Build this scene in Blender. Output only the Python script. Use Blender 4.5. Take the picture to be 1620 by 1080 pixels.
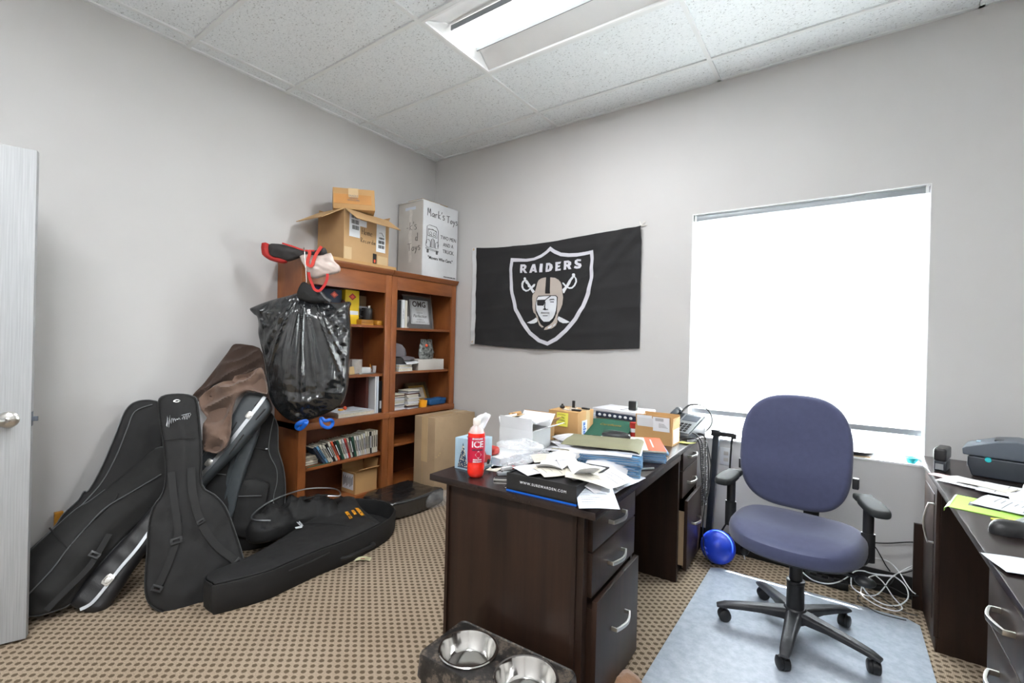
import bpy, bmesh, math, random, json
import numpy as np
from math import sin, cos, pi, radians, sqrt, atan2
from mathutils import Vector, Matrix, noise
from mathutils.geometry import delaunay_2d_cdt
random.seed(7)
SC = bpy.context.scene
COL = SC.collection
for o in list(bpy.data.objects): bpy.data.objects.remove(o)

# ------------------------------------------------------------------ camera
cd = bpy.data.cameras.new('camera'); cam = bpy.data.objects.new('camera', cd); COL.objects.link(cam)
cd.sensor_width = 36; cd.lens = 36*740.0/1620; cd.clip_start = .05
YAW, PITCH, ROLL = -0.6203, -0.0013, 0.0247
def cam_matrix():
    cy, sy, cp, sp = cos(YAW), sin(YAW), cos(PITCH), sin(PITCH)
    f = Vector((sy*cp, cy*cp, sp)); r = Vector((cy, -sy, 0)); u = r.cross(f)
    cr, sr = cos(ROLL), sin(ROLL)
    R, U = cr*r+sr*u, -sr*r+cr*u
    m = Matrix.Identity(4)
    for i in range(3): m[i][0], m[i][1], m[i][2] = R[i], U[i], -f[i]
    m.translation = Vector((3.2735, -3.2375, 1.3028))
    return m
cam.matrix_world = cam_matrix()
SC.camera = cam
# ------------------------------------------------------------------ world, sun, lamps, exposure
w = bpy.data.worlds.new('world'); SC.world = w; w.use_nodes = True
wn = w.node_tree.nodes; bg = wn['Background']; bg.inputs[0].default_value = (.84, .92, 1, 1); bg.inputs[1].default_value = 20.0
sd = bpy.data.lights.new('sun', 'SUN'); sd.energy = 46; sd.angle = radians(.8); sd.color = (1, .98, .95)
so = bpy.data.objects.new('sun', sd); COL.objects.link(so)
so.rotation_euler = Vector((-.18, -.345, -.83)).to_track_quat('-Z', 'Y').to_euler()
def area(name, loc, sx, sy, power, col, rot=(0, 0, 0)):
    l = bpy.data.lights.new(name, 'AREA'); l.shape = 'RECTANGLE'; l.size = sx; l.size_y = sy; l.energy = power; l.color = col
    o = bpy.data.objects.new(name, l); COL.objects.link(o); o.location = loc; o.rotation_euler = rot; return o
# tubes of the ceiling fitting in view, plus two unseen ones added as fill
area('fitting_lamp', (1.96, -1.19, 3.035), 1.0, .20, 15, (.97, .985, 1))
area('fitting_lamp', (1.958, -3.627, 3.0), 1.0, .40, 20, (.96, .98, 1))
area('fitting_lamp', (3.178, -3.627, 3.0), 1.0, .40, 32, (.96, .98, 1))
SC.view_settings.view_transform = 'Standard'; SC.view_settings.look = 'None'
SC.view_settings.gamma = 1; SC.view_settings.use_curve_mapping = False
SC.view_settings.exposure = 1.08

# ------------------------------------------------------------------ materials
def srgb(r, g, b):
    f = lambda c: (c/255/12.92) if c/255 <= .04045 else ((c/255+.055)/1.055)**2.4
    return (f(r), f(g), f(b))
class NT:
    def __init__(s, name):
        s.m = bpy.data.materials.new(name); s.m.use_nodes = True; s.t = s.m.node_tree; s.n = s.t.nodes
        s.b = s.n['Principled BSDF']; s.out = s.n['Material Output']
    def add(s, typ, **kw):
        n = s.n.new(typ)
        for k, v in kw.items():
            if k.startswith('_'): n.inputs[k[1:].replace('_', ' ')].default_value = v
            else: setattr(n, k, v)
        return n
    def link(s, a, b): s.t.links.new(a, b)
    def math(s, op, a, b=None, c=None):
        n = s.n.new('ShaderNodeMath'); n.operation = op
        for i, v in enumerate((a, b, c)):
            if v is None: continue
            if isinstance(v, (int, float)): n.inputs[i].default_value = v
            else: s.link(v, n.inputs[i])
        return n.outputs[0]
    def ramp(s, fac, stops):
        n = s.n.new('ShaderNodeValToRGB'); s.link(fac, n.inputs[0])
        e = n.color_ramp.elements
        while len(e) < len(stops): e.new(.5)
        for i, (p, c) in enumerate(stops): e[i].position = p; e[i].color = (*c, 1)
        return n.outputs[0]
    def coord(s, kind='Object'):
        return s.n.new('ShaderNodeTexCoord').outputs[kind]
    def noise(s, scale, detail=3, vec=None, rough=.5):
        n = s.n.new('ShaderNodeTexNoise'); n.inputs['Scale'].default_value = scale; n.inputs['Detail'].default_value = detail; n.inputs['Roughness'].default_value = rough
        s.link(vec if vec is not None else s.coord(), n.inputs['Vector']); return n.outputs[0]
    def mapped(s, sc, kind='Object'):
        n = s.n.new('ShaderNodeMapping'); n.inputs['Scale'].default_value = sc; s.link(s.coord(kind), n.inputs['Vector']); return n.outputs[0]
    def bump(s, h, strength=.2, dist=.01):
        n = s.n.new('ShaderNodeBump'); n.inputs['Strength'].default_value = strength; n.inputs['Distance'].default_value = dist
        s.link(h, n.inputs['Height']); s.link(n.outputs[0], s.b.inputs['Normal'])
def lin(c, k=1.0): return tuple(min(1, x*k) for x in c)
def mat(name, col, rough=.5, metal=0, var=.12, scale=8, bump=0, bscale=60, coat=0, spec=None, alpha=None, trans=0, ior=None, sheen=0):
    s = NT(name); b = s.b
    if var:
        s.link(s.ramp(s.noise(scale, 4), [(.3, lin(col, 1-var)), (.7, lin(col, 1+var))]), b.inputs['Base Color'])
    else: b.inputs['Base Color'].default_value = (*col, 1)
    b.inputs['Roughness'].default_value = rough; b.inputs['Metallic'].default_value = metal
    if bump: s.bump(s.noise(bscale, 2), bump, .004)
    if coat: b.inputs['Coat Weight'].default_value = coat; b.inputs['Coat Roughness'].default_value = .1
    if spec is not None: b.inputs['Specular IOR Level'].default_value = spec
    if alpha is not None: b.inputs['Alpha'].default_value = alpha
    if trans: b.inputs['Transmission Weight'].default_value = trans
    if ior: b.inputs['IOR'].default_value = ior
    if sheen: b.inputs['Sheen Weight'].default_value = sheen; b.inputs['Sheen Roughness'].default_value = .5
    return s.m
def wood(name, c1, c2, rough, sc=(3, 3, 40), axis_scale=1.0, spec=.5, fleck=0):
    s = NT(name); v = s.mapped(sc)
    n1 = s.noise(1.6*axis_scale, 5, v, .62)
    s.link(s.ramp(n1, [(.3, c1), (.7, c2)]), s.b.inputs['Base Color'])
    s.b.inputs['Roughness'].default_value = rough; s.b.inputs['Specular IOR Level'].default_value = spec
    s.bump(n1, .04, .002)
    return s.m
M = {}
def wallmat():
    s = NT('wall_paint'); s.link(s.ramp(s.noise(1.2, 3), [(.3, srgb(196, 195, 194)), (.7, srgb(202, 201, 200))]), s.b.inputs['Base Color'])
    s.b.inputs['Roughness'].default_value = .62; s.b.inputs['Specular IOR Level'].default_value = .3
    s.bump(s.noise(160, 3), .10, .002); return s.m
M['wall'] = wallmat()
def carpet():
    s = NT('loop_carpet'); sep = s.n.new('ShaderNodeSeparateXYZ'); s.link(s.coord(), sep.inputs[0])
    px, py = .052, .0195
    v = s.math('DIVIDE', sep.outputs[1], py); u0 = s.math('DIVIDE', sep.outputs[0], px)
    row = s.math('FLOOR', v); u = s.math('ADD', u0, s.math('MULTIPLY', row, .5))
    fu = s.math('ABSOLUTE', s.math('SUBTRACT', s.math('FRACT', u), .5)); fv = s.math('ABSOLUTE', s.math('SUBTRACT', s.math('FRACT', v), .5))
    e = s.math('ADD', s.math('POWER', s.math('MULTIPLY', fu, px/.0112), 2), s.math('POWER', s.math('MULTIPLY', fv, py/.0100), 2))
    nz = s.noise(190, 2); e2 = s.math('ADD', e, s.math('MULTIPLY', s.math('SUBTRACT', nz, .5), .8))
    mask = s.n.new('ShaderNodeMapRange'); mask.inputs[1].default_value = .6; mask.inputs[2].default_value = 1.25; s.link(e2, mask.inputs[0])
    rib = s.math('SINE', s.math('MULTIPLY', sep.outputs[0], 2*pi/.0062))
    mix = s.n.new('ShaderNodeMix'); mix.data_type = 'RGBA'; s.link(mask.outputs[0], mix.inputs[0])
    mix.inputs[6].default_value = (*srgb(100, 87, 70), 1)
    base = s.ramp(s.math('ADD', s.math('MULTIPLY', nz, .7), s.math('MULTIPLY', rib, .10)), [(.15, srgb(140, 125, 108)), (.6, srgb(190, 172, 151))])
    big = s.ramp(s.noise(1.7, 4), [(.35, (.88, .86, .84)), (.6, (1, 1, 1))])
    s.link(base, mix.inputs[7])
    mu = s.n.new('ShaderNodeMix'); mu.data_type = 'RGBA'; mu.blend_type = 'MULTIPLY'; mu.inputs[0].default_value = 1
    s.link(mix.outputs[2], mu.inputs[6]); s.link(big, mu.inputs[7]); s.link(mu.outputs[2], s.b.inputs['Base Color'])
    s.b.inputs['Roughness'].default_value = .95; s.b.inputs['Specular IOR Level'].default_value = .1
    s.bump(s.math('ADD', s.math('MULTIPLY', mask.outputs[0], .6), s.math('MULTIPLY', rib, .2)), .5, .003); return s.m
M['carpet'] = carpet()
def tile():
    s = NT('acoustic_tile'); v = s.mapped((1, 1.5, 1)); n = s.noise(85, 2, v, .6)
    n2 = s.noise(260, 2)
    t = s.math('ADD', s.math('MULTIPLY', n, .7), s.math('MULTIPLY', n2, .3))
    s.link(s.ramp(t, [(.355, srgb(158, 160, 160)), (.40, srgb(226, 231, 234)), (.7, srgb(238, 242, 244))]), s.b.inputs['Base Color'])
    s.b.inputs['Roughness'].default_value = .9; s.bump(s.ramp(t, [(.35, (0, 0, 0)), (.42, (1, 1, 1))]), .5, .003); return s.m
M['tile'] = tile()
M['tee'] = mat('white_ceiling_grid', srgb(226, 229, 230), .5, var=.03)
M['white_metal'] = mat('white_enamel', srgb(236, 237, 238), .4, var=.02)
M['red_wood'] = wood('cherry_wood', srgb(116, 64, 30), srgb(158, 94, 50), .38, (4, 4, 1.2))
M['red_wood_h'] = wood('cherry_wood_shelf', srgb(116, 64, 30), srgb(158, 94, 50), .36, (6, 1.2, 6))
M['shaded_back'] = wood('shaded_cherry_back', srgb(88, 45, 22), srgb(112, 60, 30), .5, (4, 2, 1))  # shade inside the bookcase is painted into this darker wood
M['espresso'] = wood('espresso_laminate', srgb(24, 16, 12), srgb(52, 34, 25), .42, (5, 5, .35), 2, .35)
M['espresso_top'] = wood('espresso_top', srgb(32, 24, 23), srgb(46, 36, 34), .26, (2, .5, 2), 2)
M['steel'] = mat('brushed_nickel', (.62, .61, .58), .3, 1, var=.06)
M['chrome'] = mat('polished_steel', (.72, .71, .69), .13, 1, var=.03)
M['chair_fabric'] = mat('slate_blue_fabric', srgb(69, 74, 103), .9, var=.06, scale=40, bump=.25, bscale=700, sheen=.25)
M['black_plastic'] = mat('black_plastic', srgb(34, 35, 37), .42, var=.12, scale=30, bump=.06, bscale=300)
M['scuffed'] = mat('scuffed_black_plastic', srgb(48, 49, 52), .45, var=.35, scale=22, bump=.1, bscale=120)
M['arm_pad'] = mat('grey_soft_armrest', srgb(42, 45, 46), .75, var=.08, scale=30, spec=.3)
M['canvas'] = mat('black_nylon_canvas', srgb(25, 25, 26), .72, var=.14, scale=14, bump=.35, bscale=900)
M['canvas2'] = mat('faded_black_nylon', srgb(30, 30, 30), .75, var=.22, scale=9, bump=.35, bscale=900)
M['canvas3'] = mat('deep_black_nylon', srgb(19, 19, 20), .7, var=.14, scale=12, bump=.3, bscale=900)
M['piping'] = mat('grey_piping', srgb(88, 90, 92), .5, var=.1)
M['webbing'] = mat('black_webbing', srgb(24, 24, 25), .6, var=.1, bump=.4, bscale=1500)
M['case_plastic'] = mat('moulded_grey_case_plastic', srgb(66, 72, 76), .42, var=.1, scale=20, bump=.25, bscale=500)
M['case_black'] = mat('moulded_black_case', srgb(34, 34, 36), .45, var=.12, scale=20, bump=.2, bscale=400)
M['alu'] = mat('aluminium_trim', (.45, .47, .49), .38, 1, var=.04)
M['plush'] = mat('black_plush_lining', srgb(14, 14, 14), .95, var=.3, scale=60, bump=.5, bscale=300)
M['hide_d'] = mat('dark_brown_suede', srgb(66, 49, 40), .85, var=.22, scale=7, bump=.3, bscale=200, sheen=.2)
M['hide_l'] = mat('light_brown_suede', srgb(112, 90, 77), .85, var=.3, scale=5, bump=.3, bscale=200, sheen=.2)
def liner():
    s = NT('black_bin_liner'); s.b.inputs['Base Color'].default_value = (*srgb(30, 32, 34), 1); s.b.inputs['Roughness'].default_value = .17; s.b.inputs['Specular IOR Level'].default_value = 1.0
    a = s.noise(70, 3, s.mapped((1, 1, .07)), .6); b = s.noise(24, 3, s.mapped((1, 1, .12)), .6)
    s.bump(s.math('ADD', s.math('MULTIPLY', a, .5), b), .5, .009); return s.m
M['garbage'] = liner()
M['wrap'] = mat('black_plastic_wrap', srgb(40, 39, 39), .2, var=.25, scale=10, spec=1.0, bump=.6, bscale=26)
M['blue'] = mat('blue_drawstring', srgb(10, 92, 190), .4, var=.06)
M['blue_rubber'] = mat('blue_rubber', srgb(32, 66, 200), .38, var=.1, bump=.12, bscale=60)
M['red'] = mat('red_webbing', srgb(184, 22, 14), .6, var=.06)
M['orange'] = mat('orange_strap', srgb(200, 36, 8), .5, var=.04)
M['tote_red'] = mat('red_nylon', srgb(170, 32, 26), .65, var=.1)
M['charcoal'] = mat('charcoal_nylon', srgb(56, 54, 54), .75, var=.12)
M['foil'] = mat('pale_insulated_lining', srgb(196, 180, 172), .3, var=.12, scale=12, spec=.6, bump=.4, bscale=40)
def cardboard(name, c):
    s = NT(name); n = s.noise(5, 4); s.link(s.ramp(n, [(.3, lin(c, .9)), (.7, lin(c, 1.08))]), s.b.inputs['Base Color'])
    s.b.inputs['Roughness'].default_value = .78; s.b.inputs['Specular IOR Level'].default_value = .25
    w = s.n.new('ShaderNodeTexWave'); w.inputs['Scale'].default_value = 60; w.inputs['Distortion'].default_value = .3; s.link(s.coord(), w.inputs['Vector'])
    s.bump(w.outputs[1], .08, .002); return s.m
M['card'] = cardboard('cardboard', srgb(184, 150, 108))
M['card2'] = cardboard('orange_cardboard', srgb(184, 145, 97))
M['card3'] = cardboard('pale_cardboard', srgb(172, 148, 118))
M['card_in'] = cardboard('cardboard_inside', srgb(196, 168, 122))
M['card_white'] = cardboard('white_cardboard', srgb(214, 216, 218))
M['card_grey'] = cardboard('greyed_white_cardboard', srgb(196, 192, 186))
M['tape'] = mat('packing_tape', srgb(205, 178, 138), .22, var=.05)
M['tape_clear'] = mat('clear_tape', srgb(218, 214, 208), .15, var=.08, scale=40)
M['ink'] = mat('black_ink', srgb(28, 27, 27), .6, var=0)
M['ink_grey'] = mat('grey_ink', srgb(110, 112, 116), .7, var=0)
M['label'] = mat('white_label', srgb(222, 226, 230), .5, var=.02)
M['paper'] = mat('white_paper', srgb(206, 206, 211), .75, var=.03, scale=3)
M['paper2'] = mat('cool_white_paper', srgb(205, 212, 222), .75, var=.03, scale=3)
M['paper3'] = mat('cream_paper', srgb(204, 199, 186), .75, var=.04, scale=4)
M['pages'] = mat('page_edges', srgb(205, 198, 180), .8, var=.12, scale=60)
M['yellow_note'] = mat('yellow_note', srgb(224, 220, 90), .7, var=.03)
M['lime'] = mat('lime_folder', srgb(168, 218, 92), .6, var=.04)
M['olive'] = mat('olive_folder', srgb(116, 114, 88), .75, var=.05)
M['blue_folder'] = mat('blue_folder', srgb(96, 144, 184), .6, var=.06)
M['navy_folder'] = mat('dark_blue_folder', srgb(46, 62, 84), .65, var=.1)
M['green_folder'] = mat('dark_green_folder', srgb(32, 84, 66), .5, var=.06)
M['gold'] = mat('gold_foil', srgb(200, 164, 90), .35, .6, var=.05)
M['orange_print'] = mat('orange_print', srgb(232, 92, 56), .55, var=.03)
M['flag_black'] = mat('black_polyester', srgb(35, 35, 37), .85, var=.05, scale=4, bump=.1, bscale=900)
M['flag_silver'] = mat('silver_print', srgb(205, 205, 214), .7, var=.02)
M['flag_grey'] = mat('warm_grey_print', srgb(180, 170, 162), .7, var=.02)
M['flag_white'] = mat('white_print', srgb(216, 220, 226), .7, var=.02)
M['rubber'] = mat('black_rubber', srgb(22, 21, 21), .55, var=.15)
M['navy_cloth'] = mat('navy_cloth', srgb(28, 31, 46), .9, var=.2)
M['yellow'] = mat('yellow_plastic', srgb(228, 192, 22), .5, var=.05)
M['navy'] = mat('navy_print', srgb(38, 48, 70), .5, var=.15)
M['teal'] = mat('teal_plastic', srgb(20, 170, 176), .4, var=.05)
M['purple'] = mat('purple_print', srgb(62, 44, 110), .6, var=.1)
M['maroon'] = mat('maroon_cover', srgb(80, 38, 30), .6, var=.15)
M['amber_wood'] = wood('amber_wood', srgb(160, 104, 26), srgb(206, 146, 52), .4, (10, 2, 20))
M['cup_yellow'] = mat('orange_yellow_plastic', srgb(244, 168, 32), .4, var=.05)
M['blue_box'] = mat('blue_fabric_box', srgb(26, 82, 134), .7, var=.1)
M['cap_grey'] = mat('grey_cap_fabric', srgb(110, 106, 110), .9, var=.08)
M['white_plastic'] = mat('white_plastic', srgb(216, 218, 220), .4, var=.03)
M['printer'] = mat('slate_grey_plastic', srgb(84, 92, 102), .38, var=.05)
M['printer_dark'] = mat('dark_slate_plastic', srgb(44, 50, 58), .32, var=.05)
M['keys'] = mat('keycaps', srgb(30, 31, 33), .4, var=.05)
M['silver_plastic'] = mat('silver_plastic', srgb(150, 156, 160), .35, .3, var=.05)
def dirty():
    s = NT('stained_black_plastic'); n = s.noise(17, 8, None, .75)
    s.link(s.ramp(n, [(.40, srgb(26, 25, 25)), (.52, srgb(46, 43, 41)), (.60, srgb(104, 94, 84)), (.66, srgb(40, 38, 36))]), s.b.inputs['Base Color']); s.b.inputs['Roughness'].default_value = .45
    s.bump(n, .2, .003); return s.m
M['dirty_black'] = dirty()
M['suede'] = mat('brown_plush', srgb(150, 112, 84), .95, var=.18, scale=40, bump=.6, bscale=300, sheen=.4)
M['tag_paper'] = mat('pale_yellow_tag', srgb(230, 226, 186), .7, var=.03)
M['tissue'] = mat('white_tissue', srgb(240, 241, 243), .85, var=.02)
M['sky_print'] = mat('pale_blue_print', srgb(158, 184, 200), .45, var=.12, scale=14)
M['truck_red'] = mat('red_print', srgb(178, 46, 38), .5, var=.1)
M['drink_label'] = mat('crimson_label', srgb(196, 24, 62), .3, var=.03)
M['concrete'] = mat('pale_concrete', srgb(196, 196, 192), .85, var=.06, scale=2)
def drink(name, c, alpha):
    s = NT(name); b = s.b; b.inputs['Base Color'].default_value = (*c, 1); b.inputs['Roughness'].default_value = .08
    b.inputs['Transmission Weight'].default_value = alpha; b.inputs['IOR'].default_value = 1.2
    n = s.noise(20, 2); s.bump(n, .03, .001); return s.m
M['drink'] = mat('red_drink', srgb(240, 44, 30), .12, var=.12, scale=30, coat=.6)
M['drink_cap'] = mat('bottle_cap', srgb(232, 226, 220), .35, var=.02)
def film(name, c, mixf, rough=.15):
    s = NT(name); s.b.inputs['Base Color'].default_value = (*c, 1); s.b.inputs['Roughness'].default_value = rough
    t = s.n.new('ShaderNodeBsdfTransparent'); mx = s.n.new('ShaderNodeMixShader'); 
    nz = s.noise(14, 3); f = s.math('ADD', mixf-.15, s.math('MULTIPLY', nz, .3)); s.link(f, mx.inputs[0])
    s.link(t.outputs[0], mx.inputs[1]); s.link(s.b.outputs[0], mx.inputs[2]); s.link(mx.outputs[0], s.out.inputs[0])
    s.bump(s.noise(30, 3), .4, .004); return s.m
M['film'] = film('clear_plastic_film', (.9, .92, .95), .28)
M['glass'] = film('window_glass', (.9, .95, .97), .12, .02)
M['acrylic'] = film('clear_acrylic', (.85, .85, .84), .4, .05)
M['clear'] = film('clear_bottle', (.86, .84, .82), .32, .08)
M['sleeve'] = film('clear_sleeve', (.8, .8, .8), .16, .06)
def matmat():
    s = NT('frosted_chair_mat'); n = s.noise(28, 5, None, .7)
    s.link(s.ramp(n, [(.35, srgb(164, 174, 188)), (.65, srgb(188, 197, 208))]), s.b.inputs['Base Color'])
    s.b.inputs['Roughness'].default_value = .32
    t = s.n.new('ShaderNodeBsdfTransparent'); mx = s.n.new('ShaderNodeMixShader'); mx.inputs[0].default_value = .86
    s.link(t.outputs[0], mx.inputs[1]); s.link(s.b.outputs[0], mx.inputs[2]); s.link(mx.outputs[0], s.out.inputs[0])
    vo = s.n.new('ShaderNodeTexVoronoi'); vo.inputs['Scale'].default_value = 45; s.link(s.coord(), vo.inputs['Vector'])
    s.bump(s.ramp(vo.outputs[0], [(.05, (0, 0, 0)), (.15, (1, 1, 1))]), .3, .002); return s.m
M['mat'] = matmat()
def blindmat():
    s = NT('white_blind_fabric'); tr = s.n.new('ShaderNodeBsdfTranslucent'); tr.inputs[0].default_value = (.93, .94, .93, 1)
    s.link(s.ramp(s.noise(300, 2), [(.3, (.80, .81, .80)), (.7, (.88, .89, .88))]), s.b.inputs['Base Color']); s.b.inputs['Roughness'].default_value = .8
    mx = s.n.new('ShaderNodeMixShader'); mx.inputs[0].default_value = .55
    s.link(s.b.outputs[0], mx.inputs[1]); s.link(tr.outputs[0], mx.inputs[2]); s.link(mx.outputs[0], s.out.inputs[0]); return s.m
M['blind'] = blindmat()
def doormat():
    s = NT('white_moulded_door'); v = s.mapped((1, 1, .02)); n = s.noise(220, 3, v)
    s.link(s.ramp(n, [(.35, srgb(160, 163, 165)), (.65, srgb(174, 177, 179))]), s.b.inputs['Base Color']); s.b.inputs['Roughness'].default_value = .5
    s.bump(n, .35, .002); return s.m
M['door'] = doormat()
def emit(name, c, st):
    s = NT(name); s.b.inputs['Emission Color'].default_value = (*c, 1); s.b.inputs['Emission Strength'].default_value = st; s.b.inputs['Base Color'].default_value = (.9, .9, .9, 1); return s.m
M['lens'] = emit('lit_diffuser', (1, .985, .96), 1.6)

# ------------------------------------------------------------------ helpers
def tag(o, label, cat, group=None):
    o['label'] = label; o['category'] = cat
    if group: o['group'] = group
    return o
def thing(name, label, cat, loc=(0, 0, 0), rz=0, group=None):
    o = bpy.data.objects.new(name, None); COL.objects.link(o); o.empty_display_size = .05
    o.location = loc; o.rotation_euler = (0, 0, rz); return tag(o, label, cat, group)
def local(root):
    return Matrix.LocRotScale(root.location, root.rotation_euler, None) if root else Matrix.Identity(4)
class MB:
    def __init__(s): s.v = []; s.f = []
    def add(s, verts, faces, T=None):
        k = len(s.v)
        for p in verts:
            p = Vector(p)
            s.v.append(T @ p if T is not None else p)
        s.f += [tuple(i+k for i in f) for f in faces]; return s
    def box(s, a, b, T=None):
        x0, y0, z0 = a; x1, y1, z1 = b
        return s.add([(x0, y0, z0), (x1, y0, z0), (x1, y1, z0), (x0, y1, z0), (x0, y0, z1), (x1, y0, z1), (x1, y1, z1), (x0, y1, z1)],
                     [(0, 3, 2, 1), (4, 5, 6, 7), (0, 1, 5, 4), (1, 2, 6, 5), (2, 3, 7, 6), (3, 0, 4, 7)], T)
    def quad(s, pts, th, T=None):
        p = [Vector(q) for q in pts]; n = (p[1]-p[0]).cross(p[2]-p[0]).normalized()*th; k = len(p)
        fs = [tuple(range(k)), tuple(range(2*k-1, k-1, -1))]+[((i+1) % k, i, i+k, (i+1) % k+k) for i in range(k)]
        return s.add(p+[q-n for q in p], fs, T)
    def prism(s, pts, z0, z1, T=None):
        k = len(pts)
        return s.add([(x, y, z0) for x, y in pts]+[(x, y, z1) for x, y in pts],
                     [tuple(range(k-1, -1, -1)), tuple(range(k, 2*k))]+[(i, (i+1) % k, (i+1) % k+k, i+k) for i in range(k)], T)
    def lathe(s, prof, n=24, T=None):
        vs = []; fs = []; k = len(prof)
        for i in range(n):
            a = 2*pi*i/n
            for r, z in prof: vs.append((r*cos(a), r*sin(a), z))
        for i in range(n):
            j = (i+1) % n
            for q in range(k-1): fs.append((i*k+q, j*k+q, j*k+q+1, i*k+q+1))
        return s.add(vs, fs, T)
    def cyl(s, r, z0, z1, n=20, T=None): return s.lathe([(0, z0), (r, z0), (r, z1), (0, z1)], n, T)
    def tube(s, pts, r, n=8, T=None, closed=False, flat=None, up=None):
        P = [Vector(p) for p in pts]; m = len(P); vs = []; fs = []; prev = None
        for i, p in enumerate(P):
            if closed: t = P[(i+1) % m]-P[i-1]
            else: t = P[min(i+1, m-1)]-P[max(i-1, 0)]
            if t.length < 1e-9: t = Vector((0, 0, 1))
            t.normalize()
            if up is not None: a = Vector(up) - t*t.dot(Vector(up))
            elif prev is None:
                a = Vector((0, 0, 1)) if abs(t.z) < .9 else Vector((1, 0, 0)); a = a-t*a.dot(t)
            else: a = prev-t*prev.dot(t)
            if a.length < 1e-6: a = t.orthogonal()
            a.normalize(); prev = a; b = t.cross(a)
            ri = r[i] if isinstance(r, (list, tuple)) else r
            fl = flat if flat else (1, 1)
            for k in range(n):
                an = 2*pi*k/n+pi/n; vs.append(p+a*(cos(an)*ri*fl[0])+b*(sin(an)*ri*fl[1]))
        R = m if closed else m-1
        for i in range(R):
            j = (i+1) % m
            for k in range(n): fs.append((i*n+k, i*n+(k+1) % n, j*n+(k+1) % n, j*n+k))
        if not closed: fs += [tuple(range(n-1, -1, -1)), tuple(range((m-1)*n, m*n))]
        return s.add(vs, fs, T)
    def grid(s, fn, nu, nv, T=None, th=0):
        vs = [Vector(fn(i/nu, j/nv)) for i in range(nu+1) for j in range(nv+1)]
        q = lambda i, j: i*(nv+1)+j
        fs = [(q(i, j), q(i+1, j), q(i+1, j+1), q(i, j+1)) for i in range(nu) for j in range(nv)]
        if th:
            nn = [Vector((0, 0, 0)) for _ in vs]
            for f in fs:
                c = (vs[f[1]]-vs[f[0]]).cross(vs[f[3]]-vs[f[0]])
                for i in f: nn[i] += c
            k = len(vs); vs2 = [p-(n.normalized() if n.length else n)*th for p, n in zip(vs, nn)]
            fs2 = [tuple(i+k for i in reversed(f)) for f in fs]
            ed = [(q(i, 0), q(i+1, 0)) for i in range(nu)]+[(q(nu, j), q(nu, j+1)) for j in range(nv)]+[(q(i+1, nv), q(i, nv)) for i in range(nu-1, -1, -1)]+[(q(0, j+1), q(0, j)) for j in range(nv-1, -1, -1)]
            fs = fs+fs2+[(b, a, a+k, b+k) for a, b in ed]; vs = vs+vs2
        return s.add(vs, fs, T)
    def ball(s, c, r, n=16, T=None, sc=(1, 1, 1)):
        prof = [(max(0, sin(pi*i/n))*r, -cos(pi*i/n)*r) for i in range(n+1)]
        TT = Matrix.Translation(c) @ Matrix.Diagonal((*sc, 1)); return s.lathe(prof, n*2, T @ TT if T is not None else TT)
    def build(s, name, m, parent=None, bevel=0, seg=2, W=False, loc=None, smooth=38, keep=None, weld=True):
        """W: vertices are in world space, bring them into the root's space"""
        me = bpy.data.meshes.new(name)
        V = s.v
        if W and parent is not None:
            root = parent
            while root.parent: root = root.parent
            inv = local(root).inverted(); V = [inv @ p for p in V]
        if loc is not None: L = Vector(loc); V = [p-L for p in V]
        me.from_pydata([tuple(p) for p in V], [], s.f)
        bm = bmesh.new(); bm.from_mesh(me)
        if weld: bmesh.ops.remove_doubles(bm, verts=bm.verts, dist=1e-5)
        bm.faces.ensure_lookup_table()
        bmesh.ops.recalc_face_normals(bm, faces=bm.faces)
        if bevel:
            es = [e for e in bm.edges if len(e.link_faces) == 2 and e.calc_face_angle(0) > radians(35)]
            bmesh.ops.bevel(bm, geom=es, offset=bevel, segments=seg, affect='EDGES', clamp_overlap=True, profile=.6)
        for f in bm.faces: f.smooth = True
        for e in bm.edges: e.smooth = e.calc_face_angle(0) < radians(smooth) if len(e.link_faces) == 2 else False
        bm.to_mesh(me); bm.free()
        me.materials.append(M[m] if isinstance(m, str) else m)
        o = bpy.data.objects.new(name, me); COL.objects.link(o)
        if parent is not None: o.parent = parent
        if loc is not None: o.location = loc
        return o
def struct(o): o['kind'] = 'structure'; return o
def TR(loc=(0, 0, 0), rz=0, rx=0, ry=0, sc=1): return Matrix.Translation(loc) @ Matrix.Rotation(rz, 4, 'Z') @ Matrix.Rotation(ry, 4, 'Y') @ Matrix.Rotation(rx, 4, 'X') @ Matrix.Scale(sc, 4)
def frameM(P, u, v, n):
    m = Matrix.Identity(4)
    for i in range(3): m[i][0], m[i][1], m[i][2], m[i][3] = u[i], v[i], n[i], P[i]
    return m
def spline(pts, n=8, closed=False):
    P = [Vector(p) if len(p) == 3 else Vector((p[0], p[1], 0)) for p in pts]; m = len(P); out = []
    R = range(m) if closed else range(m-1)
    for i in R:
        if closed: a, b, c, d = P[i-1], P[i], P[(i+1) % m], P[(i+2) % m]
        else: a, b, c, d = P[max(i-1, 0)], P[i], P[i+1], P[min(i+2, m-1)]
        for k in range(n):
            t = k/n; out.append(.5*((2*b)+(c-a)*t+(2*a-5*b+4*c-d)*t*t+(3*b-a-3*c+d)*t**3))
    if not closed: out.append(P[-1])
    return out
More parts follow.
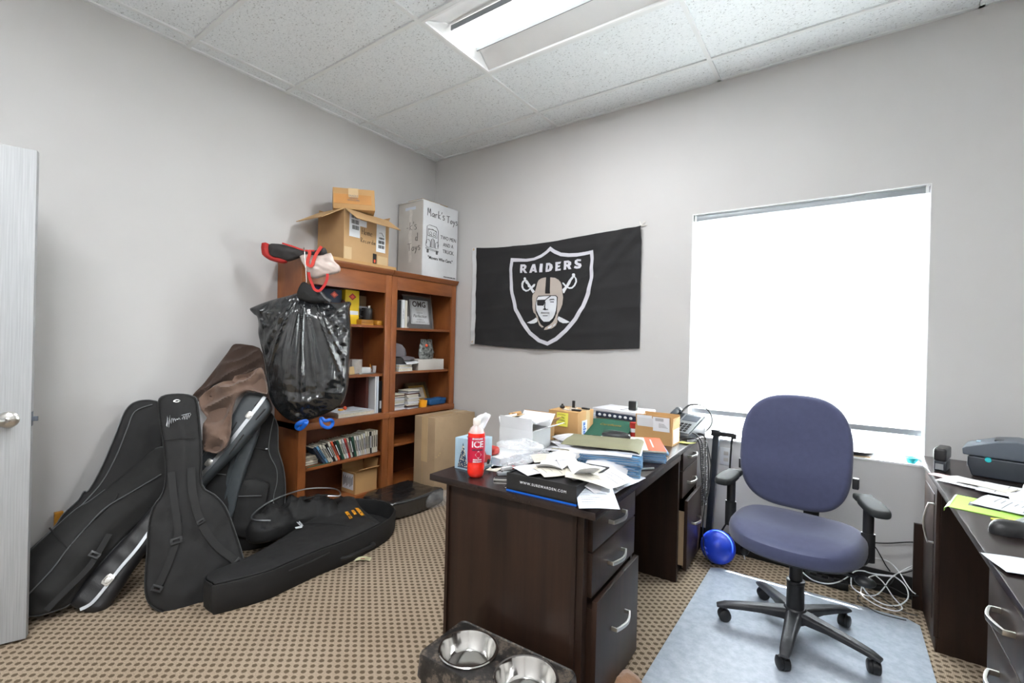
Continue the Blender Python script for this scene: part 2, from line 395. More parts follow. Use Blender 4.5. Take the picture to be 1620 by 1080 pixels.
def text(body, size, m, parent, T, ext=.0004, name='lettering', bold=0, align='CENTER', space=1, shear=0, W=False, sx=1, name_ok=None):
    cu = bpy.data.curves.new('t', 'FONT'); cu.body = body; cu.size = size; cu.extrude = ext; cu.offset = bold; cu.align_x = align; cu.align_y = 'CENTER'
    cu.space_character = space; cu.shear = shear; cu.resolution_u = 3
    to = bpy.data.objects.new('t', cu); COL.objects.link(to)
    me = bpy.data.meshes.new_from_object(to.evaluated_get(bpy.context.evaluated_depsgraph_get()))
    COL.objects.unlink(to); bpy.data.objects.remove(to); bpy.data.curves.remove(cu)
    X = T @ Matrix.Diagonal((sx, 1, 1, 1))
    if W and parent:
        root = parent
        while root.parent: root = root.parent
        X = local(root).inverted() @ X
    me.transform(X); me.materials.clear(); me.materials.append(M[m])
    o = bpy.data.objects.new(name, me); COL.objects.link(o); o.parent = parent; return o
# hand lettering as pen strokes
HW = {'M': [[(0, 0), (.08, 1), (.3, .35), (.5, 1), (.62, 0)]], 'a': [[(.4, .45), (.2, .5), (.05, .3), (.1, .05), (.3, .08), (.42, .45), (.42, .05), (.5, 0)]], 'r': [[(.05, .5), (.1, 0)], [(.1, .3), (.25, .5), (.4, .45)]],
      'k': [[(.05, 1), (.05, 0)], [(.42, .6), (.06, .3), (.45, 0)]], "'": [[(.1, 1), (.05, .75)]], 's': [[(.4, .55), (.15, .6), (.1, .42), (.38, .25), (.3, .02), (.05, .05)]], 'T': [[(0, .95), (.7, 1)], [(.35, .98), (.33, 0)]],
      'o': [[(.25, .5), (.05, .3), (.15, 0), (.38, .1), (.4, .4), (.25, .5)]], 'y': [[(.05, .5), (.2, .15)], [(.42, .5), (.2, -.1), (.05, -.4)]], 'H': [[(.05, 1), (.05, 0)], [(.5, 1), (.5, 0)], [(.05, .5), (.5, .52)]],
      'm': [[(.02, .5), (.05, 0)], [(.05, .4), (.18, .5), (.22, 0)], [(.22, .4), (.38, .5), (.42, 0)]], 'e': [[(.05, .28), (.38, .32), (.25, .5), (.06, .3), (.15, .02), (.4, .08)]], 'R': [[(.05, 1), (.05, 0)], [(.05, 1), (.4, .85), (.35, .55), (.06, .5), (.45, 0)]],
      'c': [[(.38, .45), (.15, .48), (.05, .2), (.2, 0), (.4, .08)]], 'd': [[(.42, 1), (.42, 0)], [(.42, .4), (.15, .48), (.08, .1), (.4, .08)]], 'i': [[(.1, .5), (.1, 0)]], 'n': [[(.03, .5), (.05, 0)], [(.05, .35), (.25, .5), (.33, 0)]],
      'g': [[(.38, .45), (.12, .45), (.1, .1), (.38, .12), (.38, .48), (.36, -.3), (.1, -.25)]], 'l': [[(.1, 1), (.1, 0)]], '-': [[(.05, .3), (.3, .32)]], ' ': []}
def hand(body, h, m, parent, T, r=.0016, name='handwriting', W=False):
    b = MB(); x = 0
    for ch in body:
        for st in HW.get(ch, []):
            P = [T @ Vector(((x+px)*h, py*h, .0009)) for px, py in st]
            if len(P) > 2: P = spline(P, 3)
            b.tube(P, r, 4)
        x += {'M': .8, 'T': .8, "'": .22, ' ': .45, 'i': .25, 'l': .25, 'm': .55}.get(ch, .58)
    return b.build(name, m, parent, W=W)
def pt_seg_dist(P, O):
    A = O; B = np.roll(O, -1, 0); d = np.full(len(P), 1e9)
    for a, b in zip(A, B):
        ab = b-a; L = (ab@ab) or 1e-12; t = np.clip(((P-a)@ab)/L, 0, 1); q = a+t[:, None]*ab
        d = np.minimum(d, np.hypot(*(P-q).T))
    return d
def inside(P, O):
    x, y = P.T; c = np.zeros(len(P), bool); j = len(O)-1
    for i in range(len(O)):
        xi, yi = O[i]; xj, yj = O[j]
        c ^= ((yi > y) != (yj > y)) & (x < (xj-xi)*(y-yi)/((yj-yi) or 1e-12)+xi); j = i
    return c
def resample(O, h):
    out = []; m = len(O)
    for i in range(m):
        a = Vector(O[i]); b = Vector(O[(i+1) % m]); k = max(1, round((b-a).length/h))
        for q in range(k): out.append(tuple(a.lerp(b, q/k)))
    return np.array(out)
def smooth_outline(o, n=4): return [(p.x, p.y) for p in spline(o, n, True)]
def fill(O, h, holes=(), rings=()):
    """triangulate an outline with interior points"""
    B = resample(O, h); lo = B.min(0); hi = B.max(0)
    gx, gy = np.meshgrid(np.arange(lo[0]+h/2, hi[0], h), np.arange(lo[1]+h/2, hi[1], h*.87)); gx = gx+(np.arange(gx.shape[0]) % 2)[:, None]*h/2
    G = np.stack([gx.ravel(), gy.ravel()], 1)
    if len(G): G = G[inside(G, B)]
    if len(G): G = G[pt_seg_dist(G, B) > h*.45]
    if rings:
        ar = sum(B[i-1][0]*B[i][1]-B[i][0]*B[i-1][1] for i in range(len(B)))
        t = np.roll(B, -1, 0)-np.roll(B, 1, 0); t /= (np.hypot(*t.T)[:, None]+1e-12); nn_ = np.stack([-t[:, 1], t[:, 0]], 1)*(1 if ar > 0 else -1)
        ex = []
        for q, dd in enumerate(rings):
            Q = B+nn_*dd; Q = Q[inside(Q, B)]; Q = Q[pt_seg_dist(Q, B) > dd*.93]; ex.append(Q)
        if len(G): G = G[pt_seg_dist(G, B) > rings[-1]+h*.45]
        G = np.concatenate([G]+ex) if len(G) else np.concatenate(ex)
    HB = [resample(x, h) for x in holes]
    for x in HB:
        if len(G): G = G[~inside(G, x)]
        if len(G): G = G[pt_seg_dist(G, x) > h*.4]
    P = np.concatenate([B]+HB+([G] if len(G) else []))
    es = []; k = 0
    for L in [B]+HB:
        es += [(k+i, k+(i+1) % len(L)) for i in range(len(L))]; k += len(L)
    r = delaunay_2d_cdt([Vector(p) for p in P], es, [], 0, 1e-6)
    V = np.array([tuple(p) for p in r[0]]); F = np.array([f for f in r[2] if len(f) == 3])
    c = V[F].mean(1); ok = inside(c, B)
    for x in HB: ok &= ~inside(c, x)
    F = F[ok]
    return V, F, B
def pillow(O, depth, bulge=.02, e=.015, h=.02, disp=None, R=.08, back_bulge=0, sm=3, T=None, mb=None, back_e=None):
    if sm: O = smooth_outline(O, sm)
    V, F, B = fill(O, h, (), (e*.1, e*.35, e*.7, e)); n = len(V); d = pt_seg_dist(V, B); be = e if back_e is None else back_e
    q = np.clip(d/e, 0, 1); rnd = np.sqrt(np.clip(1-(1-q)**2, 0, 1))
    t = np.clip(d/R, 0, 1); sm_ = t*t*(3-2*t)
    zf = -e+e*rnd+bulge*sm_
    qb = np.clip(d/be, 0, 1); rb = np.sqrt(np.clip(1-(1-qb)**2, 0, 1)); zb = -depth+be-be*rb-back_bulge*sm_
    if disp: zf = zf+np.array([disp(x, y) for x, y in V])*np.clip(d/.02, 0, 1)
    vs = [(x, y, z) for (x, y), z in zip(V, zf)]+[(x, y, z) for (x, y), z in zip(V, zb)]
    fs = [tuple(f) for f in F]+[(f[0]+n, f[2]+n, f[1]+n) for f in F]
    ed = {}
    for f in F:
        for a, b in ((f[0], f[1]), (f[1], f[2]), (f[2], f[0])):
            if (b, a) in ed: del ed[(b, a)]
            else: ed[(a, b)] = 1
    fs += [(b, a, a+n, b+n) for a, b in ed]
    mb = mb or MB(); mb.add(vs, fs, T); return mb
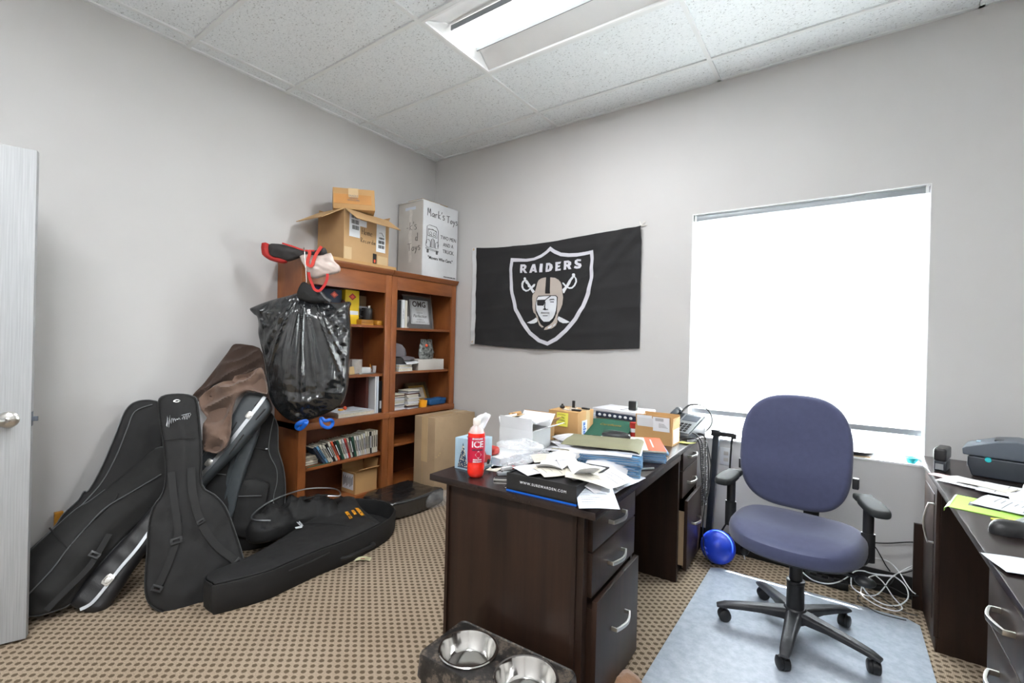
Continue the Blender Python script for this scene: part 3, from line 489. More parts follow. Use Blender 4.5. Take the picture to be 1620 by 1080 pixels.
D = json.loads(r'''{"flag":{"cloth":[[0.5609,2.1284],[0.7868,2.1105],[1.0814,2.1022],[1.352,2.1058],[1.6013,2.1178],[1.8321,2.1289],[2.077,2.1405],[2.0807,1.9189],[2.0802,1.62],[2.081,1.2712],[1.8554,1.2583],[1.5037,1.242],[1.1071,1.2424],[0.8134,1.2519],[0.5639,1.2667],[0.5626,1.6678]],"header":[[0.5214,2.1296],[0.5609,2.1284],[0.5626,1.6678],[0.5639,1.2667],[0.5145,1.2604],[0.5163,1.6693]],"eyes":[[0.5334,2.1158],[0.5354,1.2837]],"shield_o":[[0.9459,2.0041],[1.0218,1.9959],[1.0931,1.9871],[1.1683,1.9896],[1.2357,2.0103],[1.2906,2.0362],[1.3281,2.0666],[1.3724,2.0357],[1.4318,2.0071],[1.5052,1.9946],[1.5818,1.9905],[1.6563,1.996],[1.7063,2.0025],[1.7115,1.9357],[1.7118,1.7907],[1.6905,1.6749],[1.6463,1.5693],[1.5831,1.4732],[1.4998,1.3803],[1.4134,1.3127],[1.3304,1.2715],[1.2431,1.2978],[1.1455,1.3595],[1.0584,1.4525],[0.9904,1.5594],[0.9539,1.7032],[0.9407,1.8472],[0.9378,1.943]],"shield_i":[[0.9713,1.9703],[1.0346,1.9673],[1.1055,1.9628],[1.1804,1.9694],[1.2476,1.9878],[1.2968,2.012],[1.3292,2.0303],[1.3678,2.0058],[1.4273,1.9797],[1.4957,1.9671],[1.5674,1.9633],[1.6323,1.9681],[1.6803,1.9747],[1.6849,1.9335],[1.6826,1.7924],[1.6608,1.6867],[1.6185,1.5861],[1.5558,1.4929],[1.4742,1.4021],[1.3934,1.3379],[1.3294,1.3031],[1.2585,1.3244],[1.1655,1.3852],[1.0861,1.4735],[1.0203,1.5766],[0.9832,1.7021],[0.9701,1.8454],[0.9678,1.923]],"L_R":[[1.0424,1.9437],[1.0827,1.9421],[1.1019,1.9271],[1.0984,1.9079],[1.0869,1.8989],[1.113,1.867],[1.0878,1.8687],[1.0694,1.8928],[1.0641,1.8932],[1.0648,1.8711],[1.0446,1.8724]],"L_R_h":[[1.0638,1.925],[1.0773,1.925],[1.0778,1.9093],[1.0642,1.9093]],"L_A":[[1.1595,1.9373],[1.1859,1.9368],[1.2107,1.8665],[1.1879,1.867],[1.1848,1.8778],[1.1613,1.8779],[1.1576,1.8671],[1.1328,1.8677]],"L_A_h":[[1.1678,1.8924],[1.1718,1.91],[1.1798,1.8926]],"L_I":[[1.2323,1.9367],[1.2592,1.9346],[1.2613,1.8642],[1.2316,1.8652]],"L_D":[[1.2919,1.9359],[1.3265,1.9352],[1.3542,1.9181],[1.3602,1.8942],[1.3474,1.8717],[1.3231,1.864],[1.2912,1.8637]],"L_D_h":[[1.3117,1.9165],[1.3227,1.9157],[1.3275,1.8989],[1.3214,1.8829],[1.3116,1.8821]],"L_E":[[1.3817,1.9356],[1.4349,1.9361],[1.4264,1.9196],[1.4041,1.919],[1.4044,1.9074],[1.4267,1.9081],[1.4234,1.8935],[1.4043,1.893],[1.4046,1.8804],[1.4343,1.8812],[1.4332,1.866],[1.3837,1.8646]],"L_Q":[[1.459,1.9388],[1.499,1.9402],[1.5236,1.926],[1.5242,1.9054],[1.5121,1.8972],[1.5282,1.871],[1.5061,1.8702],[1.4873,1.8944],[1.4822,1.8939],[1.4829,1.8695],[1.461,1.8678]],"L_Q_h":[[1.4813,1.9233],[1.4943,1.9223],[1.4962,1.9112],[1.4828,1.9094]],"L_S":[[1.6072,1.9406],[1.6061,1.9263],[1.576,1.9278],[1.5788,1.9172],[1.6066,1.9083],[1.6121,1.8899],[1.6001,1.8728],[1.5725,1.8702],[1.5495,1.8772],[1.5541,1.8941],[1.5796,1.8878],[1.5885,1.8925],[1.5666,1.9],[1.5525,1.9147],[1.5555,1.9348],[1.5755,1.9446]],"sabL":[[1.0831,1.8309],[1.0948,1.8327],[1.105,1.8248],[1.1041,1.8141],[1.119,1.8046],[1.1371,1.7794],[1.1581,1.7542],[1.1816,1.7733],[1.1964,1.7716],[1.1912,1.755],[1.17,1.7382],[1.1936,1.7117],[1.1741,1.6957],[1.1532,1.7255],[1.1558,1.7326],[1.1303,1.7168],[1.1071,1.7129],[1.0773,1.7287],[1.0618,1.7539],[1.0591,1.7834],[1.0692,1.8024],[1.0855,1.8103],[1.0804,1.8213]],"sabL_h":[[1.0956,1.8034],[1.1003,1.7837],[1.12,1.7706],[1.1264,1.7509],[1.1457,1.7427],[1.1299,1.7289],[1.1096,1.7264],[1.0875,1.7405],[1.0775,1.7629],[1.0803,1.7847]],"sabR":[[1.5379,1.8353],[1.5532,1.8362],[1.5601,1.8258],[1.559,1.8122],[1.5747,1.7932],[1.5788,1.7704],[1.5635,1.7395],[1.5386,1.7189],[1.513,1.7182],[1.4921,1.7269],[1.4698,1.6866],[1.4593,1.687],[1.4506,1.7173],[1.4736,1.737],[1.4493,1.7635],[1.448,1.7704],[1.4596,1.7698],[1.4811,1.7481],[1.5059,1.7857],[1.5359,1.8159],[1.533,1.8274]],"sabR_h":[[1.5514,1.8082],[1.5621,1.7917],[1.5642,1.7712],[1.5506,1.747],[1.5332,1.7319],[1.5127,1.7301],[1.4996,1.7357],[1.517,1.7577],[1.5292,1.7821],[1.5416,1.7951]],"tipL":[[1.2102,1.4981],[1.2264,1.4846],[1.2225,1.4617],[1.1934,1.4503],[1.1567,1.4484],[1.1185,1.4562],[1.1607,1.4716],[1.1901,1.4849]],"tipR":[[1.4241,1.5055],[1.4548,1.4923],[1.4888,1.4755],[1.5223,1.46],[1.4936,1.4517],[1.4602,1.4517],[1.4303,1.4647],[1.4149,1.4833]],"helmet":[[1.2155,1.7792],[1.2284,1.8015],[1.2505,1.8135],[1.277,1.8196],[1.2947,1.8205],[1.3386,1.8179],[1.382,1.8116],[1.4124,1.795],[1.432,1.7754],[1.4434,1.749],[1.451,1.7007],[1.4608,1.6524],[1.4539,1.601],[1.4321,1.5498],[1.42,1.5278],[1.4126,1.4908],[1.4155,1.4611],[1.4015,1.4314],[1.3677,1.4089],[1.3245,1.3993],[1.2981,1.3972],[1.3064,1.4162],[1.3495,1.4388],[1.3748,1.4612],[1.3953,1.4983],[1.4028,1.5354],[1.4109,1.5502],[1.2131,1.5536],[1.209,1.5383],[1.228,1.5075],[1.2379,1.4769],[1.2613,1.4426],[1.293,1.4218],[1.2755,1.4153],[1.2481,1.435],[1.2315,1.4655],[1.2146,1.5],[1.2072,1.523],[1.1885,1.5386],[1.1757,1.585],[1.169,1.6545],[1.1727,1.6852],[1.1905,1.7037],[1.2033,1.73]],"stripe":[[1.2982,1.8203],[1.3386,1.8179],[1.3432,1.6882],[1.294,1.6901]],"face_b":[[1.2276,1.6755],[1.3946,1.6725],[1.4121,1.6578],[1.41,1.5799],[1.4072,1.5279],[1.3868,1.4947],[1.3661,1.465],[1.3448,1.4501],[1.2878,1.4501],[1.2604,1.473],[1.2325,1.5075],[1.2087,1.546],[1.2026,1.5998],[1.2123,1.6569]],"face":[[1.2278,1.6671],[1.2991,1.6692],[1.3904,1.6667],[1.4036,1.6562],[1.4043,1.6023],[1.4002,1.5504],[1.3903,1.5207],[1.374,1.4911],[1.3444,1.4651],[1.3182,1.4633],[1.2918,1.4634],[1.2645,1.4843],[1.239,1.515],[1.2176,1.5535],[1.2092,1.6073],[1.2158,1.6453]],"patch":[[1.2173,1.6415],[1.2955,1.641],[1.3429,1.6695],[1.3581,1.669],[1.3044,1.6388],[1.3001,1.6333],[1.29,1.6014],[1.2814,1.5922],[1.2254,1.5946],[1.2196,1.607]],"brow":[[1.3329,1.636],[1.348,1.6431],[1.3782,1.6447],[1.3871,1.6344],[1.372,1.6367],[1.3504,1.6344]],"lid":[[1.3398,1.6246],[1.381,1.6223],[1.379,1.616],[1.3509,1.6179]],"nose":[[1.296,1.6239],[1.3027,1.62],[1.3017,1.5785],[1.3131,1.5632],[1.3306,1.5647],[1.3338,1.559],[1.3024,1.5551],[1.2778,1.5619],[1.2952,1.5729],[1.2893,1.5787]],"mouth":[[1.276,1.5506],[1.2674,1.5375],[1.3468,1.5344],[1.3469,1.5295],[1.2587,1.5308]],"mouth2":[[1.2792,1.5146],[1.3299,1.514],[1.3279,1.5084],[1.2816,1.5088]],"buck1":[[1.3348,1.42],[1.367,1.4332],[1.3693,1.4276],[1.3547,1.4107],[1.3373,1.4088]],"buck2":[[1.3757,1.4313],[1.4009,1.4518],[1.402,1.4425],[1.3866,1.4276]]},"slabs":{"frontbag":{"f":[[0.7,-2.42,0.0],[0.3162,0.9487,0.0],[-0.3284,0.1095,0.9382],[0.89,-0.2967,0.3461]],"o":[[0.0003,1.0333],[0.069,1.0445],[0.1344,1.0295],[0.1588,0.9835],[0.178,0.7356],[0.1798,0.5554],[0.2351,0.4949],[0.2826,0.427],[0.3201,0.3125],[0.3602,0.1552],[0.3452,0.1239],[0.2328,0.0328],[0.1667,-0.0148],[0.1168,-0.0308],[0.0547,-0.0183],[-0.0035,0.0224],[-0.0346,0.0777],[-0.0421,0.1623],[-0.0376,0.2788],[-0.0357,0.3875],[-0.0206,0.4779],[0.0169,0.5417],[0.0266,0.6452],[0.0084,0.8236],[-0.0119,0.9795]],"strap1":[[0.0488,0.6328],[0.0646,0.4818],[0.0795,0.364],[0.0751,0.3024],[0.0353,0.1779],[0.0043,0.1096]],"strap2":[[0.1319,0.6441],[0.1386,0.5217],[0.1737,0.3708],[0.2368,0.2479],[0.3299,0.1456]],"ring":[[0.0662,1.0007]],"sig":[[0.0238,0.8849],[0.1236,0.9096]],"seam":[[0.0051,0.8239],[0.0222,0.6459]]},"gigbag":{"f":[[0.43,-2.7,0.02],[0.3399,0.9405,0.0],[-0.4421,0.1598,0.8826],[0.8301,-0.3,0.47]],"o":[[0.3169,0.7369],[0.2137,0.6397],[0.133,0.5568],[0.0658,0.4983],[0.019,0.4676],[-0.05,0.393],[-0.1183,0.3118],[-0.1678,0.2544],[-0.1926,0.1832],[-0.1721,0.0817],[-0.0918,0.0278],[-0.0148,0.0277],[0.0386,0.0461],[0.0769,0.1153],[0.1553,0.2274],[0.2516,0.3335],[0.38,0.4311],[0.4101,0.5985],[0.3826,0.7219]],"pocket":[[-0.0586,0.3862],[-0.0047,0.3049],[0.0179,0.282],[0.0488,0.3425],[0.1601,0.4624],[0.1783,0.5062]],"zipline":[[0.352,0.5774],[0.2425,0.5094],[0.1405,0.446],[0.0759,0.3682],[0.016,0.2824],[-0.0313,0.1994],[-0.097,0.1151]],"strap":[[0.1595,0.3135],[0.1252,0.2341],[0.0914,0.17],[0.0153,0.0857],[-0.0327,0.0327]],"buck":[[0.114,0.2269]]},"backbag":{"f":[[0.12,-2.28,0.895],[0.2102,0.9776,0.0],[-0.294,0.0632,0.9537],[0.9324,-0.2005,0.3008]],"o":[[-0.0925,0.0038],[-0.0696,0.023],[-0.0347,0.0326],[0.0105,0.0281],[0.0491,-0.0023],[0.0597,-0.148],[0.0339,-0.3222],[-0.0698,-0.4597],[-0.1758,-0.5976],[-0.3211,-0.7113],[-0.4354,-0.7961],[-0.487,-0.7802],[-0.4901,-0.6993],[-0.4408,-0.637],[-0.3711,-0.5639],[-0.3399,-0.5089],[-0.2882,-0.4562],[-0.2673,-0.4149],[-0.2493,-0.4118],[-0.1996,-0.2998],[-0.1423,-0.1258],[-0.115,-0.0343]],"seam":[[0.0067,0.0008],[-0.0696,-0.0337],[-0.1035,-0.13],[-0.1468,-0.2664],[-0.1987,-0.3812],[-0.2585,-0.4623],[-0.3434,-0.5581]]},"hardcaselow":{"f":[[0.47,-2.6,0.02],[0.4648,0.8854,0.0],[-0.3805,0.1997,0.903],[0.7995,-0.4197,0.4297]],"o":[[-0.0826,0.0478],[-0.0703,0.0267],[-0.0308,-0.0012],[0.0141,-0.0184],[0.052,-0.0131],[0.0891,0.0444],[0.1299,0.1295],[0.1739,0.2061],[0.2199,0.2862],[0.2045,0.4448],[0.1263,0.3512],[0.0364,0.2294],[-0.0389,0.1262]],"trim":[[-0.0321,0.0078],[0.0081,0.027],[0.0536,0.0914],[0.0957,0.1594],[0.1497,0.2348],[0.1951,0.3155]],"latch":[[0.0557,0.114]]},"hardcasetop":{"f":[[0.36,-1.9,0.81],[0.6247,0.7809,-0.0],[-0.2185,0.1748,0.96],[0.7497,-0.5997,0.2799]],"o":[[-0.0051,0.1386],[0.045,0.1497],[0.0975,0.1379],[0.1356,0.0881],[0.1359,0.0277],[0.0517,-0.0949],[-0.0359,-0.2156],[-0.1592,-0.3659],[-0.2238,-0.4697],[-0.2948,-0.5209],[-0.3088,-0.4075],[-0.2457,-0.2809],[-0.1989,-0.2238],[-0.13,-0.105],[-0.0584,0.0184]],"trim":[[0.1137,0.1212],[0.0815,0.0643],[0.0057,-0.059],[-0.0558,-0.1536],[-0.1157,-0.2424],[-0.1688,-0.3142],[-0.2305,-0.4123]],"latch":[[0.0382,0.0102],[-0.1455,-0.256]],"rib":[[-0.0254,-0.0299],[-0.0782,-0.1375],[0.0596,0.0646],[0.0995,0.1131],[0.0167,-0.1017],[-0.0498,-0.215],[0.0738,-0.0162],[0.1196,0.0475]]},"hardcasethin":{"f":[[0.33,-1.86,0.55],[0.6757,0.7372,0.0],[-0.1479,0.1356,0.9797],[0.7222,-0.662,0.2006]],"o":[[-0.0685,0.0783],[0.0339,0.2226],[0.0582,0.2109],[0.0432,0.1094],[0.0041,-0.0448],[-0.0247,-0.1847],[-0.0495,-0.3371],[-0.1051,-0.3499],[-0.1529,-0.3162],[-0.1321,-0.2228],[-0.0966,-0.0635]],"ridge":[[-0.012,0.1441],[-0.0628,-0.0428],[-0.0888,-0.2034],[-0.1081,-0.3185]],"vent":[[0.0061,0.1776],[0.0324,0.1772],[0.0366,0.1264],[0.0103,0.1269]]},"rightbag":{"f":[[0.36,-1.72,0.3],[0.4388,0.8986,0.0],[-0.2013,0.0983,0.9746],[0.8757,-0.4277,0.224]],"o":[[-0.116,0.5112],[-0.0427,0.5313],[0.0007,0.5051],[0.0343,0.4311],[0.0378,0.3355],[0.042,0.2644],[0.0702,0.1681],[0.0844,0.0507],[0.0814,-0.063],[0.0532,-0.1711],[0.0133,-0.2854],[-0.097,-0.3089],[-0.2234,-0.2861],[-0.3021,-0.1788],[-0.3177,-0.0081],[-0.2946,0.1399],[-0.2408,0.267],[-0.1843,0.3757]],"pocket":[[-0.1521,0.1125],[-0.0344,0.0899],[-0.0079,0.0618],[-0.0267,-0.0481],[-0.0691,-0.2173],[-0.1975,-0.1961],[-0.1961,-0.0789]],"zipl":[[-0.1725,0.0211],[-0.0504,0.0086]],"pipe":[[0.0119,0.4804],[-0.0059,0.3861],[-0.015,0.2927],[-0.0034,0.2335],[0.0295,0.1607],[0.035,0.0795],[0.0173,-0.0092],[0.0169,-0.1211]],"badge":[[-0.0276,0.2857]],"seam":[[-0.0956,0.2996],[-0.0168,0.2754]]},"middlebag":{"f":[[0.22,-2.0,0.5],[0.4388,0.8986,0.0],[-0.2356,0.115,0.965],[0.8671,-0.4235,0.2622]],"o":[[-0.1097,0.1748],[-0.0631,0.1712],[-0.005,0.1334],[0.1122,0.1012],[0.1724,0.0847],[0.1578,-0.1138],[0.1251,-0.3233],[0.1099,-0.4452],[-0.001,-0.436],[-0.0474,-0.1938],[-0.1077,-0.0609]],"zipl":[[-0.0101,-0.0241],[0.0731,-0.044]]},"hide_dark":{"f":[[0.22,-1.95,0.95],[0.6508,0.7593,0.0],[-0.2695,0.231,0.9349],[0.7098,-0.6084,0.3549]],"o":[[-0.168,-0.0285],[-0.1241,0.0402],[-0.0922,0.0964],[-0.0114,0.2541],[0.0061,0.2966],[0.028,0.3146],[0.0869,0.311],[0.1666,0.2901],[0.2002,0.2108],[0.217,0.125],[0.1957,0.1066],[0.1493,0.1426],[0.1012,0.106],[0.0532,0.0759],[-0.0075,0.0697],[-0.065,0.0461],[-0.1139,-0.0288],[-0.1303,-0.0514]]},"hide_light":{"f":[[0.38,-1.98,0.85],[0.663,0.7486,0.0],[-0.2287,0.2025,0.9522],[0.7128,-0.6313,0.3055]],"o":[[-0.1705,0.0841],[-0.1097,0.1501],[-0.055,0.1838],[-0.011,0.1897],[0.0006,0.2181],[0.0597,0.23],[0.1029,0.2534],[0.1369,0.2712],[0.1629,0.2193],[0.1882,0.1224],[0.1689,0.1111],[0.1168,0.1247],[0.0713,0.1269],[0.0433,0.109],[0.0178,0.0725],[0.0093,-0.0203],[0.0161,-0.1167],[0.0016,-0.195],[-0.0414,-0.23],[-0.0802,-0.2206],[-0.1098,-0.2096],[-0.1265,-0.1139],[-0.1298,-0.0612],[-0.115,-0.0295],[-0.1494,0.0137]]},"garbage":{"f":[[0.55,-1.62,1.2],[0.6606,0.7507,0.0],[-0.015,0.0132,0.9998],[0.7506,-0.6605,0.02]],"o":[[-0.3337,0.2579],[-0.3132,0.2726],[-0.2508,0.303],[-0.1665,0.3346],[-0.098,0.3566],[-0.0462,0.375],[0.007,0.3548],[0.0517,0.3398],[0.1056,0.3231],[0.1778,0.3186],[0.2467,0.3292],[0.2404,0.2904],[0.2457,0.2231],[0.2568,0.1463],[0.2553,0.0596],[0.2494,-0.0655],[0.2455,-0.1999],[0.2294,-0.2861],[0.1947,-0.3432],[0.1239,-0.3853],[0.0449,-0.4173],[-0.0335,-0.4349],[-0.0946,-0.42],[-0.1472,-0.3775],[-0.1917,-0.3123],[-0.2149,-0.2382],[-0.2259,-0.1458],[-0.2411,-0.0535],[-0.2647,0.0385],[-0.281,0.1121],[-0.2809,0.1675],[-0.2906,0.2134],[-0.3077,0.2266]],"neck":[[-0.0116,0.3937]],"tieL":[[0.0186,-0.4217],[-0.0076,-0.426],[-0.029,-0.4397],[-0.0346,-0.4583],[-0.0195,-0.4679],[0.0019,-0.4543],[0.0189,-0.4311]],"tieR":[[0.1024,-0.4134],[0.112,-0.4419],[0.1393,-0.4613],[0.1616,-0.457],[0.1717,-0.4334],[0.1605,-0.4142],[0.1292,-0.4185],[0.111,-0.4041]],"hang":[[-0.0419,0.3781],[-0.038,0.3972],[-0.0164,0.4077],[0.0101,0.4062],[0.0325,0.3959],[0.0775,0.3743],[0.1051,0.3422],[0.1371,0.3197]],"hook":[[-0.0103,0.4127],[-0.0098,0.4602]],"strap":[[0.0141,0.49],[0.0222,0.4524],[0.0363,0.4199],[0.0504,0.3873],[0.0774,0.3791],[0.1034,0.409],[0.1203,0.4481],[0.123,0.4866]]},"tote_dark":{"f":[[0.43,-1.52,1.83],[0.6757,0.7372,0.0],[-0.1119,0.1026,0.9884],[0.7286,-0.6679,0.1518]],"o":[[-0.2671,0.055],[-0.226,0.0631],[-0.1839,0.0608],[-0.127,0.0489],[-0.06,0.0324],[-0.0025,0.0256],[0.0631,0.0566],[0.0832,0.042],[0.0847,0.0101],[0.0468,-0.003],[-0.0296,-0.0026],[-0.0764,-0.0135],[-0.1222,-0.0348],[-0.1543,-0.0446],[-0.2015,-0.0319],[-0.2438,-0.0216],[-0.2615,0.0032]]},"tote_red":{"f":[[0.43,-1.52,1.83],[0.6757,0.7372,0.0],[-0.1119,0.1026,0.9884],[0.7286,-0.6679,0.1518]],"o":[[-0.3105,0.065],[-0.2628,0.0594],[-0.2615,0.0032],[-0.239,-0.0239],[-0.1972,-0.0265],[-0.1687,-0.0377],[-0.1541,-0.0482],[-0.1767,-0.058],[-0.2141,-0.0535],[-0.2609,-0.0409],[-0.2944,-0.0197],[-0.3072,0.0002]]},"tote_light":{"f":[[0.43,-1.52,1.83],[0.6757,0.7372,0.0],[-0.1119,0.1026,0.9884],[0.7286,-0.6679,0.1518]],"o":[[-0.0764,-0.0135],[-0.0299,0.0027],[0.018,-0.0022],[0.0657,0.0036],[0.1131,0.0226],[0.135,-0.0293],[0.1679,-0.0592],[0.1764,-0.0853],[0.158,-0.1075],[0.1008,-0.1239],[0.0538,-0.1422],[0.0116,-0.1523],[-0.0184,-0.1227],[-0.0445,-0.0771]],"handle":[[-0.0141,0.0195],[-0.008,-0.0065],[-0.0191,-0.0651],[-0.0062,-0.0853],[0.0102,-0.0818],[0.0201,-0.0417],[0.0325,-0.0039],[0.0611,0.0485]],"stripe":[[-0.1791,0.0585],[-0.1172,0.0417],[-0.0547,0.0221],[-0.0213,0.0191],[0.0168,0.0216]]}},"lying":[[0.826,-2.271],[0.892,-2.27],[0.933,-2.252],[0.991,-2.064],[0.987,-1.944],[0.975,-1.808],[0.975,-1.711],[0.979,-1.593],[0.961,-1.449],[0.934,-1.31],[0.889,-1.197],[0.802,-1.091],[0.713,-1.054],[0.619,-1.049],[0.533,-1.07],[0.435,-1.116],[0.368,-1.189],[0.353,-1.286],[0.391,-1.369],[0.524,-1.551],[0.67,-1.831],[0.742,-2.005],[0.763,-2.138],[0.78,-2.231]],"lyt":[[0.767,-1.389,0.15],[0.886,-1.411,0.15],[0.648,-1.654,0.15],[0.747,-1.646,0.15],[0.506,-1.694,0.15],[0.917,-1.567,0.15]],"white1":[[3.101,-0.229,0.086],[3.154,-0.263,0.07],[3.216,-0.263,0.07],[3.268,-0.232,0.084],[3.304,-0.19,0.103],[3.336,-0.143,0.125],[3.372,-0.127,0.132],[3.407,-0.129,0.131],[3.465,-0.119,0.135],[3.496,-0.113,0.138],[3.524,-0.131,0.13],[3.544,-0.162,0.116],[3.549,-0.203,0.098],[3.539,-0.239,0.082],[3.508,-0.276,0.065],[3.464,-0.293,0.057],[3.421,-0.284,0.061],[3.389,-0.259,0.072],[3.368,-0.223,0.089],[3.371,-0.194,0.102],[3.398,-0.155,0.119],[3.426,-0.133,0.129],[3.472,-0.122,0.134],[3.496,-0.111,0.139],[3.552,-0.046,0.168],[3.602,-0.02,0.198]],"white2":[[3.602,-0.02,0.19],[3.551,-0.058,0.163],[3.512,-0.093,0.147],[3.479,-0.142,0.125],[3.45,-0.209,0.095],[3.418,-0.256,0.074],[3.373,-0.27,0.067],[3.335,-0.252,0.075],[3.32,-0.225,0.088],[3.327,-0.152,0.121],[3.364,-0.097,0.145],[3.397,-0.042,0.17],[3.438,-0.022,0.179],[3.485,-0.029,0.176],[3.52,-0.075,0.155],[3.546,-0.14,0.126],[3.564,-0.176,0.11],[3.578,-0.187,0.105]],"white3":[[3.422,-0.135,0.128],[3.448,-0.159,0.117],[3.469,-0.196,0.101],[3.489,-0.237,0.082],[3.518,-0.277,0.064],[3.515,-0.298,0.055],[3.488,-0.314,0.048],[3.438,-0.313,0.048],[3.391,-0.295,0.056],[3.362,-0.269,0.068],[3.364,-0.23,0.085],[3.37,-0.211,0.094]],"black1":[[3.379,-0.03,0.26],[3.412,-0.03,0.261],[3.475,-0.03,0.274],[3.551,-0.03,0.3],[3.603,-0.03,0.313],[3.625,-0.03,0.314]],"black2":[[3.396,-0.03,0.26],[3.424,-0.03,0.239],[3.449,-0.03,0.196],[3.469,-0.03,0.157],[3.489,-0.03,0.128]],"black3":[[3.276,-0.232,0.084],[3.335,-0.224,0.088],[3.394,-0.197,0.1],[3.44,-0.185,0.106],[3.491,-0.188,0.105],[3.541,-0.206,0.096],[3.588,-0.194,0.102]],"black4":[[3.602,-0.028,0.176],[3.551,-0.07,0.157],[3.511,-0.102,0.143],[3.478,-0.171,0.112],[3.424,-0.208,0.096],[3.374,-0.204,0.097],[3.276,-0.218,0.091]],"black5":[[3.575,-0.305,0.052],[3.534,-0.306,0.051],[3.486,-0.29,0.059],[3.43,-0.254,0.075],[3.377,-0.269,0.068],[3.35,-0.285,0.061],[3.354,-0.315,0.047],[3.398,-0.339,0.036],[3.444,-0.351,0.031],[3.514,-0.348,0.032],[3.531,-0.346,0.033]]}''')
S = D['slabs']
def SF(k): return frameM(*S[k]['f'])
def SW(k, pts, dz=0): T = SF(k); return [T @ Vector((x, y, dz)) for x, y in pts]
def nz(x, y, z=0): return noise.noise(Vector((x, y, z)))
# ================================================================== the room
CH = 3.022
GX = [.1295+1.2192*i for i in range(0, 4)]; GY = [-.2745-.6096*i for i in range(0, 8)]
XR, YF = 4.62, -4.72
fl = MB().box((0, YF, -.08), (XR, 0, 0)); struct(fl.build('floor', 'carpet'))
cb = MB(); xs = [0]+GX+[XR]; ys = [0]+GY+[YF]
FIX = [(1, 2), (2, 6)]     # cells (column, row) that hold a fitting
for i in range(len(xs)-1):
    for j in range(len(ys)-1):
        if (i, j) == (2, 2) or (i, j) in ((2, 6), (3, 6)): continue
        cb.box((xs[i], ys[j+1], CH+.008), (xs[i+1], ys[j], CH+.03))
ceil = struct(cb.build('ceiling', 'tile', weld=False))
tg = MB()
for x in GX: tg.box((x-.012, YF, CH-.002), (x+.012, 0, CH+.009))
for y in GY: tg.box((0, y-.012, CH-.0015), (XR, y+.012, CH+.009))
tg.box((0, -.022, CH-.002), (XR, 0, CH+.009)); tg.box((0, YF, CH-.002), (.022, 0, CH+.009))
struct(tg.build('trim_1', 'tee', weld=False))
struct(MB().box((-.1, YF-.1, CH+.13), (XR+.1, .16, CH+.2)).build('light_seal_slab', 'tee'))  # unseen slab added over the tiles to stop sky light leaking in
struct(MB().box((-.12, YF, -.08), (0, 0, CH+.14)).build('wall_left', 'wall'))
WX0, WX1, WZ0, WZ1 = 2.421, 3.619, .700, 2.176
wb = MB()
wb.box((-.12, 0, -.08), (WX0, .14, CH+.14)); wb.box((WX1, 0, -.08), (XR+.12, .14, CH+.14))
wb.box((WX0, 0, -.08), (WX1, .14, WZ0)); wb.box((WX0, 0, WZ1), (WX1, .14, CH+.14))
struct(wb.build('wall_back', 'wall', weld=False))
struct(MB().box((XR, YF, -.08), (XR+.12, 0, CH+.14)).build('wall_right', 'wall'))
struct(MB().box((-.12, YF-.12, -.08), (XR+.12, YF, CH+.14)).build('wall_front', 'wall'))
struct(MB().box((.001, -.014, 0), (XR, 0, .115)).build('baseboard_back', 'rubber', bevel=.003))
struct(MB().box((0, YF, 0), (.012, -1.53, .115)).build('baseboard_left', 'rubber', bevel=.003))
struct(MB().box((XR-.012, YF, 0), (XR, -.02, .115)).build('baseboard_right', 'rubber', bevel=.003))
# window
wf = MB(); t = .035
for a, b in (((WX0, .09, WZ0), (WX0+t, .13, WZ1)), ((WX1-t, .09, WZ0), (WX1, .13, WZ1)), ((WX0+t, .09, WZ0), (WX1-t, .13, WZ0+.02)), ((WX0+t, .09, WZ1-t), (WX1-t, .13, WZ1))): wf.box(a, b)
win = struct(wf.build('window_1', 'white_metal', weld=False))
lt = .004; lv = MB()
lv.box((WX0, -.002, WZ0), (WX0+lt, .09, WZ1)); lv.box((WX1-lt, -.002, WZ0), (WX1, .09, WZ1)); lv.box((WX0, -.002, WZ1-lt), (WX1, .09, WZ1))
lv.build('window_reveal', 'white_metal', win, weld=False)
MB().box((WX0, -.004, WZ0-.004), (WX1, .09, WZ0+.006)).build('window_sill', 'white_metal', win)
MB().box((WX0+t, .107, WZ0+.02), (WX1-t, .111, WZ1-t)).build('pane', 'glass', win)
bl = thing('roller_blind', 'white roller blind pulled almost all the way down over the bright window', 'blind', (3.02, .045, .864))
def blind(u, v):
    x = WX0+.012+u*(WX1-WX0-.024); return (x-3.02, .003*sin(u*9), (WZ1-.035-.869)*v+.005)
MB().grid(blind, 24, 2, th=.0012).build('blind_fabric', 'blind', bl)
MB().box((-.588, -.005, -.014), (.588, .004, .018)).build('bottom_rail', 'silver_plastic', bl, bevel=.003)
MB().box((-.590, -.030, WZ1-.044-.864), (.590, .020, WZ1-.010-.864)).build('head_rail', 'silver_plastic', bl, bevel=.004)
for x in (-.583, .583): MB().box((x-.006, -.032, WZ1-.046-.864), (x+.006, .03, WZ1-.004-.864)).build('bracket', 'white_plastic', bl)
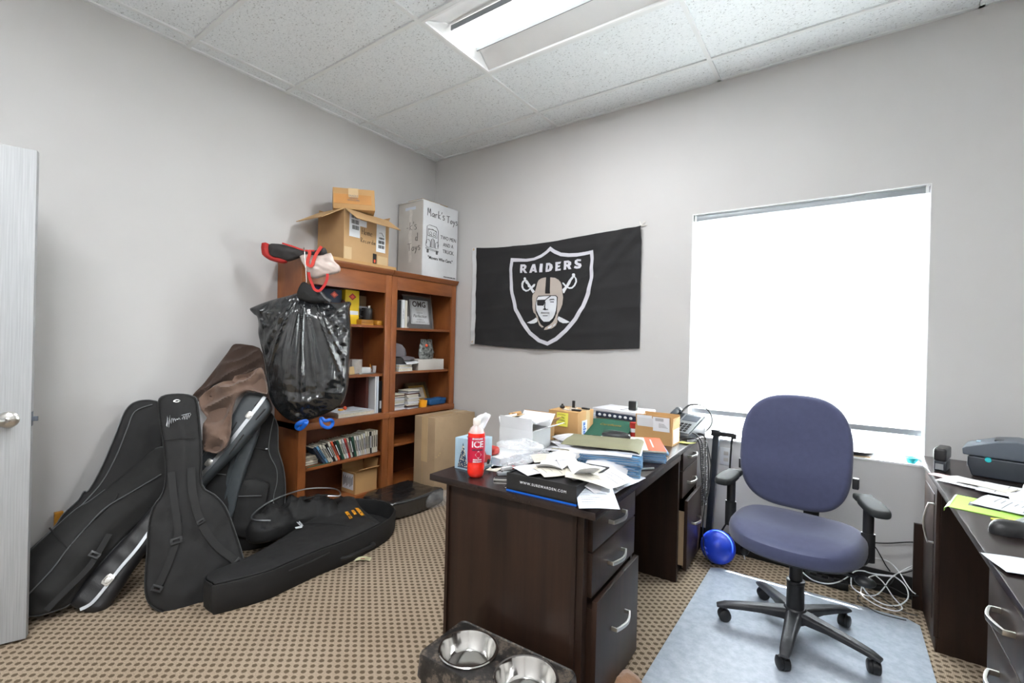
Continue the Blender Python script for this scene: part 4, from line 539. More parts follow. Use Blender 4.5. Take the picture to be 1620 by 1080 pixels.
# outdoors
struct(MB().box((-20, .3, -.35), (30, 40, -.2)).build('ground', 'concrete'))
tr = thing('utility_trailer', 'dark flatbed trailer with white-hubbed wheels parked outside the window', 'trailer', (2.9, 5.6, -.2))
MB().box((-2.4, 0, .25), (1.4, 1.6, .40)).box((-2.4, -.02, .40), (1.4, 1.62, .44)).build('bed', 'navy', tr, bevel=.01)
for x in (-1.75, -1.0, .95):
    MB().lathe([(0, -.09), (.12, -.09), (.15, -.07), (.26, -.09), (.285, -.06), (.285, .06), (.26, .09), (0, .09)], 28, TR((x, .02, .285), rx=pi/2)).build('wheel', 'rubber', tr)
    MB().lathe([(0, -.02), (.1, -.02), (.155, 0), (.155, .01), (0, .01)], 24, TR((x, -.07, .285), rx=pi/2)).build('hub', 'white_plastic', tr)
# door leaf
dr = thing('door_1', 'white', 'door', (.515, -2.812, .012), 0); del dr['label']; del dr['category']; dr['kind'] = 'structure'
dd = Vector((.345, .939)).normalized(); dr.rotation_euler = (0, 0, atan2(dd.y, dd.x))
MB().box((-.86, 0, 0), (0, .036, 2.035)).build('door_leaf', 'door', dr, bevel=.0015)
def lever(y, s):
    R = MB(); R.lathe([(0, .012), (.020, .012), (.030, .006), (.034, 0), (0, 0)], 28, Matrix.Translation((-.066, y, .918)) @ Matrix.Rotation(s*pi/2, 4, 'X'))
    R.tube([(-.066, y-s*.008, .918), (-.066, y-s*.045, .918)], .011, 12)
    R.tube(spline([(-.066, y-s*.045, .918), (-.085, y-s*.052, .918), (-.12, y-s*.050, .914), (-.165, y-s*.046, .908)], 5), [.012]*6+[.011]*5+[.009]*5, 12)
    return R
lever(0, 1).build('door_handle', 'steel', dr); lever(.036, -1).build('door_handle', 'steel', dr)
MB().box((-.0005, .006, .885), (.0015, .030, .945)).box((0, .011, .905), (.018, .025, .924)).build('latch', 'printer', dr, bevel=.001)

# ceiling fittings
def fitting(cx, cy, label):
    r = thing('ceiling_light', label, 'light', (cx, cy, CH-.002), 0, 'troffer lights set in the ceiling grid')
    X, Y = .597, .292
    b = MB(); f = .014
    for a, c in (((-X, -Y, 0), (X, -Y+f, .012)), ((-X, Y-f, 0), (X, Y, .012)), ((-X, -Y+f, 0), (-X+f, Y-f, .012)), ((X-f, -Y+f, 0), (X, Y-f, .012))): b.box(a, c)
    b.build('frame', 'white_metal', r, weld=False)
    h = MB(); z1 = .1
    for a, c in (((-X, -Y, .012), (-X+.004, Y, z1)), ((X-.004, -Y, .012), (X, Y, z1)), ((-X, -Y, .012), (X, -Y+.004, z1)), ((-X, Y-.004, .012), (X, Y, z1)), ((-X, -Y, z1), (X, Y, z1+.004))): h.box(a, c)
    h.build('housing', 'white_metal', r, weld=False)
    for s in (-1, 1):
        def wing(u, v):
            x = (-1+2*u)*(X-.05+.036*(1-v)); y = s*(Y-f-.001-v*.165); z = .012+.055*sin(v*pi/2)
            return (x, y, z)
        MB().grid(wing, 2, 12, th=-.001*s).build('reflector', 'white_metal', r)
    for s in (-1, 1):
        def end(u, v): return (s*(X-f-v*.036), (-1+2*u)*(Y-f-.165*v), .012+.055*v)
        MB().grid(end, 2, 4).build('end_plate', 'white_metal', r)
    for s in (-1, 1): MB().box((-X+.052, s*.113-.003, .034), (X-.052, s*.113+.003, .062)).build('lens_rail', 'silver_plastic', r)
    MB().grid(lambda u, v: ((-1+2*u)*(X-.052), (-1+2*v)*.112, .055-.012*cos((v-.5)*pi)), 2, 10).build('diffuser', 'lens', r)
fitting(1.958, -1.189, 'white recessed two-by-four ceiling light, lit, above the desk')
fitting(1.958, -3.627, 'added white recessed ceiling light, out of view, nearest the door side of the room')  # this and the next: unseen fittings added to fill and even the light
fitting(3.178, -3.627, 'added white recessed ceiling light, out of view, nearest the right desk side of the room')

# ================================================================== flag
G = D['flag']
def fdz(x, z):
    u = (x-.53)/1.55
    d = .014+.010*noise.noise(Vector((x*2.6, z*2.2, 0)))+.006*noise.noise(Vector((x*6+z*5, z*6-x*3, 5)))
    d += .010*max(0, 1-abs((x-2.07)-(z-2.14)*.9)/.22)*max(0, min(1, (x-1.5)*2)) * (.5+.5*sin((x-2.07-(z-2.14)*.9)*38))
    d += .0040*math.exp(-((((z+.02*sin(x*5))*6.1) % 1-.5)/.16)**2)+.0030*math.exp(-(((x*2.6) % 1-.5)/.07)**2)
    d += .008*max(0, sin((x-.52)*11-z*5))*max(0, 1-u*1.3)*1.6
    s_ = (x-2.07)*.72+(2.14-z)*.70; q_ = (x-2.07)*.70-(2.14-z)*-.72
    d += .012*max(0, 1-abs(q_)/.16)*(.5+.5*sin(q_*60))*max(0, min(1, 1.2+(x-2.07)*1.1))
    return d
def fill3(key, m, par, off, th, name, h=.012, holes=(), disp=True, sm=0):
    h = min(h, .012); off = off+(.003 if m != 'flag_black' or off > .003 else 0)
    O = G[key] if isinstance(key, str) else key
    if sm: O = smooth_outline(O, sm)
    V, F, B = fill(O, h, [smooth_outline(G[k], sm) if sm else G[k] for k in holes]); n = len(V)
    vs = [(x, -(fdz(x, z)+off), z) for x, z in V]+[(x, -(fdz(x, z)+off-th), z) for x, z in V]
    fs = [tuple(f) for f in F]+[(f[0]+n, f[2]+n, f[1]+n) for f in F]; ed = {}
    for f in F:
        for a, b in ((f[0], f[1]), (f[1], f[2]), (f[2], f[0])):
            if (b, a) in ed: del ed[(b, a)]
            else: ed[(a, b)] = 1
    fs += [(b, a, a+n, b+n) for a, b in ed]
    return MB().add(vs, fs).build(name, m, par, W=True)
fg = thing('wall_flag', 'black team flag with silver shield and lettering pinned on the back wall', 'flag', (1.3, 0, 1.26))
fill3('cloth', 'flag_black', fg, .002, .0012, 'cloth', .012)
fill3('header', 'white_plastic', fg, .0035, .0015, 'header_band', .03)
for x, z in G['eyes']: MB().lathe([(.004, 0), (.010, .0), (.010, .003), (.006, .004), (.004, .003)], 16, Matrix.Translation((x, -fdz(x, z)-.0035, z)) @ Matrix.Rotation(pi/2, 4, 'X')).build('grommet', 'gold', fg, W=True)
sh = fill3(G['shield_o'], 'flag_silver', fg, .0030, .0008, 'shield_emblem', .016, ('shield_i',))
for k, hh in (('L_R', ['L_R_h']), ('L_A', ['L_A_h']), ('L_I', []), ('L_D', ['L_D_h']), ('L_E', []), ('L_Q', ['L_Q_h']), ('L_S', [])):
    fill3(k, 'flag_silver', fg, .0030, .0008, 'letter', .012, hh)
for k in ('sabL', 'sabR'): fill3(k, 'flag_white', sh, .0030, .0008, 'sabre', .012, (k+'_h',))
for k in ('tipL', 'tipR'): fill3(k, 'flag_white', sh, .0030, .0008, 'sabre_tip', .012)
fill3('helmet', 'flag_grey', sh, .0034, .0008, 'helmet', .014)
fill3('stripe', 'flag_black', sh, .0042, .0008, 'helmet_stripe', .014)
fill3('face_b', 'flag_black', sh, .0042, .0008, 'face_outline', .014)
fill3('face', 'flag_white', sh, .0050, .0008, 'face', .012)
for k, nme in (('patch', 'eye_patch'), ('brow', 'brow'), ('lid', 'eye'), ('nose', 'nose'), ('mouth', 'mouth'), ('mouth2', 'chin_line')): fill3(k, 'flag_black', sh, .0058, .0008, nme, .01)
for k in ('buck1', 'buck2'): fill3(k, 'flag_white', sh, .0046, .0008, 'chin_buckle', .01)
cn = fdz(2.074, 2.14)
tt = MB()
for a, b in (((0, 0), (.028, .03)), ((0, 0), (.04, .004)), ((0, 0), (-.012, .034))): tt.tube([(2.07+a[0], -.012, 2.142+a[1]), (2.07+b[0], -.006, 2.142+b[1])], .0035, 5, flat=(1, .4))
tt.build('tape', 'tape_clear', fg, W=True)

# ================================================================== bookcases
def bookcase(y0, y1, shelves, rail_z, label):
    r = thing('bookcase', label, 'bookcase', (.01, (y0+y1)/2, 0), 0, 'cherry bookcases side by side against the left wall')
    a, b, X = y0+.001, y1-.001, .325
    MB().box((.012, a, 0), (X-.02, a+.02, 1.80)).build('side_panel', 'red_wood', r, W=True)
    MB().box((.012, b-.02, 0), (X-.02, b, 1.80)).build('side_panel', 'red_wood', r, W=True)
    MB().box((.006, a+.01, .0), (.012, b-.01, 1.80)).build('back_panel', 'shaded_back', r, W=True)
    sw = .056
    for p, q in ((a, a+sw), (b-sw, b)): MB().box((X-.02, p, 0), (X, q, 1.80)).build('stile', 'red_wood', r, bevel=.002, W=True)
    MB().box((X-.02, a+sw, rail_z), (X, b-sw, 1.80)).build('top_rail', 'red_wood_h', r, bevel=.002, W=True)
    MB().box((X-.02, a+sw, 0), (X, b-sw, .085)).build('base_rail', 'red_wood_h', r, bevel=.002, W=True)
    MB().box((.012, a, .665), (X+.010, b, .712)).build('middle_rail', 'red_wood_h', r, bevel=.003, W=True)
    for z in shelves: MB().box((.012, a+.02, z-.02), (X-.021, b-.02, z)).build('shelf', 'red_wood_h', r, bevel=.002, W=True)
    # crown: stepped and coved
    prof = [(0, 1.80), (.335, 1.80), (.340, 1.806), (.352, 1.824), (.356, 1.830), (.356, 1.838), (0, 1.838)]
    vs = [(x+(.0 if x else .006), a if x <= .3 else a-.0, z) for x, z in prof]+[(x+(.0 if x else .006), b, z) for x, z in prof]
    k = len(prof)
    MB().add(vs, [tuple(range(k)), tuple(range(2*k-1, k-1, -1))]+[(i, (i+1) % k, (i+1) % k+k, i+k) for i in range(k)]).build('crown', 'red_wood_h', r, W=True)
    return r
bookcase(-1.525, -.772, (1.398, 1.020, .400, .105), 1.655, 'cherry bookcase holding paperbacks, with the black bin bag hung on its left end')
bookcase(-.770, -.018, (1.388, 1.030, .440, .105), 1.690, 'cherry bookcase in the corner beside the flag, white moving box on top')

# shelf contents ---------------------------------------------------------------
def solid(name, m, label, cat, a, b, bevel=.002, rz=0, group=None, ry=0, rx=0, **kw):
    """one block-like thing given by its two world corners, origin at its base centre"""
    c = Vector(((a[0]+b[0])/2, (a[1]+b[1])/2, min(a[2], b[2])))
    o = MB().box(Vector(a)-c, Vector(b)-c).build(name, m, None, bevel=bevel, **kw)
    o.location = c; o.rotation_euler = (rx, ry, rz); tag(o, label, cat, group); return o
def book(name, cover, label, cat, y, z, th, hgt, dep, x=.29, lean=0, group=None, page='pages', title=None):
    """upright book, spine to the room"""
    r = thing(name, label, cat, (x-dep/2, y, z), 0, group); r.rotation_euler = (lean, 0, 0)
    c = MB(); h = dep/2; t = th/2
    c.box((-h, -t, 0), (h, -t+.0025, hgt)).box((-h, t-.0025, 0), (h, t, hgt)).box((h-.003, -t+.0025, 0), (h, t-.0025, hgt))
    c.build('cover', cover, r, weld=False); MB().box((-h+.003, -t+.0025, .003), (h-.003, t-.0025, hgt-.003)).build('pages', page, r)
    if title: text(title[0], title[1], title[2], r, Matrix.Translation((h+.0006, 0, hgt*.5)) @ Matrix.Rotation(pi/2, 4, 'Z') @ Matrix.Rotation(pi/2, 4, 'X') @ Matrix.Rotation(-pi/2, 4, 'Z'))
    return r
def flatbook(name, cover, label, cat, c, size, rz=0, group=None, page='pages'):
    r = thing(name, label, cat, c, rz, group); a, b, t = size[0]/2, size[1]/2, size[2]
    MB().box((-a, -b, 0), (a, b, .002)).box((-a, -b, t-.002), (a, b, t)).box((-a, -b, .002), (-a+.002, b, t-.002)).build('cover', cover, r, weld=False)
    MB().box((-a+.002, -b+.003, .002), (a-.003, b-.003, t-.002)).build('pages', page, r); return r
# upper left shelf
r = thing('game_box', 'bright yellow upright box with an orange diamond, on the top left shelf', 'box', (.14, -1.03, 1.399))
MB().box((-.08, -.062, 0), (.04, .062, .262)).build('carton', 'yellow', r, bevel=.002)
def diamond(par, x, y, z, s, m1='truck_red', m2='orange_print'):
    MB().prism([(0, -s*.8), (s, 0), (0, s*.8), (-s, 0)], 0, .001, Matrix.Translation((x, y, z)) @ Matrix.Rotation(pi/2, 4, 'Z') @ Matrix.Rotation(pi/2, 4, 'X')).build('diamond_print', m1, par)
    MB().prism([(0, -s*.45), (s*.55, 0), (0, s*.45), (-s*.55, 0)], 0, .001, Matrix.Translation((x+.0012, y, z)) @ Matrix.Rotation(pi/2, 4, 'Z') @ Matrix.Rotation(pi/2, 4, 'X')).build('diamond_centre', m2, par)
diamond(r, .0405, 0, .212, .034)
MB().box((.040, -.02, .075), (.0415, .055, .105)).build('sticker', 'label', r)
r = thing('game_box', 'dark blue upright box with an orange diamond, behind the hanger', 'box', (.12, -1.20, 1.399))
MB().box((-.07, -.085, 0), (.05, .085, .255)).build('carton', 'navy', r, bevel=.002); diamond(r, .0505, .02, .215, .034, 'truck_red', 'orange_print')
solid('book', 'purple', 'purple-backed book standing at the left end of the top shelf', 'book', (.04, -1.37, 1.399), (.18, -1.30, 1.66))
solid('wooden_plaque', 'card3', 'plain tan board leaning at the back of the top left shelf', 'board', (.03, -.955, 1.399), (.045, -.80, 1.64))
r = thing('postcard', 'small pale framed card standing behind the black mug', 'card', (.10, -.88, 1.452)); MB().box((-.002, -.05, 0), (.002, .05, .10)).build('card', 'label', r); MB().box((.002, -.04, .01), (.003, .04, .08)).build('picture', 'ink_grey', r)
r = thing('mug', 'black mug standing on the yellow wooden box', 'mug', (.17, -.885, 1.441))
MB().lathe([(0, 0), (.040, 0), (.042, .004), (.042, .092), (.039, .092), (.039, .008), (0, .008)], 28).build('body', 'black_plastic', r)
MB().tube(spline([(.0, -.040, .075), (.0, -.068, .07), (.0, -.072, .04), (.0, -.042, .02)], 5), .006, 8).build('handle', 'black_plastic', r)
MB().cyl(.014, .05, .112, 14, Matrix.Translation((.01, .01, 0))).build('spoon_top', 'steel', r)
r = thing('figurine', 'tiny brown-headed figure beside the yellow box', 'figurine', (.17, -1.105, 1.399)); MB().lathe([(0, 0), (.012, 0), (.010, .04), (.014, .12), (.008, .15), (0, .15)], 14).build('body', 'white_plastic', r); MB().ball((0, 0, .165), .018, 10).build('head', 'maroon', r)
def crate(lbl, y, x, m='amber_wood'):
    r = thing('wooden_box', lbl, 'box', (x, y, 1.399)); MB().box((-.05, -.058, 0), (.05, .058, .040)).build('box_body', m, r, bevel=.003)
    for z in (.012, .022, .032): MB().box((.0495, -.055, z), (.051, .055, z+.003)).build('groove', 'ink', r)
crate('amber wooden slatted box under the black mug', -.93, .19)
solid('wooden_block', 'amber_wood', 'rounded amber wooden block at the right end of the top left shelf', 'block', (.16, -.862, 1.399), (.27, -.80, 1.438), bevel=.012)
# second left shelf
r = thing('display_case', 'clear acrylic display case with a tan backing on the second left shelf', 'case', (.19, -1.01, 1.021))
MB().box((-.04, -.045, 0), (.04, .045, .11)).build('cover', 'acrylic', r); MB().box((-.035, .0, .004), (.03, .04, .10)).build('backing', 'card3', r)
r = solid('wooden_plaque', 'card_in', 'small cream card propped against the clear display case', 'card', (.268, -1.145, 1.021), (.276, -1.06, 1.082), ry=-.25)
solid('small_box', 'white_plastic', 'small plain white box on the second left shelf', 'box', (.17, -.965, 1.021), (.23, -.885, 1.068))
r = thing('dropper_bottle', 'tiny dropper bottle with a tan tip beside the small white box', 'bottle', (.2, -.865, 1.021)); MB().lathe([(0, 0), (.012, 0), (.012, .03), (.006, .038), (.006, .045), (0, .045)], 14).build('body', 'clear', r); MB().lathe([(.006, .045), (.004, .06), (.001, .072), (0, .072)], 10).build('tip', 'amber_wood', r)
r = thing('glass_tumbler', 'tiny clear glass at the right end of the second left shelf', 'glass', (.2, -.825, 1.021)); MB().lathe([(0, 0), (.014, 0), (.017, .055), (.015, .055), (.012, .005), (0, .005)], 16).build('body', 'acrylic', r)
solid('pen', 'silver_plastic', 'grey pen lying along the edge of the second left shelf', 'pen', (.262, -1.02, 1.021), (.272, -.88, 1.030), bevel=.003)
# third left shelf
solid('picture_album', 'maroon', 'maroon album leaning on the third left shelf', 'album', (.06, -1.04, .716), (.075, -.86, .99), ry=-.06)
solid('picture_album', 'maroon', 'narrow maroon folder leaning beside the white magazines', 'album', (.10, -.93, .716), (.24, -.905, 1.0))
book('magazine_file', 'white_plastic', 'tall white-spined book right of the maroon album', 'book', -.885, .713, .012, .285, .2, .3)
book('magazine_file', 'paper2', 'tall pale green-spined book next to the black binder', 'book', -.865, .713, .016, .30, .21, .3)
r = book('ring_binder', 'black_plastic', 'black binder with a white spine label on the third left shelf', 'binder', -.822, .713, .035, .245, .2, .285); MB().box((.1, -.010, .03), (.1012, .010, .09)).build('spine_label', 'label', r)
flatbook('book', 'white_plastic', 'white flat book under the papers on the third left shelf', 'book', (.2, -1.05, .713), (.2, .32, .028))
flatbook('book', 'paper2', 'grey magazine lying on the white flat book', 'magazine', (.2, -1.08, .742), (.19, .29, .010), .06)
r = thing('toy', 'small toy with a red-orange ball and yellow piece on the magazines', 'toy', (.22, -1.10, .753)); MB().ball((0, 0, .014), .014, 10).build('ball', 'orange_print', r); MB().box((-.01, -.055, 0), (.01, -.02, .012)).build('piece', 'cup_yellow', r, bevel=.003)
# paperbacks
random.seed(3)
cols = ['navy_folder', 'blue_folder', 'paper3', 'paper3', 'ink', 'paper3', 'orange_print', 'ink', 'green_folder', 'paper3', 'paper', 'truck_red', 'paper3', 'ink', 'green_folder', 'paper3', 'paper', 'paper3', 'pages', 'paper', 'pages', 'paper3', 'ink', 'paper3', 'pages', 'paper3']
cname = {'navy_folder': 'navy', 'blue_folder': 'light blue', 'paper3': 'cream', 'ink': 'black', 'orange_print': 'orange', 'green_folder': 'green', 'paper': 'white', 'truck_red': 'red', 'pages': 'ivory'}
n = len(cols); y = -1.300
for i, c in enumerate(cols):
    f = i/(n-1); lean = -.62*(1-f)**1.15; hgt = .150+.012*random.random()+.012*(f > .75)
    th = .0155+.003*random.random()
    prev = cname[cols[i-1]] if i else 'bookless'; nxt = cname[cols[i+1]] if i < n-1 else ''
    if i == 0: lb = 'navy paperback leaning furthest left in the paperback row'
    elif i == n-1: lb = 'cream paperback upright at the right end of the paperback row'
    else: lb = f'{cname[c]}-spined paperback between the {prev} and the {nxt} one, {["left", "middle", "right"][min(2, int(f*3))]} part of the row'
    r = thing('paperback_book', lb, 'book', (.235, y, .4045), 0, 'paperbacks leaning on the fourth left shelf'); r.rotation_euler = (-lean, 0, 0)
    r.rotation_euler = (-lean*1.0, 0, 0)
    t = th*.47
    MB().box((-.052, -t, 0), (.052, -t+.0012, hgt)).box((-.052, t-.0012, 0), (.052, t, hgt)).box((.0505, -t, 0), (.052, t, hgt)).build('cover', c, r, weld=False)
    MB().box((-.051, -t+.0012, .001), (.050, t-.0012, hgt-.001)).build('pages', 'pages', r)
    MB().box((.052, -t*.4, hgt*.25), (.0526, t*.4, hgt*.8)).build('title', 'ink' if c != 'ink' else 'label', r)
    y += (th*.97/max(.8, cos(lean)))*1.0+.0002
for k in range(4):
    flatbook('paperback_book', ['ink', 'paper3', 'ink', 'paper3'][k], 'paperback lying '+['at the bottom', 'second from the bottom', 'third from the bottom', 'on top'][k]+' of the small left pile', 'book', (.2, -1.385, .401+k*.0165), (.10, .115, .016), .04*(-1)**k, 'flat paperback pile on the fourth left shelf')
r = thing('document_sleeve', 'clear sleeve of papers with a green edge on the fourth left shelf', 'papers', (.235, -1.37, .401)); 
MB().box((.062, -.07, 0), (.065, .11, .006)).build('green_edge', 'green_folder', r)
# bottom small carton
def open_carton(name, label, loc, rz, sx, sy, sz, m, min_, flaps, th=.004, group=None):
    """flaps: dict side -> (angle from horizontal outward, length) angle 0 flat out, 90 straight up, 180 folded in"""
    r = thing(name, label, 'box', loc, rz, group); a, b = sx/2, sy/2
    w_ = MB().box((-a, -b, 0), (a, b, th)); w_.box((-a, -b, th), (a, -b+th, sz)).box((-a, b-th, th), (a, b, sz)).box((-a, -b+th, th), (-a+th, b-th, sz)).box((a-th, -b+th, th), (a, b-th, sz))
    w_.build('carton_body', m, r, weld=False)
    MB().box((-a+th, -b+th, th), (a-th, b-th, th+.001)).build('inside', min_, r)
    for sd, (ang, L) in flaps.items():
        T = {'+x': Matrix.Translation((a-th/2, 0, sz)), '-x': Matrix.Translation((-a+th/2, 0, sz)) @ Matrix.Rotation(pi, 4, 'Z'),
             '+y': Matrix.Translation((0, b-th/2, sz)) @ Matrix.Rotation(pi/2, 4, 'Z'), '-y': Matrix.Translation((0, -b+th/2, sz)) @ Matrix.Rotation(-pi/2, 4, 'Z')}[sd]
        hw = (b if sd[1] == 'x' else a)-.004
        T = T @ Matrix.Rotation(-radians(ang), 4, 'Y')
        MB().box((0, -hw, -th/2), (L, hw, th/2), T).build('flap', m, r)
    return r
r = open_carton('cardboard_box', 'small open cardboard box with a printed side on the bottom shelf', (.185, -.93, .106), 0, .17, .20, .165, 'card2', 'card_in', {'+x': (35, .05), '-x': (80, .08), '+y': (80, .08), '-y': (20, .02)})
MB().box((-.075, -.1012, .03), (.06, -.1, .15)).build('printed_panel', 'label', r)
for k in range(9): MB().box((-.065+.014*k, -.1022, .05+.01*(k % 3)), (-.058+.014*k, -.1012, .13-.012*(k % 2))).build('print_mark', 'ink_grey', r)
# right bookcase
r = book('ring_binder', 'black_plastic', 'dark binder at the left end of the top right shelf', 'binder', -.665, 1.389, .045, .225, .2, .29)
book('book', 'white_plastic', 'tall white book beside the dark binder', 'book', -.615, 1.389, .03, .23, .18, .29, title=('SWEET GRAND', .012, 'ink_grey'))
book('book', 'paper3', 'tall cream book right of the white one, top right shelf', 'book', -.585, 1.389, .022, .228, .18, .29)
r = thing('glass_ornament', 'small clear glass ornament beside the framed certificate', 'ornament', (.22, -.53, 1.389)); MB().lathe([(0, 0), (.03, 0), (.03, .01), (.008, .02), (.03, .06), (.034, .08), (.03, .10), (0, .10)], 20).build('body', 'acrylic', r)
r = thing('picture_sign', 'black-bordered sign reading OMG and Perfection, in plastic on the top right shelf', 'sign', (.15, -.30, 1.389)); r.rotation_euler = (0, radians(-9), 0)
MB().box((-.004, -.165, 0), (.002, .165, .29)).build('backing', 'charcoal', r, bevel=.001)
MB().box((.002, -.095, .045), (.004, .125, .262)).build('certificate', 'label', r)
X = lambda y, z, s=0: Matrix.Translation((.0045, y, z)) @ Matrix.Rotation(pi/2, 4, 'Z') @ Matrix.Rotation(pi/2, 4, 'X')
text('OMG', .070, 'ink', r, X(.015, .222), bold=.002)
text('Perfection', .040, 'ink', r, X(.015, .116), shear=.3)
text('TASTE OF', .016, 'ink_grey', r, X(.015, .145)); text('NUMBER 27', .016, 'ink_grey', r, X(.015, .084)); text('LOS RIDOS CA', .017, 'ink', r, X(.015, .064))
MB().tube([(.005, -.086, .055), (.005, .116, .055), (.005, .116, .253), (.005, -.086, .253)], .0014, 4, closed=True).build('border_line', 'ink', r)
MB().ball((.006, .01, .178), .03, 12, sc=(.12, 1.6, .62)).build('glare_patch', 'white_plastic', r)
MB().box((-.006, -.17, -.0), (.011, .17, .30)).build('plastic_sleeve', 'sleeve', r)
# second right shelf
flatbook('book', 'paper2', 'pale blue-white book under the caps, second right shelf', 'book', (.22, -.60, 1.031), (.2, .15, .028), 0)
flatbook('book', 'paper2', 'second pale book lying under the caps', 'book', (.22, -.60, 1.060), (.19, .145, .026), .04)
def cap(label, c, m, s=1, brim='cap_grey', rz=0, dome=True):
    r = thing('baseball_cap', label, 'cap', c, rz)
    if dome: MB().lathe([(.095*s, 0), (.097*s, .02*s), (.088*s, .06*s), (.06*s, .095*s), (.02*s, .108*s), (0, .11*s)], 28).build('crown', m, r); MB().ball((0, 0, .11*s), .007, 8).build('button', m, r)
    def bf(u, v):
        a = (-1+2*u)*1.15; rr = .085+v*.085*cos(a*.8); return (sin(a)*rr*s, cos(a)*rr*s, -.012*v*v-.02*abs(sin(a))*v)
    MB().grid(bf, 16, 6, th=.003).build('brim', brim, r); return r
cap('grey cap on top of the pile on the second right shelf', (.18, -.605, 1.152), 'cap_grey', 1, 'cap_grey', -.5)
r = cap('cap with a white curved brim under the grey cap', (.19, -.575, 1.118), 'charcoal', 1.05, 'white_plastic', -.6, dome=False); MB().lathe([(0, -.03), (.10, -.03), (.10, .02), (.09, .028), (0, .028)], 28).build('crown', 'charcoal', r)
r = thing('carton', 'white carton with brown corners on the second right shelf', 'box', (.22, -.295, 1.031)); MB().box((-.08, -.155, 0), (.085, .155, .092)).build('carton_body', 'card_grey', r, bevel=.003); MB().box((-.081, -.156, .055), (-.02, .156, .093)).build('tape_band', 'tape_clear', r)
r = thing('snack_bag', 'black and silver foil bag standing on the white carton', 'bag', (.21, -.27, 1.123))
def fb(u, v): a = u*2*pi; s = (.5+.5*sin(pi*min(1, v*1.1+.12))); return (cos(a)*.028*s*(1.25-v*.6)+.006*nz(u*9, v*6), sin(a)*.085*(.95+.12*sin(v*5))+.007*nz(u*8, v*9, 3), v*.175)
MB().grid(fb, 40, 20).build('bag_body', mat('mottled_foil', srgb(120, 124, 122), .25, .3, var=.85, scale=38), r)
MB().ball((.035, -.03, .12), .016, 10, sc=(.4, 1, .8)).build('orange_print', 'orange_print', r)
# third right shelf: CDs, frame, cup, box
random.seed(11)
for nm, yy, xx, cnt in (('left', -.645, .235, 15), ('right', -.505, .255, 17)):
    for k in range(cnt):
        z = .713+k*(.0087 if nm == 'left' else .0092)
        o = solid('cd_case', ['pages', 'paper3', 'maroon', 'paper', 'card_grey', 'ink_grey'][random.randrange(6)], f'disc case in the {nm} stack of disc cases, third right shelf', 'disc case', (xx-.06, yy-.062, z), (xx+.06, yy+.062, z+.008), bevel=.0008, rz=random.uniform(-.09, .09), group=f'disc cases in the {nm} stack')
        o.location.x += random.uniform(-.004, .004); o.location.y += random.uniform(-.006, .006)
r = thing('framed_picture', 'ornate dark gold picture frame leaning at the back of the third right shelf', 'picture frame', (.13, -.25, .713)); r.rotation_euler = (0, radians(-24), 0)
fo = MB(); A, B_ = .125, .20
for a, b in (((-.012, -A, 0), (.012, A, .028)), ((-.012, -A, B_-.028), (.012, A, B_)), ((-.012, -A, .028), (.012, -A+.028, B_-.028)), ((-.012, A-.028, .028), (.012, A, B_-.028))): fo.box(a, b)
fo.build('frame', mat('antique_frame', srgb(92, 78, 52), .45, .3, var=.3, scale=40), r, bevel=.004); MB().box((-.01, -A+.028, .028), (.002, A-.028, B_-.028)).build('mount', 'gold', r); MB().box((.002, -A+.05, .05), (.004, A-.05, B_-.05)).build('picture', 'pages', r); MB().prism([(-.03, .0), (.03, 0), (.02, .04), (0, .055), (-.02, .03)], 0, .001, Matrix.Translation((.0045, 0, .062)) @ Matrix.Rotation(pi/2, 4, 'Z') @ Matrix.Rotation(pi/2, 4, 'X')).build('drawing', 'ink_grey', r)
r = thing('cup', 'orange-yellow plastic cup in front of the blue box', 'cup', (.285, -.37, .713)); MB().lathe([(0, 0), (.036, 0), (.04, .055), (.037, .055), (.034, .004), (0, .004)], 26).build('body', 'cup_yellow', r)
r = thing('fabric_box', 'low blue box at the right end of the third right shelf', 'box', (.25, -.19, .713)); pl = pillow([(-.10, -.045), (.10, -.045), (.10, .045), (-.10, .045)], .055, .006, .01, .02, sm=0, T=Matrix.Translation((0, 0, .055)) @ Matrix.Rotation(pi/2, 4, 'Z')); pl.build('body', 'blue_box', r); MB().box((-.046, .02, .03), (.048, .1, .057)).build('flap', 'blue_box', r, bevel=.003)

# boxes on top -----------------------------------------------------------------
TOP = 1.839
r = thing('moving_box', "white moving box hand-lettered Mark's Toys on top of the corner bookcase", 'box', (.18, -.245, TOP))
wbx = MB().box((-.155, -.215, 0), (.155, .215, .648)); wbx.build('carton_body', 'card_white', r, bevel=.003)
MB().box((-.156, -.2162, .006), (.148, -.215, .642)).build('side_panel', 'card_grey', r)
fw = lambda y, z: Matrix.Translation((.1556, y, z)) @ Matrix.Rotation(pi/2, 4, 'Z') @ Matrix.Rotation(pi/2, 4, 'X')
hand("Mark's", .066, 'ink', r, fw(-.17, .52) @ Matrix.Rotation(.0, 4, 'Z'), .0022); hand('Toys', .060, 'ink', r, fw(.065, .51), .0022)
text('TWO MEN', .046, 'ink', r, fw(.095, .365), bold=0, sx=.92); text('AND A', .046, 'ink', r, fw(.095, .305), bold=0, sx=.92); text('TRUCK.', .046, 'ink', r, fw(.10, .245), bold=0, sx=.92)
text('"Movers Who Care."', .036, 'ink', r, fw(.0, .165), bold=.0008); text('www.twomen.com', .020, 'ink', r, fw(.12, .022), bold=.0005)
tk = MB(); q = lambda pts, rr=.0018, cl=False: tk.tube([fw(0, 0) @ Vector((a, b, .0008)) for a, b in pts], rr, 4, closed=cl)
q([(-.175, .28), (-.17, .43), (-.14, .445), (-.06, .44), (-.035, .41), (-.035, .30), (-.04, .265)]); q([(-.16, .35), (-.155, .41), (-.06, .405), (-.05, .345), (-.16, .35)]); q([(-.155, .40), (-.105, .415), (-.055, .395)])
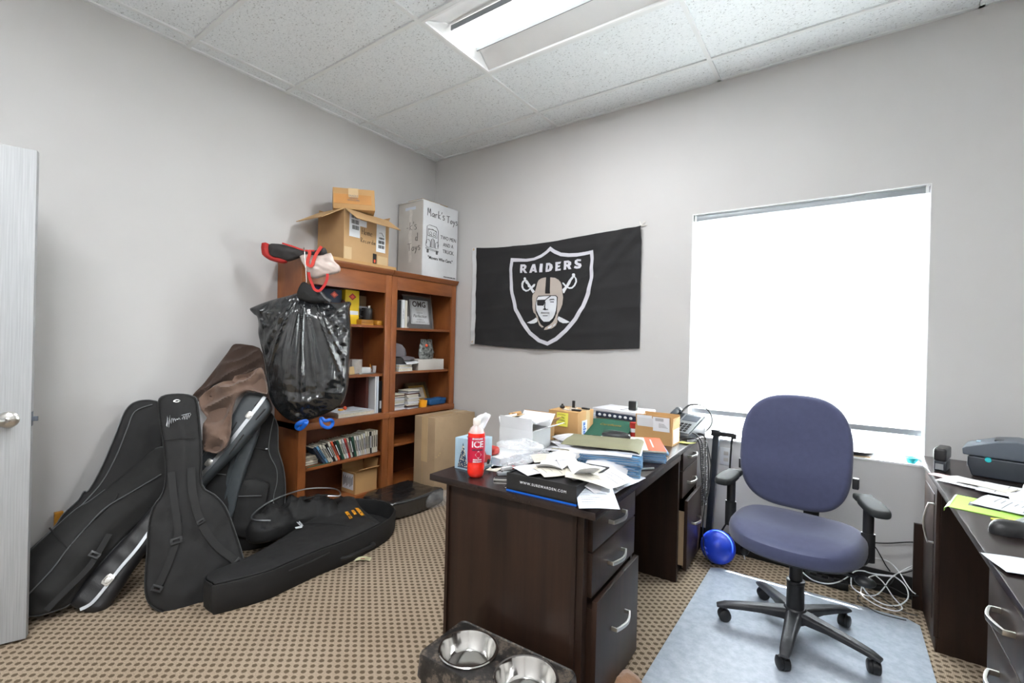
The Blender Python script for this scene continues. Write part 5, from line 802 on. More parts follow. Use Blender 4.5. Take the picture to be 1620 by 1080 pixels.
q([(-.18, .28), (-.175, .31), (-.15, .32), (-.13, .30), (-.13, .255), (-.16, .25), (-.18, .26), (-.18, .28)]); q([(-.065, .30), (-.045, .315), (-.03, .29), (-.035, .255), (-.06, .25), (-.07, .27), (-.065, .30)])
q([(-.125, .255), (-.12, .32), (-.10, .335), (-.08, .32), (-.075, .255), (-.125, .255)]); q([(-.11, .258), (-.11, .325)]); q([(-.09, .258), (-.09, .325)])
q([(-.18, .245), (-.03, .235), (-.03, .225), (-.18, .235), (-.18, .245)])
for xx in (-.165, -.055): q([(xx, .232), (xx, .205), (xx+.012, .205), (xx+.012, .232)], .004)
for xx in (-.13, -.085): q([(xx+.013*cos(a), .375+.013*sin(a)) for a in [i*pi/4 for i in range(8)]], .0014, True); q([(xx-.015, .352), (xx-.005, .362), (xx+.01, .362), (xx+.016, .352)])
tk.build('truck_drawing', 'ink', r, )
sf = lambda x, z: Matrix.Translation((x, -.2165, z)) @ Matrix.Rotation(pi/2, 4, 'X')
hand("-k's", .07, 'ink', r, sf(-.05, .40), .002); hand('d', .07, 'ink', r, sf(.06, .30), .002); hand('Toys', .065, 'ink', r, sf(-.03, .22), .002)
def tapef(u, v): return (.0+.035*(u-.5)+.004*sin(v*22), -.2175-.0008*sin(v*40), .12+v*.46)
MB().grid(tapef, 3, 30, th=.0006).build('packing_tape', 'tape_clear', r)
MB().box((-.07, -.2172, .575), (.06, -.2162, .60)).build('shipping_strip', 'paper2', r)
MB().box((-.154, -.21, .648), (.152, .0, .652), TR(rx=.03)).build('top_flap', 'card_white', r)
MB().box((-.03, -.212, .652), (.150, .10, .656), TR((0, 0, .0), rx=.02)).build('top_flap', 'card3', r)
r = thing('card_tray', 'shallow tan cardboard tray under the open box', 'tray', (.2, -1.03, TOP)); 
MB().box((-.165, -.30, 0), (.158, .27, .004)).box((.152, -.30, .004), (.158, .27, .022)).box((-.165, .262, .004), (.152, .27, .022)).box((-.165, -.30, .004), (-.159, .262, .022)).build('tray_body', 'card2', r, weld=False)
r = open_carton('cardboard_box', 'open cardboard box with spread flaps and shipping labels on the left bookcase', (.185, -1.03, TOP+.022), radians(3), .30, .42, .36, 'card', 'card_in', {'+x': (-33, .16), '-y': (-30, .21), '-x': (95, .02), '+y': (60, .03)}, .005)
f2 = lambda y, z: Matrix.Translation((.1506, y, z)) @ Matrix.Rotation(pi/2, 4, 'Z') @ Matrix.Rotation(pi/2, 4, 'X')
def lab(y0, z0, y1, z1, name='shipping_label', m='label'): return MB().box((.150, y0, z0), (.1512, y1, z1)).build(name, m, r)
def bars(y0, z0, y1, z1, k, par=None):
    b = MB(); random.seed(int(abs(y0)*1000)+k)
    for i in range(k):
        yy = y0+(y1-y0)*i/k; b.box((.1512, yy, z0), (.1520, yy+(y1-y0)/k*random.uniform(.3, .8), z1))
    b.build('barcode', 'ink', par or r, weld=False)
L1 = lab(-.165, .17, -.07, .35); bars(-.15, .305, -.09, .33, 14, L1); bars(-.15, .265, -.08, .295, 14, L1); bars(-.14, .225, -.08, .255, 14, L1); L3 = lab(-.07, .26, -.01, .305)
L2 = lab(.085, .10, .175, .31); bars(.11, .20, .165, .215, 10, L2); bars(.105, .165, .165, .19, 14, L2); bars(.105, .13, .165, .155, 14, L2); MB().tube([(.152, .11, .245), (.152, .135, .25), (.152, .155, .225)], .002, 5).build('arrow_print', 'ink', L2)
hand('Home', .046, 'ink', r, f2(-.055, .205), .0014); hand('Recordin', .034, 'ink', r, f2(-.062, .145), .0013)
MB().box((.150, .055, .005), (.1512, .09, .08)).build('hazard_sticker', 'ink', r); MB().box((.1512, .065, .012), (.152, .08, .035)).build('flame_print', 'orange_print', r)
MB().box((.150, -.205, .0), (.1508, -.14, .09)).build('tape_patch', 'tape', r); MB().box((.150, .10, .0), (.1508, .2, .07)).build('tape_patch', 'tape', r)
r = thing('cardboard_box', 'small taped cardboard box tilted on top of the open box', 'box', (.235, -1.075, 2.222), radians(-34)); r.rotation_euler = (radians(3), radians(-5), radians(-33))
MB().box((-.12, -.145, 0), (.12, .145, .155)).build('carton_body', 'card2', r, bevel=.003)
MB().box((.119, -.14, .04), (.1212, .12, .11)).build('tape_band', mat('brown_tape', srgb(190, 136, 78), .25, var=.08), r); MB().box((.1212, -.04, .09), (.1222, .03, .156)).box((-.12, -.04, .155), (.1222, .03, .1565)).build('clear_tape_strip', 'tape', r)
g2 = lambda y, z: Matrix.Translation((.1226, y, z)) @ Matrix.Rotation(pi/2, 4, 'Z') @ Matrix.Rotation(pi/2, 4, 'X')
text('FRAGILE', .018, 'ink_grey', r, g2(-.005, .10)); text('HANDLE', .015, 'ink_grey', r, g2(-.005, .083)); text('WITH CARE', .016, 'ink_grey', r, g2(-.005, .067))

# tall carton by the bookcase
r = thing('cardboard_box', 'tall flat cardboard carton standing between the corner bookcase and the desk', 'box', (.485, -.285, 0))
MB().box((-.12, -.245, 0), (.118, .245, .665)).build('carton_body', 'card3', r, bevel=.004)
MB().box((-.035, -.246, .30), (.035, -.245, .666)).box((-.035, -.246, .6645), (.035, .246, .6665)).build('tape_strip', 'tape', r, weld=False)
MB().tube([(-.02, -.2465, .0), (-.02, -.2465, .66)], .0012, 4).build('seam', 'card', r)
for y, z in ((-.20, .36), (-.185, .375), (-.225, .35), (.0, .30)): MB().ball((.118, y, z), .006, 6, sc=(.3, 1.4, .7)).build('scuff', 'card_in', r)
# black wrapped package
r = thing('wrapped_package', 'flat black package in clear plastic lying on the carpet before the bookcases', 'package', (.45, -.78, 0), 0)
O = [(.235, -1.0), (.25, -1.06), (.62, -1.0), (.69, -.95), (.685, -.75), (.67, -.53), (.60, -.47), (.35, -.46), (.345, -.50), (.34, -.95)]
O = [(.36, -1.0), (.42, -1.06), (.62, -1.03), (.69, -.99), (.72, -.75), (.70, -.52), (.63, -.555), (.35, -.56), (.335, -.60), (.34, -.95)]
pillow(O, .125, .006, .02, .016, disp=lambda x, y: .006*nz(x*11+y*9, y*4)+.004*nz(x*34, y*12), sm=3, T=Matrix.Translation((0, 0, .132))).build('black_sleeve', 'wrap', r, W=True)
pillow([(.60, -.52), (.69, -.50), (.78, -.50), (.79, -.60), (.75, -.70), (.70, -.72), (.66, -.62)], .09, .02, .03, .015, disp=lambda x, y: .016*nz(x*22, y*22), T=Matrix.Translation((0, 0, .105))).build('loose_plastic', 'sleeve', r, W=True)
o = pillow([(.72, -.50), (.80, -.56), (.90, -.50), (.93, -.36), (.86, -.28), (.76, -.30), (.71, -.40)], .06, .03, .03, .013, disp=lambda x, y: .026*nz(x*19, y*19)+.01*nz(x*50, y*50), T=Matrix.Translation((0, 0, .065))).build('crumpled_cloth', 'navy_cloth', None)
tag(o, 'crumpled dark navy cloth on the carpet behind the desk end', 'cloth')
o = MB().grid(lambda u, v: (-.045+.09*u, -.022+.044*v, .004+.008*sin(u*3)), 8, 2, th=.0006).build('paper_tag', 'tag_paper', None); o.location = (1.0, -1.50, 0); o.rotation_euler = (0, 0, radians(38)); tag(o, 'pale yellow tag with a red mark lying on the carpet', 'tag')
MB().box((-.012, -.012, .0125), (.012, -.004, .0132)).build('red_mark', 'truck_red', o)
# ================================================================== soft and hard instrument cases
def base_of(key):
    P = SW(key, S[key]['o']); p = min(P, key=lambda q: q.z); return (p.x, p.y, max(0, p.z-.0))
def wr(a, b, k1=11, k2=27):
    return lambda x, y: a*nz(x*k1, y*k1*.6)+b*nz(x*k2+3, y*k2)
def case(name, label, key, depth, bulge, body='canvas', e=.02, h=.018, disp=None, pipe=True, sm=3, cat='instrument case', be=None, R=.09, part='case_body', piper=.0032, pm='piping', bb=0):
    T = SF(key); r = thing(name, label, cat, base_of(key))
    pillow(S[key]['o'], depth, bulge, e, h, disp or wr(.006, .003), R, bb, sm, T, back_e=be).build(part, body, r, W=True)
    if pipe:
        O = smooth_outline(S[key]['o'], sm)
        MB().tube([T @ Vector((x, y, -e*.9)) for x, y in O], piper, 5, closed=True).build('piping', pm, r, W=True)
    return r, T
def strap(r, T, pts, z0, w=.019, sag=0, name='strap', m='webbing', n=6):
    P = spline([T @ Vector((x, y, z0+sag*sin(pi*i/(len(pts)-1)))) for i, (x, y) in enumerate(pts)], n)
    nn = T.to_3x3() @ Vector((0, 0, 1))
    return MB().tube(P, w, 4, up=nn, flat=(.13, 1)).build(name, m, r, W=True)
def buckle(r, T, p, z, s=.022, ang=0, m='black_plastic'):
    X = T @ Matrix.Translation((p[0], p[1], z)) @ Matrix.Rotation(ang, 4, 'Z'); b = MB()
    b.box((-s, -s*.6, 0), (s, -s*.25, .006), X).box((-s, s*.25, 0), (s, s*.6, .006), X).box((-s, -s*.25, 0), (-s*.6, s*.25, .006), X).box((s*.6, -s*.25, 0), (s, s*.25, .006), X)
    return b.build('buckle', m, r, bevel=.001, W=True)
def latch(r, T, p, z, s=.022, ang=0):
    X = T @ Matrix.Translation((p[0], p[1], z)) @ Matrix.Rotation(ang, 4, 'Z'); b = MB()
    b.prism([(-s, -s*.5), (-s*.6, -s*.75), (s*.6, -s*.75), (s, -s*.5), (s, s*.5), (s*.6, s*.75), (-s*.6, s*.75), (-s, s*.5)], 0, .005, X)
    b.box((-s*.5, -s*.45, .005), (s*.5, s*.45, .010), X).tube([X @ Vector((s*.75*cos(a)*.8, s*.55*sin(a), .009)) for a in [i*pi/5 for i in range(10)]], .0022, 5, closed=True)
    return b.build('latch', 'steel', r, bevel=.001, W=True)
# furthest left
r, T = case('gig_bag', 'tall black gig bag at the back, nearest the door and resting on the wall', 'backbag', .05, .015, 'canvas3')
MB().tube(spline([T @ Vector((x, y, .012)) for x, y in S['backbag']['seam']], 5), .003, 5).build('seam', 'piping', r, W=True)
r, T = case('gig_bag', 'big faded gig bag with a pocket and loose shoulder strap leaning by the door', 'gigbag', .06, .035, 'canvas2', disp=lambda x, y: .010*nz(x*7, y*5)+.006*nz(x*20+y*14, y*9)-.010*max(0, 1-abs(nz(x*5+y*4, y*3))*7)*.6)
k = S['gigbag']
strap(r, T, k['strap'], .046, .017, .01); buckle(r, T, k['buck'][0], .058, .022, -.6)
MB().tube(spline([T @ Vector((x, y, .040)) for x, y in k['pocket']], 5), .0035, 5).build('pocket_seam', 'webbing', r, W=True)
MB().tube(spline([T @ Vector((x, y, .042)) for x, y in k['zipline']], 5), .003, 5).build('zip', 'piping', r, W=True)
r, T = case('hard_case', 'black hard case lying low behind the gig bags with a metal trim and latch', 'hardcaselow', .08, .006, 'case_black', e=.03, disp=lambda x, y: .004*max(0, sin((x*.8+y)*70)), pipe=False)
k = S['hardcaselow']; nn = T.to_3x3() @ Vector((0, 0, 1))
MB().tube(spline([T @ Vector((x, y, .010)) for x, y in k['trim']], 6), .010, 4, up=nn, flat=(.4, 1)).build('metal_trim', 'alu', r, W=True); latch(r, T, k['latch'][0], .013, .024, .9)
# centre piece
r, T = case('gig_bag', 'black gig bag standing in front with two backpack straps and white script logo', 'frontbag', .115, .018, 'canvas', e=.016, h=.016, disp=lambda x, y: .010*nz(x*7, y*5)+.005*nz(x*20, y*16)-.006*max(0, 1-abs(y-.34+.2*x)/.03)*(nz(x*18, 2)+.3))
k = S['frontbag']
O = smooth_outline(k['o'], 3); MB().tube([T @ Vector((x*.985, y*.985+.004, .001)) for x, y in O], .0028, 5, closed=True).build('front_piping', 'webbing', r, W=True)
strap(r, T, k['strap1'], .026, .021, .006); strap(r, T, k['strap2'], .026, .024, .006)
buckle(r, T, k['strap1'][3], .034, .024, .15); buckle(r, T, k['strap1'][-1], .03, .022, -.5); buckle(r, T, k['strap2'][2], .036, .017, .5); buckle(r, T, k['strap2'][-1], .03, .02, .8)
rx, ry = k['ring'][0]; MB().tube([T @ Vector((rx+.014*cos(a), ry+.009*sin(a)-(.006 if sin(a) > 0 else 0), .020)) for a in [i*pi/7 for i in range(14)]], .0026, 6, closed=True).build('hanging_ring', 'steel', r, W=True)
# script logo: a running scribble of strokes
(ax, ay), (bx_, by_) = k['sig']; sg = MB(); L = Vector((bx_-ax, by_-ay)); 
P = []
for i in range(46):
    t = i/45; hgt = .013*(1 if i % 2 else -1)*(1.0+.8*sin(t*9)) * (1.5 if t < .12 or .5 < t < .6 else .6)
    P.append(T @ Vector((ax+L.x*t+.004*sin(i*1.7), ay+L.y*t+hgt+.004, .0195)))
sg.tube(P, .0013, 4); sg.tube([T @ Vector((ax+L.x*t, ay+L.y*t+.019, .0195)) for t in (.55, .75, 1.02)], .0012, 4); sg.build('script_logo', 'label', r, W=True)
MB().tube([T @ Vector((x, y, .019)) for x, y in [(ax-.005, ay-.085), (ax+.12, ay-.09)]], .0018, 5).build('seam', 'webbing', r, W=True)
r, T = case('gig_bag', 'dark gig bag wedged between the front bag and the grey cases', 'middlebag', .05, .015, 'canvas3')
MB().tube([T @ Vector((x, y, .018)) for x, y in S['middlebag']['zipl']], .003, 5).build('zip', 'piping', r, W=True)
r, T = case('gig_bag', 'wide black gig bag with a front pocket leaning beside the left bookcase', 'rightbag', .07, .03, 'canvas', disp=lambda x, y: .008*nz(x*7, y*6)+.004*nz(x*20, y*20))
k = S['rightbag']
pillow(k['pocket'], .03, .012, .012, .016, wr(.003, .002), .05, 0, 2, T @ Matrix.Translation((0, 0, .062))).build('pocket', 'canvas3', r, W=True)
MB().tube([T @ Vector((x, y, .080)) for x, y in k['zipl']], .0028, 5).build('zip', 'piping', r, W=True)
MB().tube(spline([T @ Vector((x, y, .036)) for x, y in k['pipe']], 5), .0028, 5).build('edge_piping', 'piping', r, W=True)
MB().tube(spline([T @ Vector((x, y, .038)) for x, y in k['seam']], 5), .003, 5).build('seam', 'webbing', r, W=True)
b = k['badge'][0]; MB().box((b[0]-.006, b[1]-.003, .036), (b[0]+.006, b[1]+.003, .044), T).build('badge', 'label', r, W=True)
r, T = case('hard_case', 'narrow dark grey hard case standing behind the trimmed case', 'hardcasethin', .05, .003, 'case_plastic', e=.012, disp=lambda x, y: 0, pipe=False)
k = S['hardcasethin']; MB().tube(spline([T @ Vector((x, y, .003)) for x, y in k['ridge']], 5), .006, 6).build('ridge', 'case_plastic', r, W=True)
(x0, y0), (x1, _), (_, y1) = k['vent'][0], k['vent'][1], k['vent'][2]; vb = MB()
for i in range(6): t = i/5; vb.box((x0, y0+(y1-y0)*t, .002), (x1, y0+(y1-y0)*t+.004, .006), T)
vb.build('vent_ribs', 'case_black', r, W=True)
r, T = case('hard_case', 'rectangular grey hard case with silver trim and two latches, half under brown suede', 'hardcasetop', .10, .003, 'case_plastic', e=.022, h=.016, disp=lambda x, y: 0, pipe=False)
k = S['hardcasetop']; nn = T.to_3x3() @ Vector((0, 0, 1))
MB().tube(spline([T @ Vector((x, y, .004)) for x, y in k['trim']], 6), .015, 4, up=nn, flat=(.35, 1)).build('metal_trim', 'alu', r, W=True)
a0, a1 = Vector(k['trim'][0]), Vector(k['trim'][-1]); an = atan2((a1-a0).y, (a1-a0).x)
for p in k['latch']: latch(r, T, p, .007, .021, an)
R_ = k['rib']
for i in (0, 2, 4, 6): MB().tube([T @ Vector((*R_[i], .003)), T @ Vector((*R_[i+1], .003))], .0045, 6).build('moulded_rib', 'case_black', r, W=True)
# suede hides
def hide(name, label, key, m, f, h=.012, depth=.03):
    T = SF(key); r = thing(name, label, 'suede', base_of(key)); pillow(S[key]['o'], depth, .02, .008, h, f, .06, 0, 2, T).build('drape', m, r, W=True); return r
hide('suede_hide', 'dark brown suede hide folded over the top of the cases against the wall', 'hide_dark', 'hide_d', lambda x, y: .03*nz(x*5+y*4, y*2)+.022*(1-abs(nz(x*7-y*8, y*4))*4)-.012)
hide('suede_hide', 'light brown suede piece hanging in folds over the silver-trimmed case', 'hide_light', 'hide_l', lambda x, y: .034*nz(x*6+y*5, y*3)+.030*(1-abs(nz(x*8-y*7, y*6+x*3))*4)-.02+.004*nz(x*40, y*40), .010)
o = solid('wooden_block', 'amber_wood', 'tan wooden block end showing between the wall and the gig bags by the door', 'block', (.014, -2.645, 0), (.034, -2.612, .375), bevel=.001)
# lying case -------------------------------------------------------------------
r = thing('gig_case', 'black padded case lying on its back on the carpet with its lid loose', 'instrument case', (.8, -1.7, 0))
O = smooth_outline(D['lying'], 4); O = O if sum(O[i-1][0]*O[i][1]-O[i][0]*O[i-1][1] for i in range(len(O))) > 0 else O[::-1]
cx, cy = np.mean(O, 0)
def inset(O, d):
    m = len(O); out = []
    for i in range(m):
        a = Vector(O[i-1]); b = Vector(O[(i+1) % m]); t = (b-a).normalized(); out.append((O[i][0]-t.y*d, O[i][1]+t.x*d))
    return out
Oi = inset(O, .014); Ob = inset(O, .012); b = MB(); m = len(O)
rings = [(Ob, 0), (inset(O, .002), .018), (O, .06), (O, .125), (inset(O, .003), .135), (inset(O, .011), .135), (Oi, .128), (Oi, .03)]
vs = []; fs = []
for R_, z in rings: vs += [(x, y, z) for x, y in R_]
for q in range(len(rings)-1):
    for i in range(m): j = (i+1) % m; fs.append((q*m+i, q*m+j, (q+1)*m+j, (q+1)*m+i))
fs.append(tuple(range(m-1, -1, -1))); fs.append(tuple((len(rings)-1)*m+i for i in range(m)))
MB().add(vs, fs).build('shell', 'canvas', r, W=True)
pillow(inset(O, .022), .01, .004, .005, .03, wr(.004, .004), .05, 0, 0, Matrix.Translation((0, 0, .045))).build('lining', 'plush', r, W=True)
MB().tube([(x, y, .137) for x, y in inset(O, .006)], .004, 6, closed=True).build('rim_binding', 'webbing', r, W=True)
# loose lid, humped in the middle and short of the wide end
lid = [p for p in inset(O, .012)]
cl = []
for x, y in lid:
    lim = -1.20-.5*(x-.5)*.55
    if y > lim: y = lim-.02*(y-lim)
    cl.append((x, y))
def liddisp(x, y):
    t = max(0, min(1, (y+2.0)/.75)); hump = .070*math.exp(-((x-.56)**2/.020+(y+1.33)**2/.03)); dip = -.055*max(0, min(1, (y+1.36)/.14))*max(0, min(1, (x-.55)/.16))
    return hump+dip+.006*nz(x*9, y*9)+.003*nz(x*28, y*28)
pillow(cl, .012, .010, .005, .018, liddisp, .06, 0, 0, Matrix.Translation((0, 0, .148))).build('lid', 'canvas', r, W=True)
MB().tube(spline([(.60, -1.66, .163), (.72, -1.57, .168), (.86, -1.50, .160), (.93, -1.50, .150)], 5), .0022, 5).build('lid_seam', 'webbing', r, W=True)
(t1, t2, t3, t4, t5, t6) = [Vector(q) for q in D['lyt']]
def decal(P0, P1, body, s, m, z, dy=0, bold=.001):
    d = (P1-P0); a = atan2(d.y, d.x); return text(body, s, m, r, Matrix.Translation((P0.x, P0.y, z)) @ Matrix.Rotation(a, 4, 'Z') @ Matrix.Translation((0, dy, 0)), W=True, bold=bold, align='LEFT')
decal(Vector((.69, -1.325, 0)), Vector((.84, -1.385, 0)), 'AMERICAN', .030, 'cup_yellow', .1865, 0); decal(Vector((.70, -1.355, 0)), Vector((.85, -1.415, 0)), 'GUITAR', .024, 'cup_yellow', .184, -.008); decal(Vector((.69, -1.385, 0)), Vector((.84, -1.445, 0)), 'MUSIC CO.', .028, 'cup_yellow', .183, -.016)
decal(Vector((.55, -1.655, 0)), Vector((.72, -1.70, 0)), 'JACKSON', .026, 'label', .1705, 0, .0005); MB().prism([(-.012, -.02), (.012, -.02), (.018, .012), (0, .02), (-.014, .006)], 0, .001, Matrix.Translation((.665, -1.705, .171)) @ Matrix.Rotation(-.3, 4, 'Z')).build('logo_mark', 'label', r, W=True)
# carrying handle on the near flank
def onside(t): return t
MB().tube(spline([(1.025, -1.66, .075), (1.055, -1.64, .085), (1.055, -1.55, .088), (1.045, -1.47, .085), (1.005, -1.44, .078)], 6), .014, 8, flat=(.7, 1.1)).build('carry_handle', 'webbing', r, W=True)
MB().tube(spline([(1.0, -1.95, .11), (1.012, -1.85, .118), (1.0, -1.72, .122)], 6), .004, 6).build('zip_flap', 'webbing', r, W=True)
# crumpled strap bag with a pale binding
r = thing('shoulder_bag', 'small collapsed black bag with a pale curved binding lying on the big case', 'bag', (.62, -1.62, .12))
O = [(.30, -1.62), (.36, -1.52), (.42, -1.42), (.50, -1.36), (.60, -1.36), (.66, -1.42), (.66, -1.50), (.60, -1.56), (.58, -1.66), (.60, -1.80), (.56, -1.90), (.48, -1.92), (.40, -1.82), (.33, -1.74)]
pillow(O, .10, .05, .03, .014, lambda x, y: .050*nz(x*13, y*11)+.026*nz(x*30, y*26), .06, 0, 3, Matrix.Translation((0, 0, .20))).build('bag_body', 'canvas3', r, W=True)
MB().tube(spline([(.60, -1.84, .235), (.50, -1.90, .24), (.42, -1.80, .265), (.40, -1.66, .29), (.43, -1.52, .305), (.52, -1.42, .305), (.60, -1.40, .30), (.655, -1.43, .285), (.62, -1.49, .292)], 6), .0045, 6).build('pale_binding', 'alu', r, W=True)
MB().tube(spline([(.50, -1.60, .27), (.56, -1.50, .285), (.62, -1.42, .275), (.60, -1.37, .25)], 6), .014, 6, flat=(.3, 1)).build('strap', 'webbing', r, W=True)

# garment in the bin bag ----------------------------------------------------------
T = SF('garbage'); k = S['garbage']; nk = k['neck'][0]
r = thing('hanging_bin_bag', 'shiny black bin bag over clothes on a hanger, hooked on the left bookcase', 'bag', tuple(T @ Vector((nk[0], nk[1], 0))))
def gd(x, y):
    dx, dy = x-nk[0], nk[1]-y; a = atan2(dx, max(.02, dy+.05)); rr = sqrt(dx*dx+dy*dy)
    f = max(0, min(1, (rr-.05)/.12))*max(0, min(1, (.80-rr)/.30))
    ridg = 1.2-1.9*abs(sin(a*20+2.2*nz(a*4, rr)))+.45*sin(a*47+3*nz(a*7, rr, 4))
    c = max(0, 1-abs(a)/.62)
    k_ = 1-min(1, c*2.2)
    return .0068*f*ridg*min(1, c*2.5)*(1-.5*nz(a*9, 1))+.014*nz(x*5+1, y*2.5)+(.018*nz(x*13, y*15)+.010*nz(x*30, y*34))*max(.12, k_, 1-f)
pillow(k['o'], .14, .060, .035, .0065, gd, .13, .03, 3, T).build('bag', 'garbage', r, W=True)
hg = spline([T @ Vector((x, y, .012)) for x, y in k['hang']], 6)
MB().tube(hg, .016, 8, flat=(1, .6)).build('hanger', 'black_plastic', r, W=True)
pillow([(nk[0]-.045, nk[1]-.05), (nk[0]-.02, nk[1]+.035), (nk[0]+.02, nk[1]+.03), (nk[0]+.075, nk[1]-.02), (nk[0]+.12, nk[1]-.075), (nk[0]+.03, nk[1]-.085)], .05, .02, .015, .012, wr(.006, .005), T=T @ Matrix.Translation((0, 0, .035))).build('collar', 'canvas3', r, W=True)
hk = [T @ Vector((x, y, -.005)) for x, y in k['hook']]; top = hk[-1]
MB().tube(spline([hk[0], hk[0].lerp(top, .5), top, (top.x-.03, top.y+.0, 1.842), (top.x-.075, top.y+.02, 1.846)], 6), .0022, 6).build('hook', 'steel', r, W=True)
for kk in ('tieL', 'tieR'):
    P = [T @ Vector((x, y, .03+.012*sin(i*1.3))) for i, (x, y) in enumerate(k[kk])]; nn = T.to_3x3() @ Vector((0, 0, 1))
    MB().tube(spline(P, 5, True), .010 if kk == 'tieR' else .013, 6, closed=True, up=nn, flat=(.35, 1)).build('drawstring', 'blue', r, W=True)
# tote
r = thing('insulated_tote_bag', 'red and charcoal insulated tote with pale lining slumped on the left bookcase top', 'bag', (.36, -1.52, 1.80))
T = SF('tote_dark')
pillow(S['tote_red']['o'], .045, .012, .012, .012, wr(.010, .006, 12, 30), .04, 0, 2, T).build('red_end', 'tote_red', r, W=True)
pillow(S['tote_dark']['o'], .045, .020, .012, .010, wr(.022, .010, 10, 26), .04, 0, 2, T @ Matrix.Translation((0, 0, .006))).build('dark_side', 'charcoal', r, W=True)
pillow(S['tote_light']['o'], .045, .022, .014, .008, lambda x, y: .020*nz(x*12, y*8)+.012*nz(x*14+y*34, y*9), .05, 0, 2, T @ Matrix.Translation((0, 0, .012))).build('lining_flap', 'foil', r, W=True)
nn = T.to_3x3() @ Vector((0, 0, 1))
MB().tube(spline([T @ Vector((x, y, .040)) for x, y in S['tote_light']['handle']], 5), .014, 4, up=nn, flat=(.15, 1)).build('handle', 'orange', r, W=True)
MB().tube(spline([T @ Vector((x, y, .026)) for x, y in S['tote_light']['stripe']], 5), .007, 4, up=nn, flat=(.3, 1)).build('piping_stripe', 'red', r, W=True)
TG = SF('garbage'); MB().tube(spline([TG @ Vector((x, y, .06)) for x, y in k['strap']], 6), .011, 4, up=TG.to_3x3() @ Vector((0, 0, 1)), flat=(.15, 1)).build('shoulder_strap', 'red', r, W=True)

# ================================================================== desks
def pull(par, T, L=.135, name='handle'):
    """arched flat pull, T: x along the drawer, z outwards"""
    b = MB(); h = L/2
    P = [Vector((-h, 0, .0)), Vector((-h, 0, .020)), Vector((-h*.72, 0, .0265)), Vector((-h*.3, 0, .0335)), Vector((0, 0, .0355)), Vector((h*.3, 0, .0335)), Vector((h*.72, 0, .0265)), Vector((h, 0, .020)), Vector((h, 0, .0))]
    w2, t2 = .0065, .0035; vs = []; fs = []
    nrm = [(-1, 0), (-.8, .6), (-.35, .94), (-.15, .99), (0, 1), (.15, .99), (.35, .94), (.8, .6), (1, 0)]
    for p, (nx, nz_) in zip(P, nrm):
        o = Vector((nx, 0, nz_))*t2
        vs += [p+o+Vector((0, w2, 0)), p-o+Vector((0, w2, 0)), p-o-Vector((0, w2, 0)), p+o-Vector((0, w2, 0))]
    for i in range(len(P)-1):
        for q in range(4): fs.append((i*4+q, i*4+(q+1) % 4, (i+1)*4+(q+1) % 4, (i+1)*4+q))
    fs += [(0, 1, 2, 3), tuple(range(len(vs)-1, len(vs)-5, -1))]
    return b.add(vs, fs, T).build(name, 'steel', par, bevel=.0008)
dk = thing('desk', 'dark espresso double-pedestal desk piled with papers in the middle of the room', 'desk', (2.635, -1.863, 0), radians(2.25))
DL, DW = 1.73, .715
MB().box((-DW, 0, .735), (0, DL, .760)).build('desktop', 'espresso_top', dk, bevel=.002)
MB().box((-DW+.072, .030, 0), (-.075, .050, .735)).build('end_panel', 'espresso', dk, bevel=.001)
MB().box((-DW+.072, .022, 0), (-DW+.085, .030, .735)).box((-.090, .022, 0), (-.075, .030, .735)).build('edge_strip', 'espresso', dk, weld=False)
MB().box((-DW+.078, .52, 0), (-.06, .54, .735)).build('inner_panel', 'espresso', dk)
MB().box((-DW+.078, 1.255, 0), (-.045, 1.275, .735)).build('inner_panel', 'espresso', dk)
MB().box((-DW+.078, 1.70, 0), (-.045, 1.718, .735)).build('end_panel', 'espresso', dk)
MB().box((-DW+.078, .05, .0), (-DW+.094, 1.70, .735)).build('back_panel', 'espresso', dk)
MB().box((-.056, .52, .668), (-.040, 1.275, .735)).build('apron', 'espresso', dk, bevel=.001)
def pedestal(par, y0, y1, file_out=.02, dirx=1, side=True, X=-.035, hs=((.60, .733), (.445, .597), (.05, .440)), hz=(.662, .515, .285)):
    b = MB(); b.box((X-dirx*.04, y0, 0), (X-dirx*.016, y0+.035, .735)).box((X-dirx*.04, y1-.020, 0), (X-dirx*.016, y1, .735)).box((X-dirx*.06, y0+.035, 0), (X-dirx*.03, y1-.02, .048))
    b.build('pedestal_frame', 'espresso', par, weld=False)
    for i, (z0, z1) in enumerate(hs):
        o = file_out if i == 2 else 0
        d = MB().box((X-dirx*.018+dirx*o, y0+.037, z0+.002), (X+dirx*o, y1-.022, z1-.002)).build('drawer', 'espresso', par, bevel=.0015)
        if o and not side: MB().box((X-dirx*.30, y0+.040, z0+.01), (X-dirx*.0185+dirx*o, y1-.03, z1-.03)).build('drawer_body', 'espresso', d)
        if o and side: MB().box((X-dirx*.30, y0+.05, z0+.02), (X-dirx*.0185+dirx*o, y0+.062, z1-.07)).build('drawer_side', 'card3', d)
        pull(d, Matrix.Translation((X+dirx*o, (y0+y1)/2, hz[i])) @ Matrix.Rotation(pi/2, 4, 'Z') @ Matrix.Rotation(pi/2, 4, 'X') @ (Matrix.Identity(4) if dirx > 0 else Matrix.Rotation(pi, 4, 'Y')))
    return b
pedestal(dk, .030, .520, .020, side=False); pedestal(dk, 1.275, 1.70, .030)
# bird sticker on the top drawer
st = MB(); st.ball((0, 0, 0), .011, 10, Matrix.Translation((-.0345, .245, .722)) @ Matrix.Rotation(.5, 4, 'X'), (.12, 1.2, .8)); st.build('sticker_bird', 'orange_print', dk)
MB().ball((-.0345, .225, .716), .009, 8, None, (.12, 1.9, .7)).build('sticker_leaf', 'green_folder', dk); MB().ball((-.0345, .256, .728), .006, 8, None, (.14, 1, 1)).build('sticker_head', 'orange', dk)
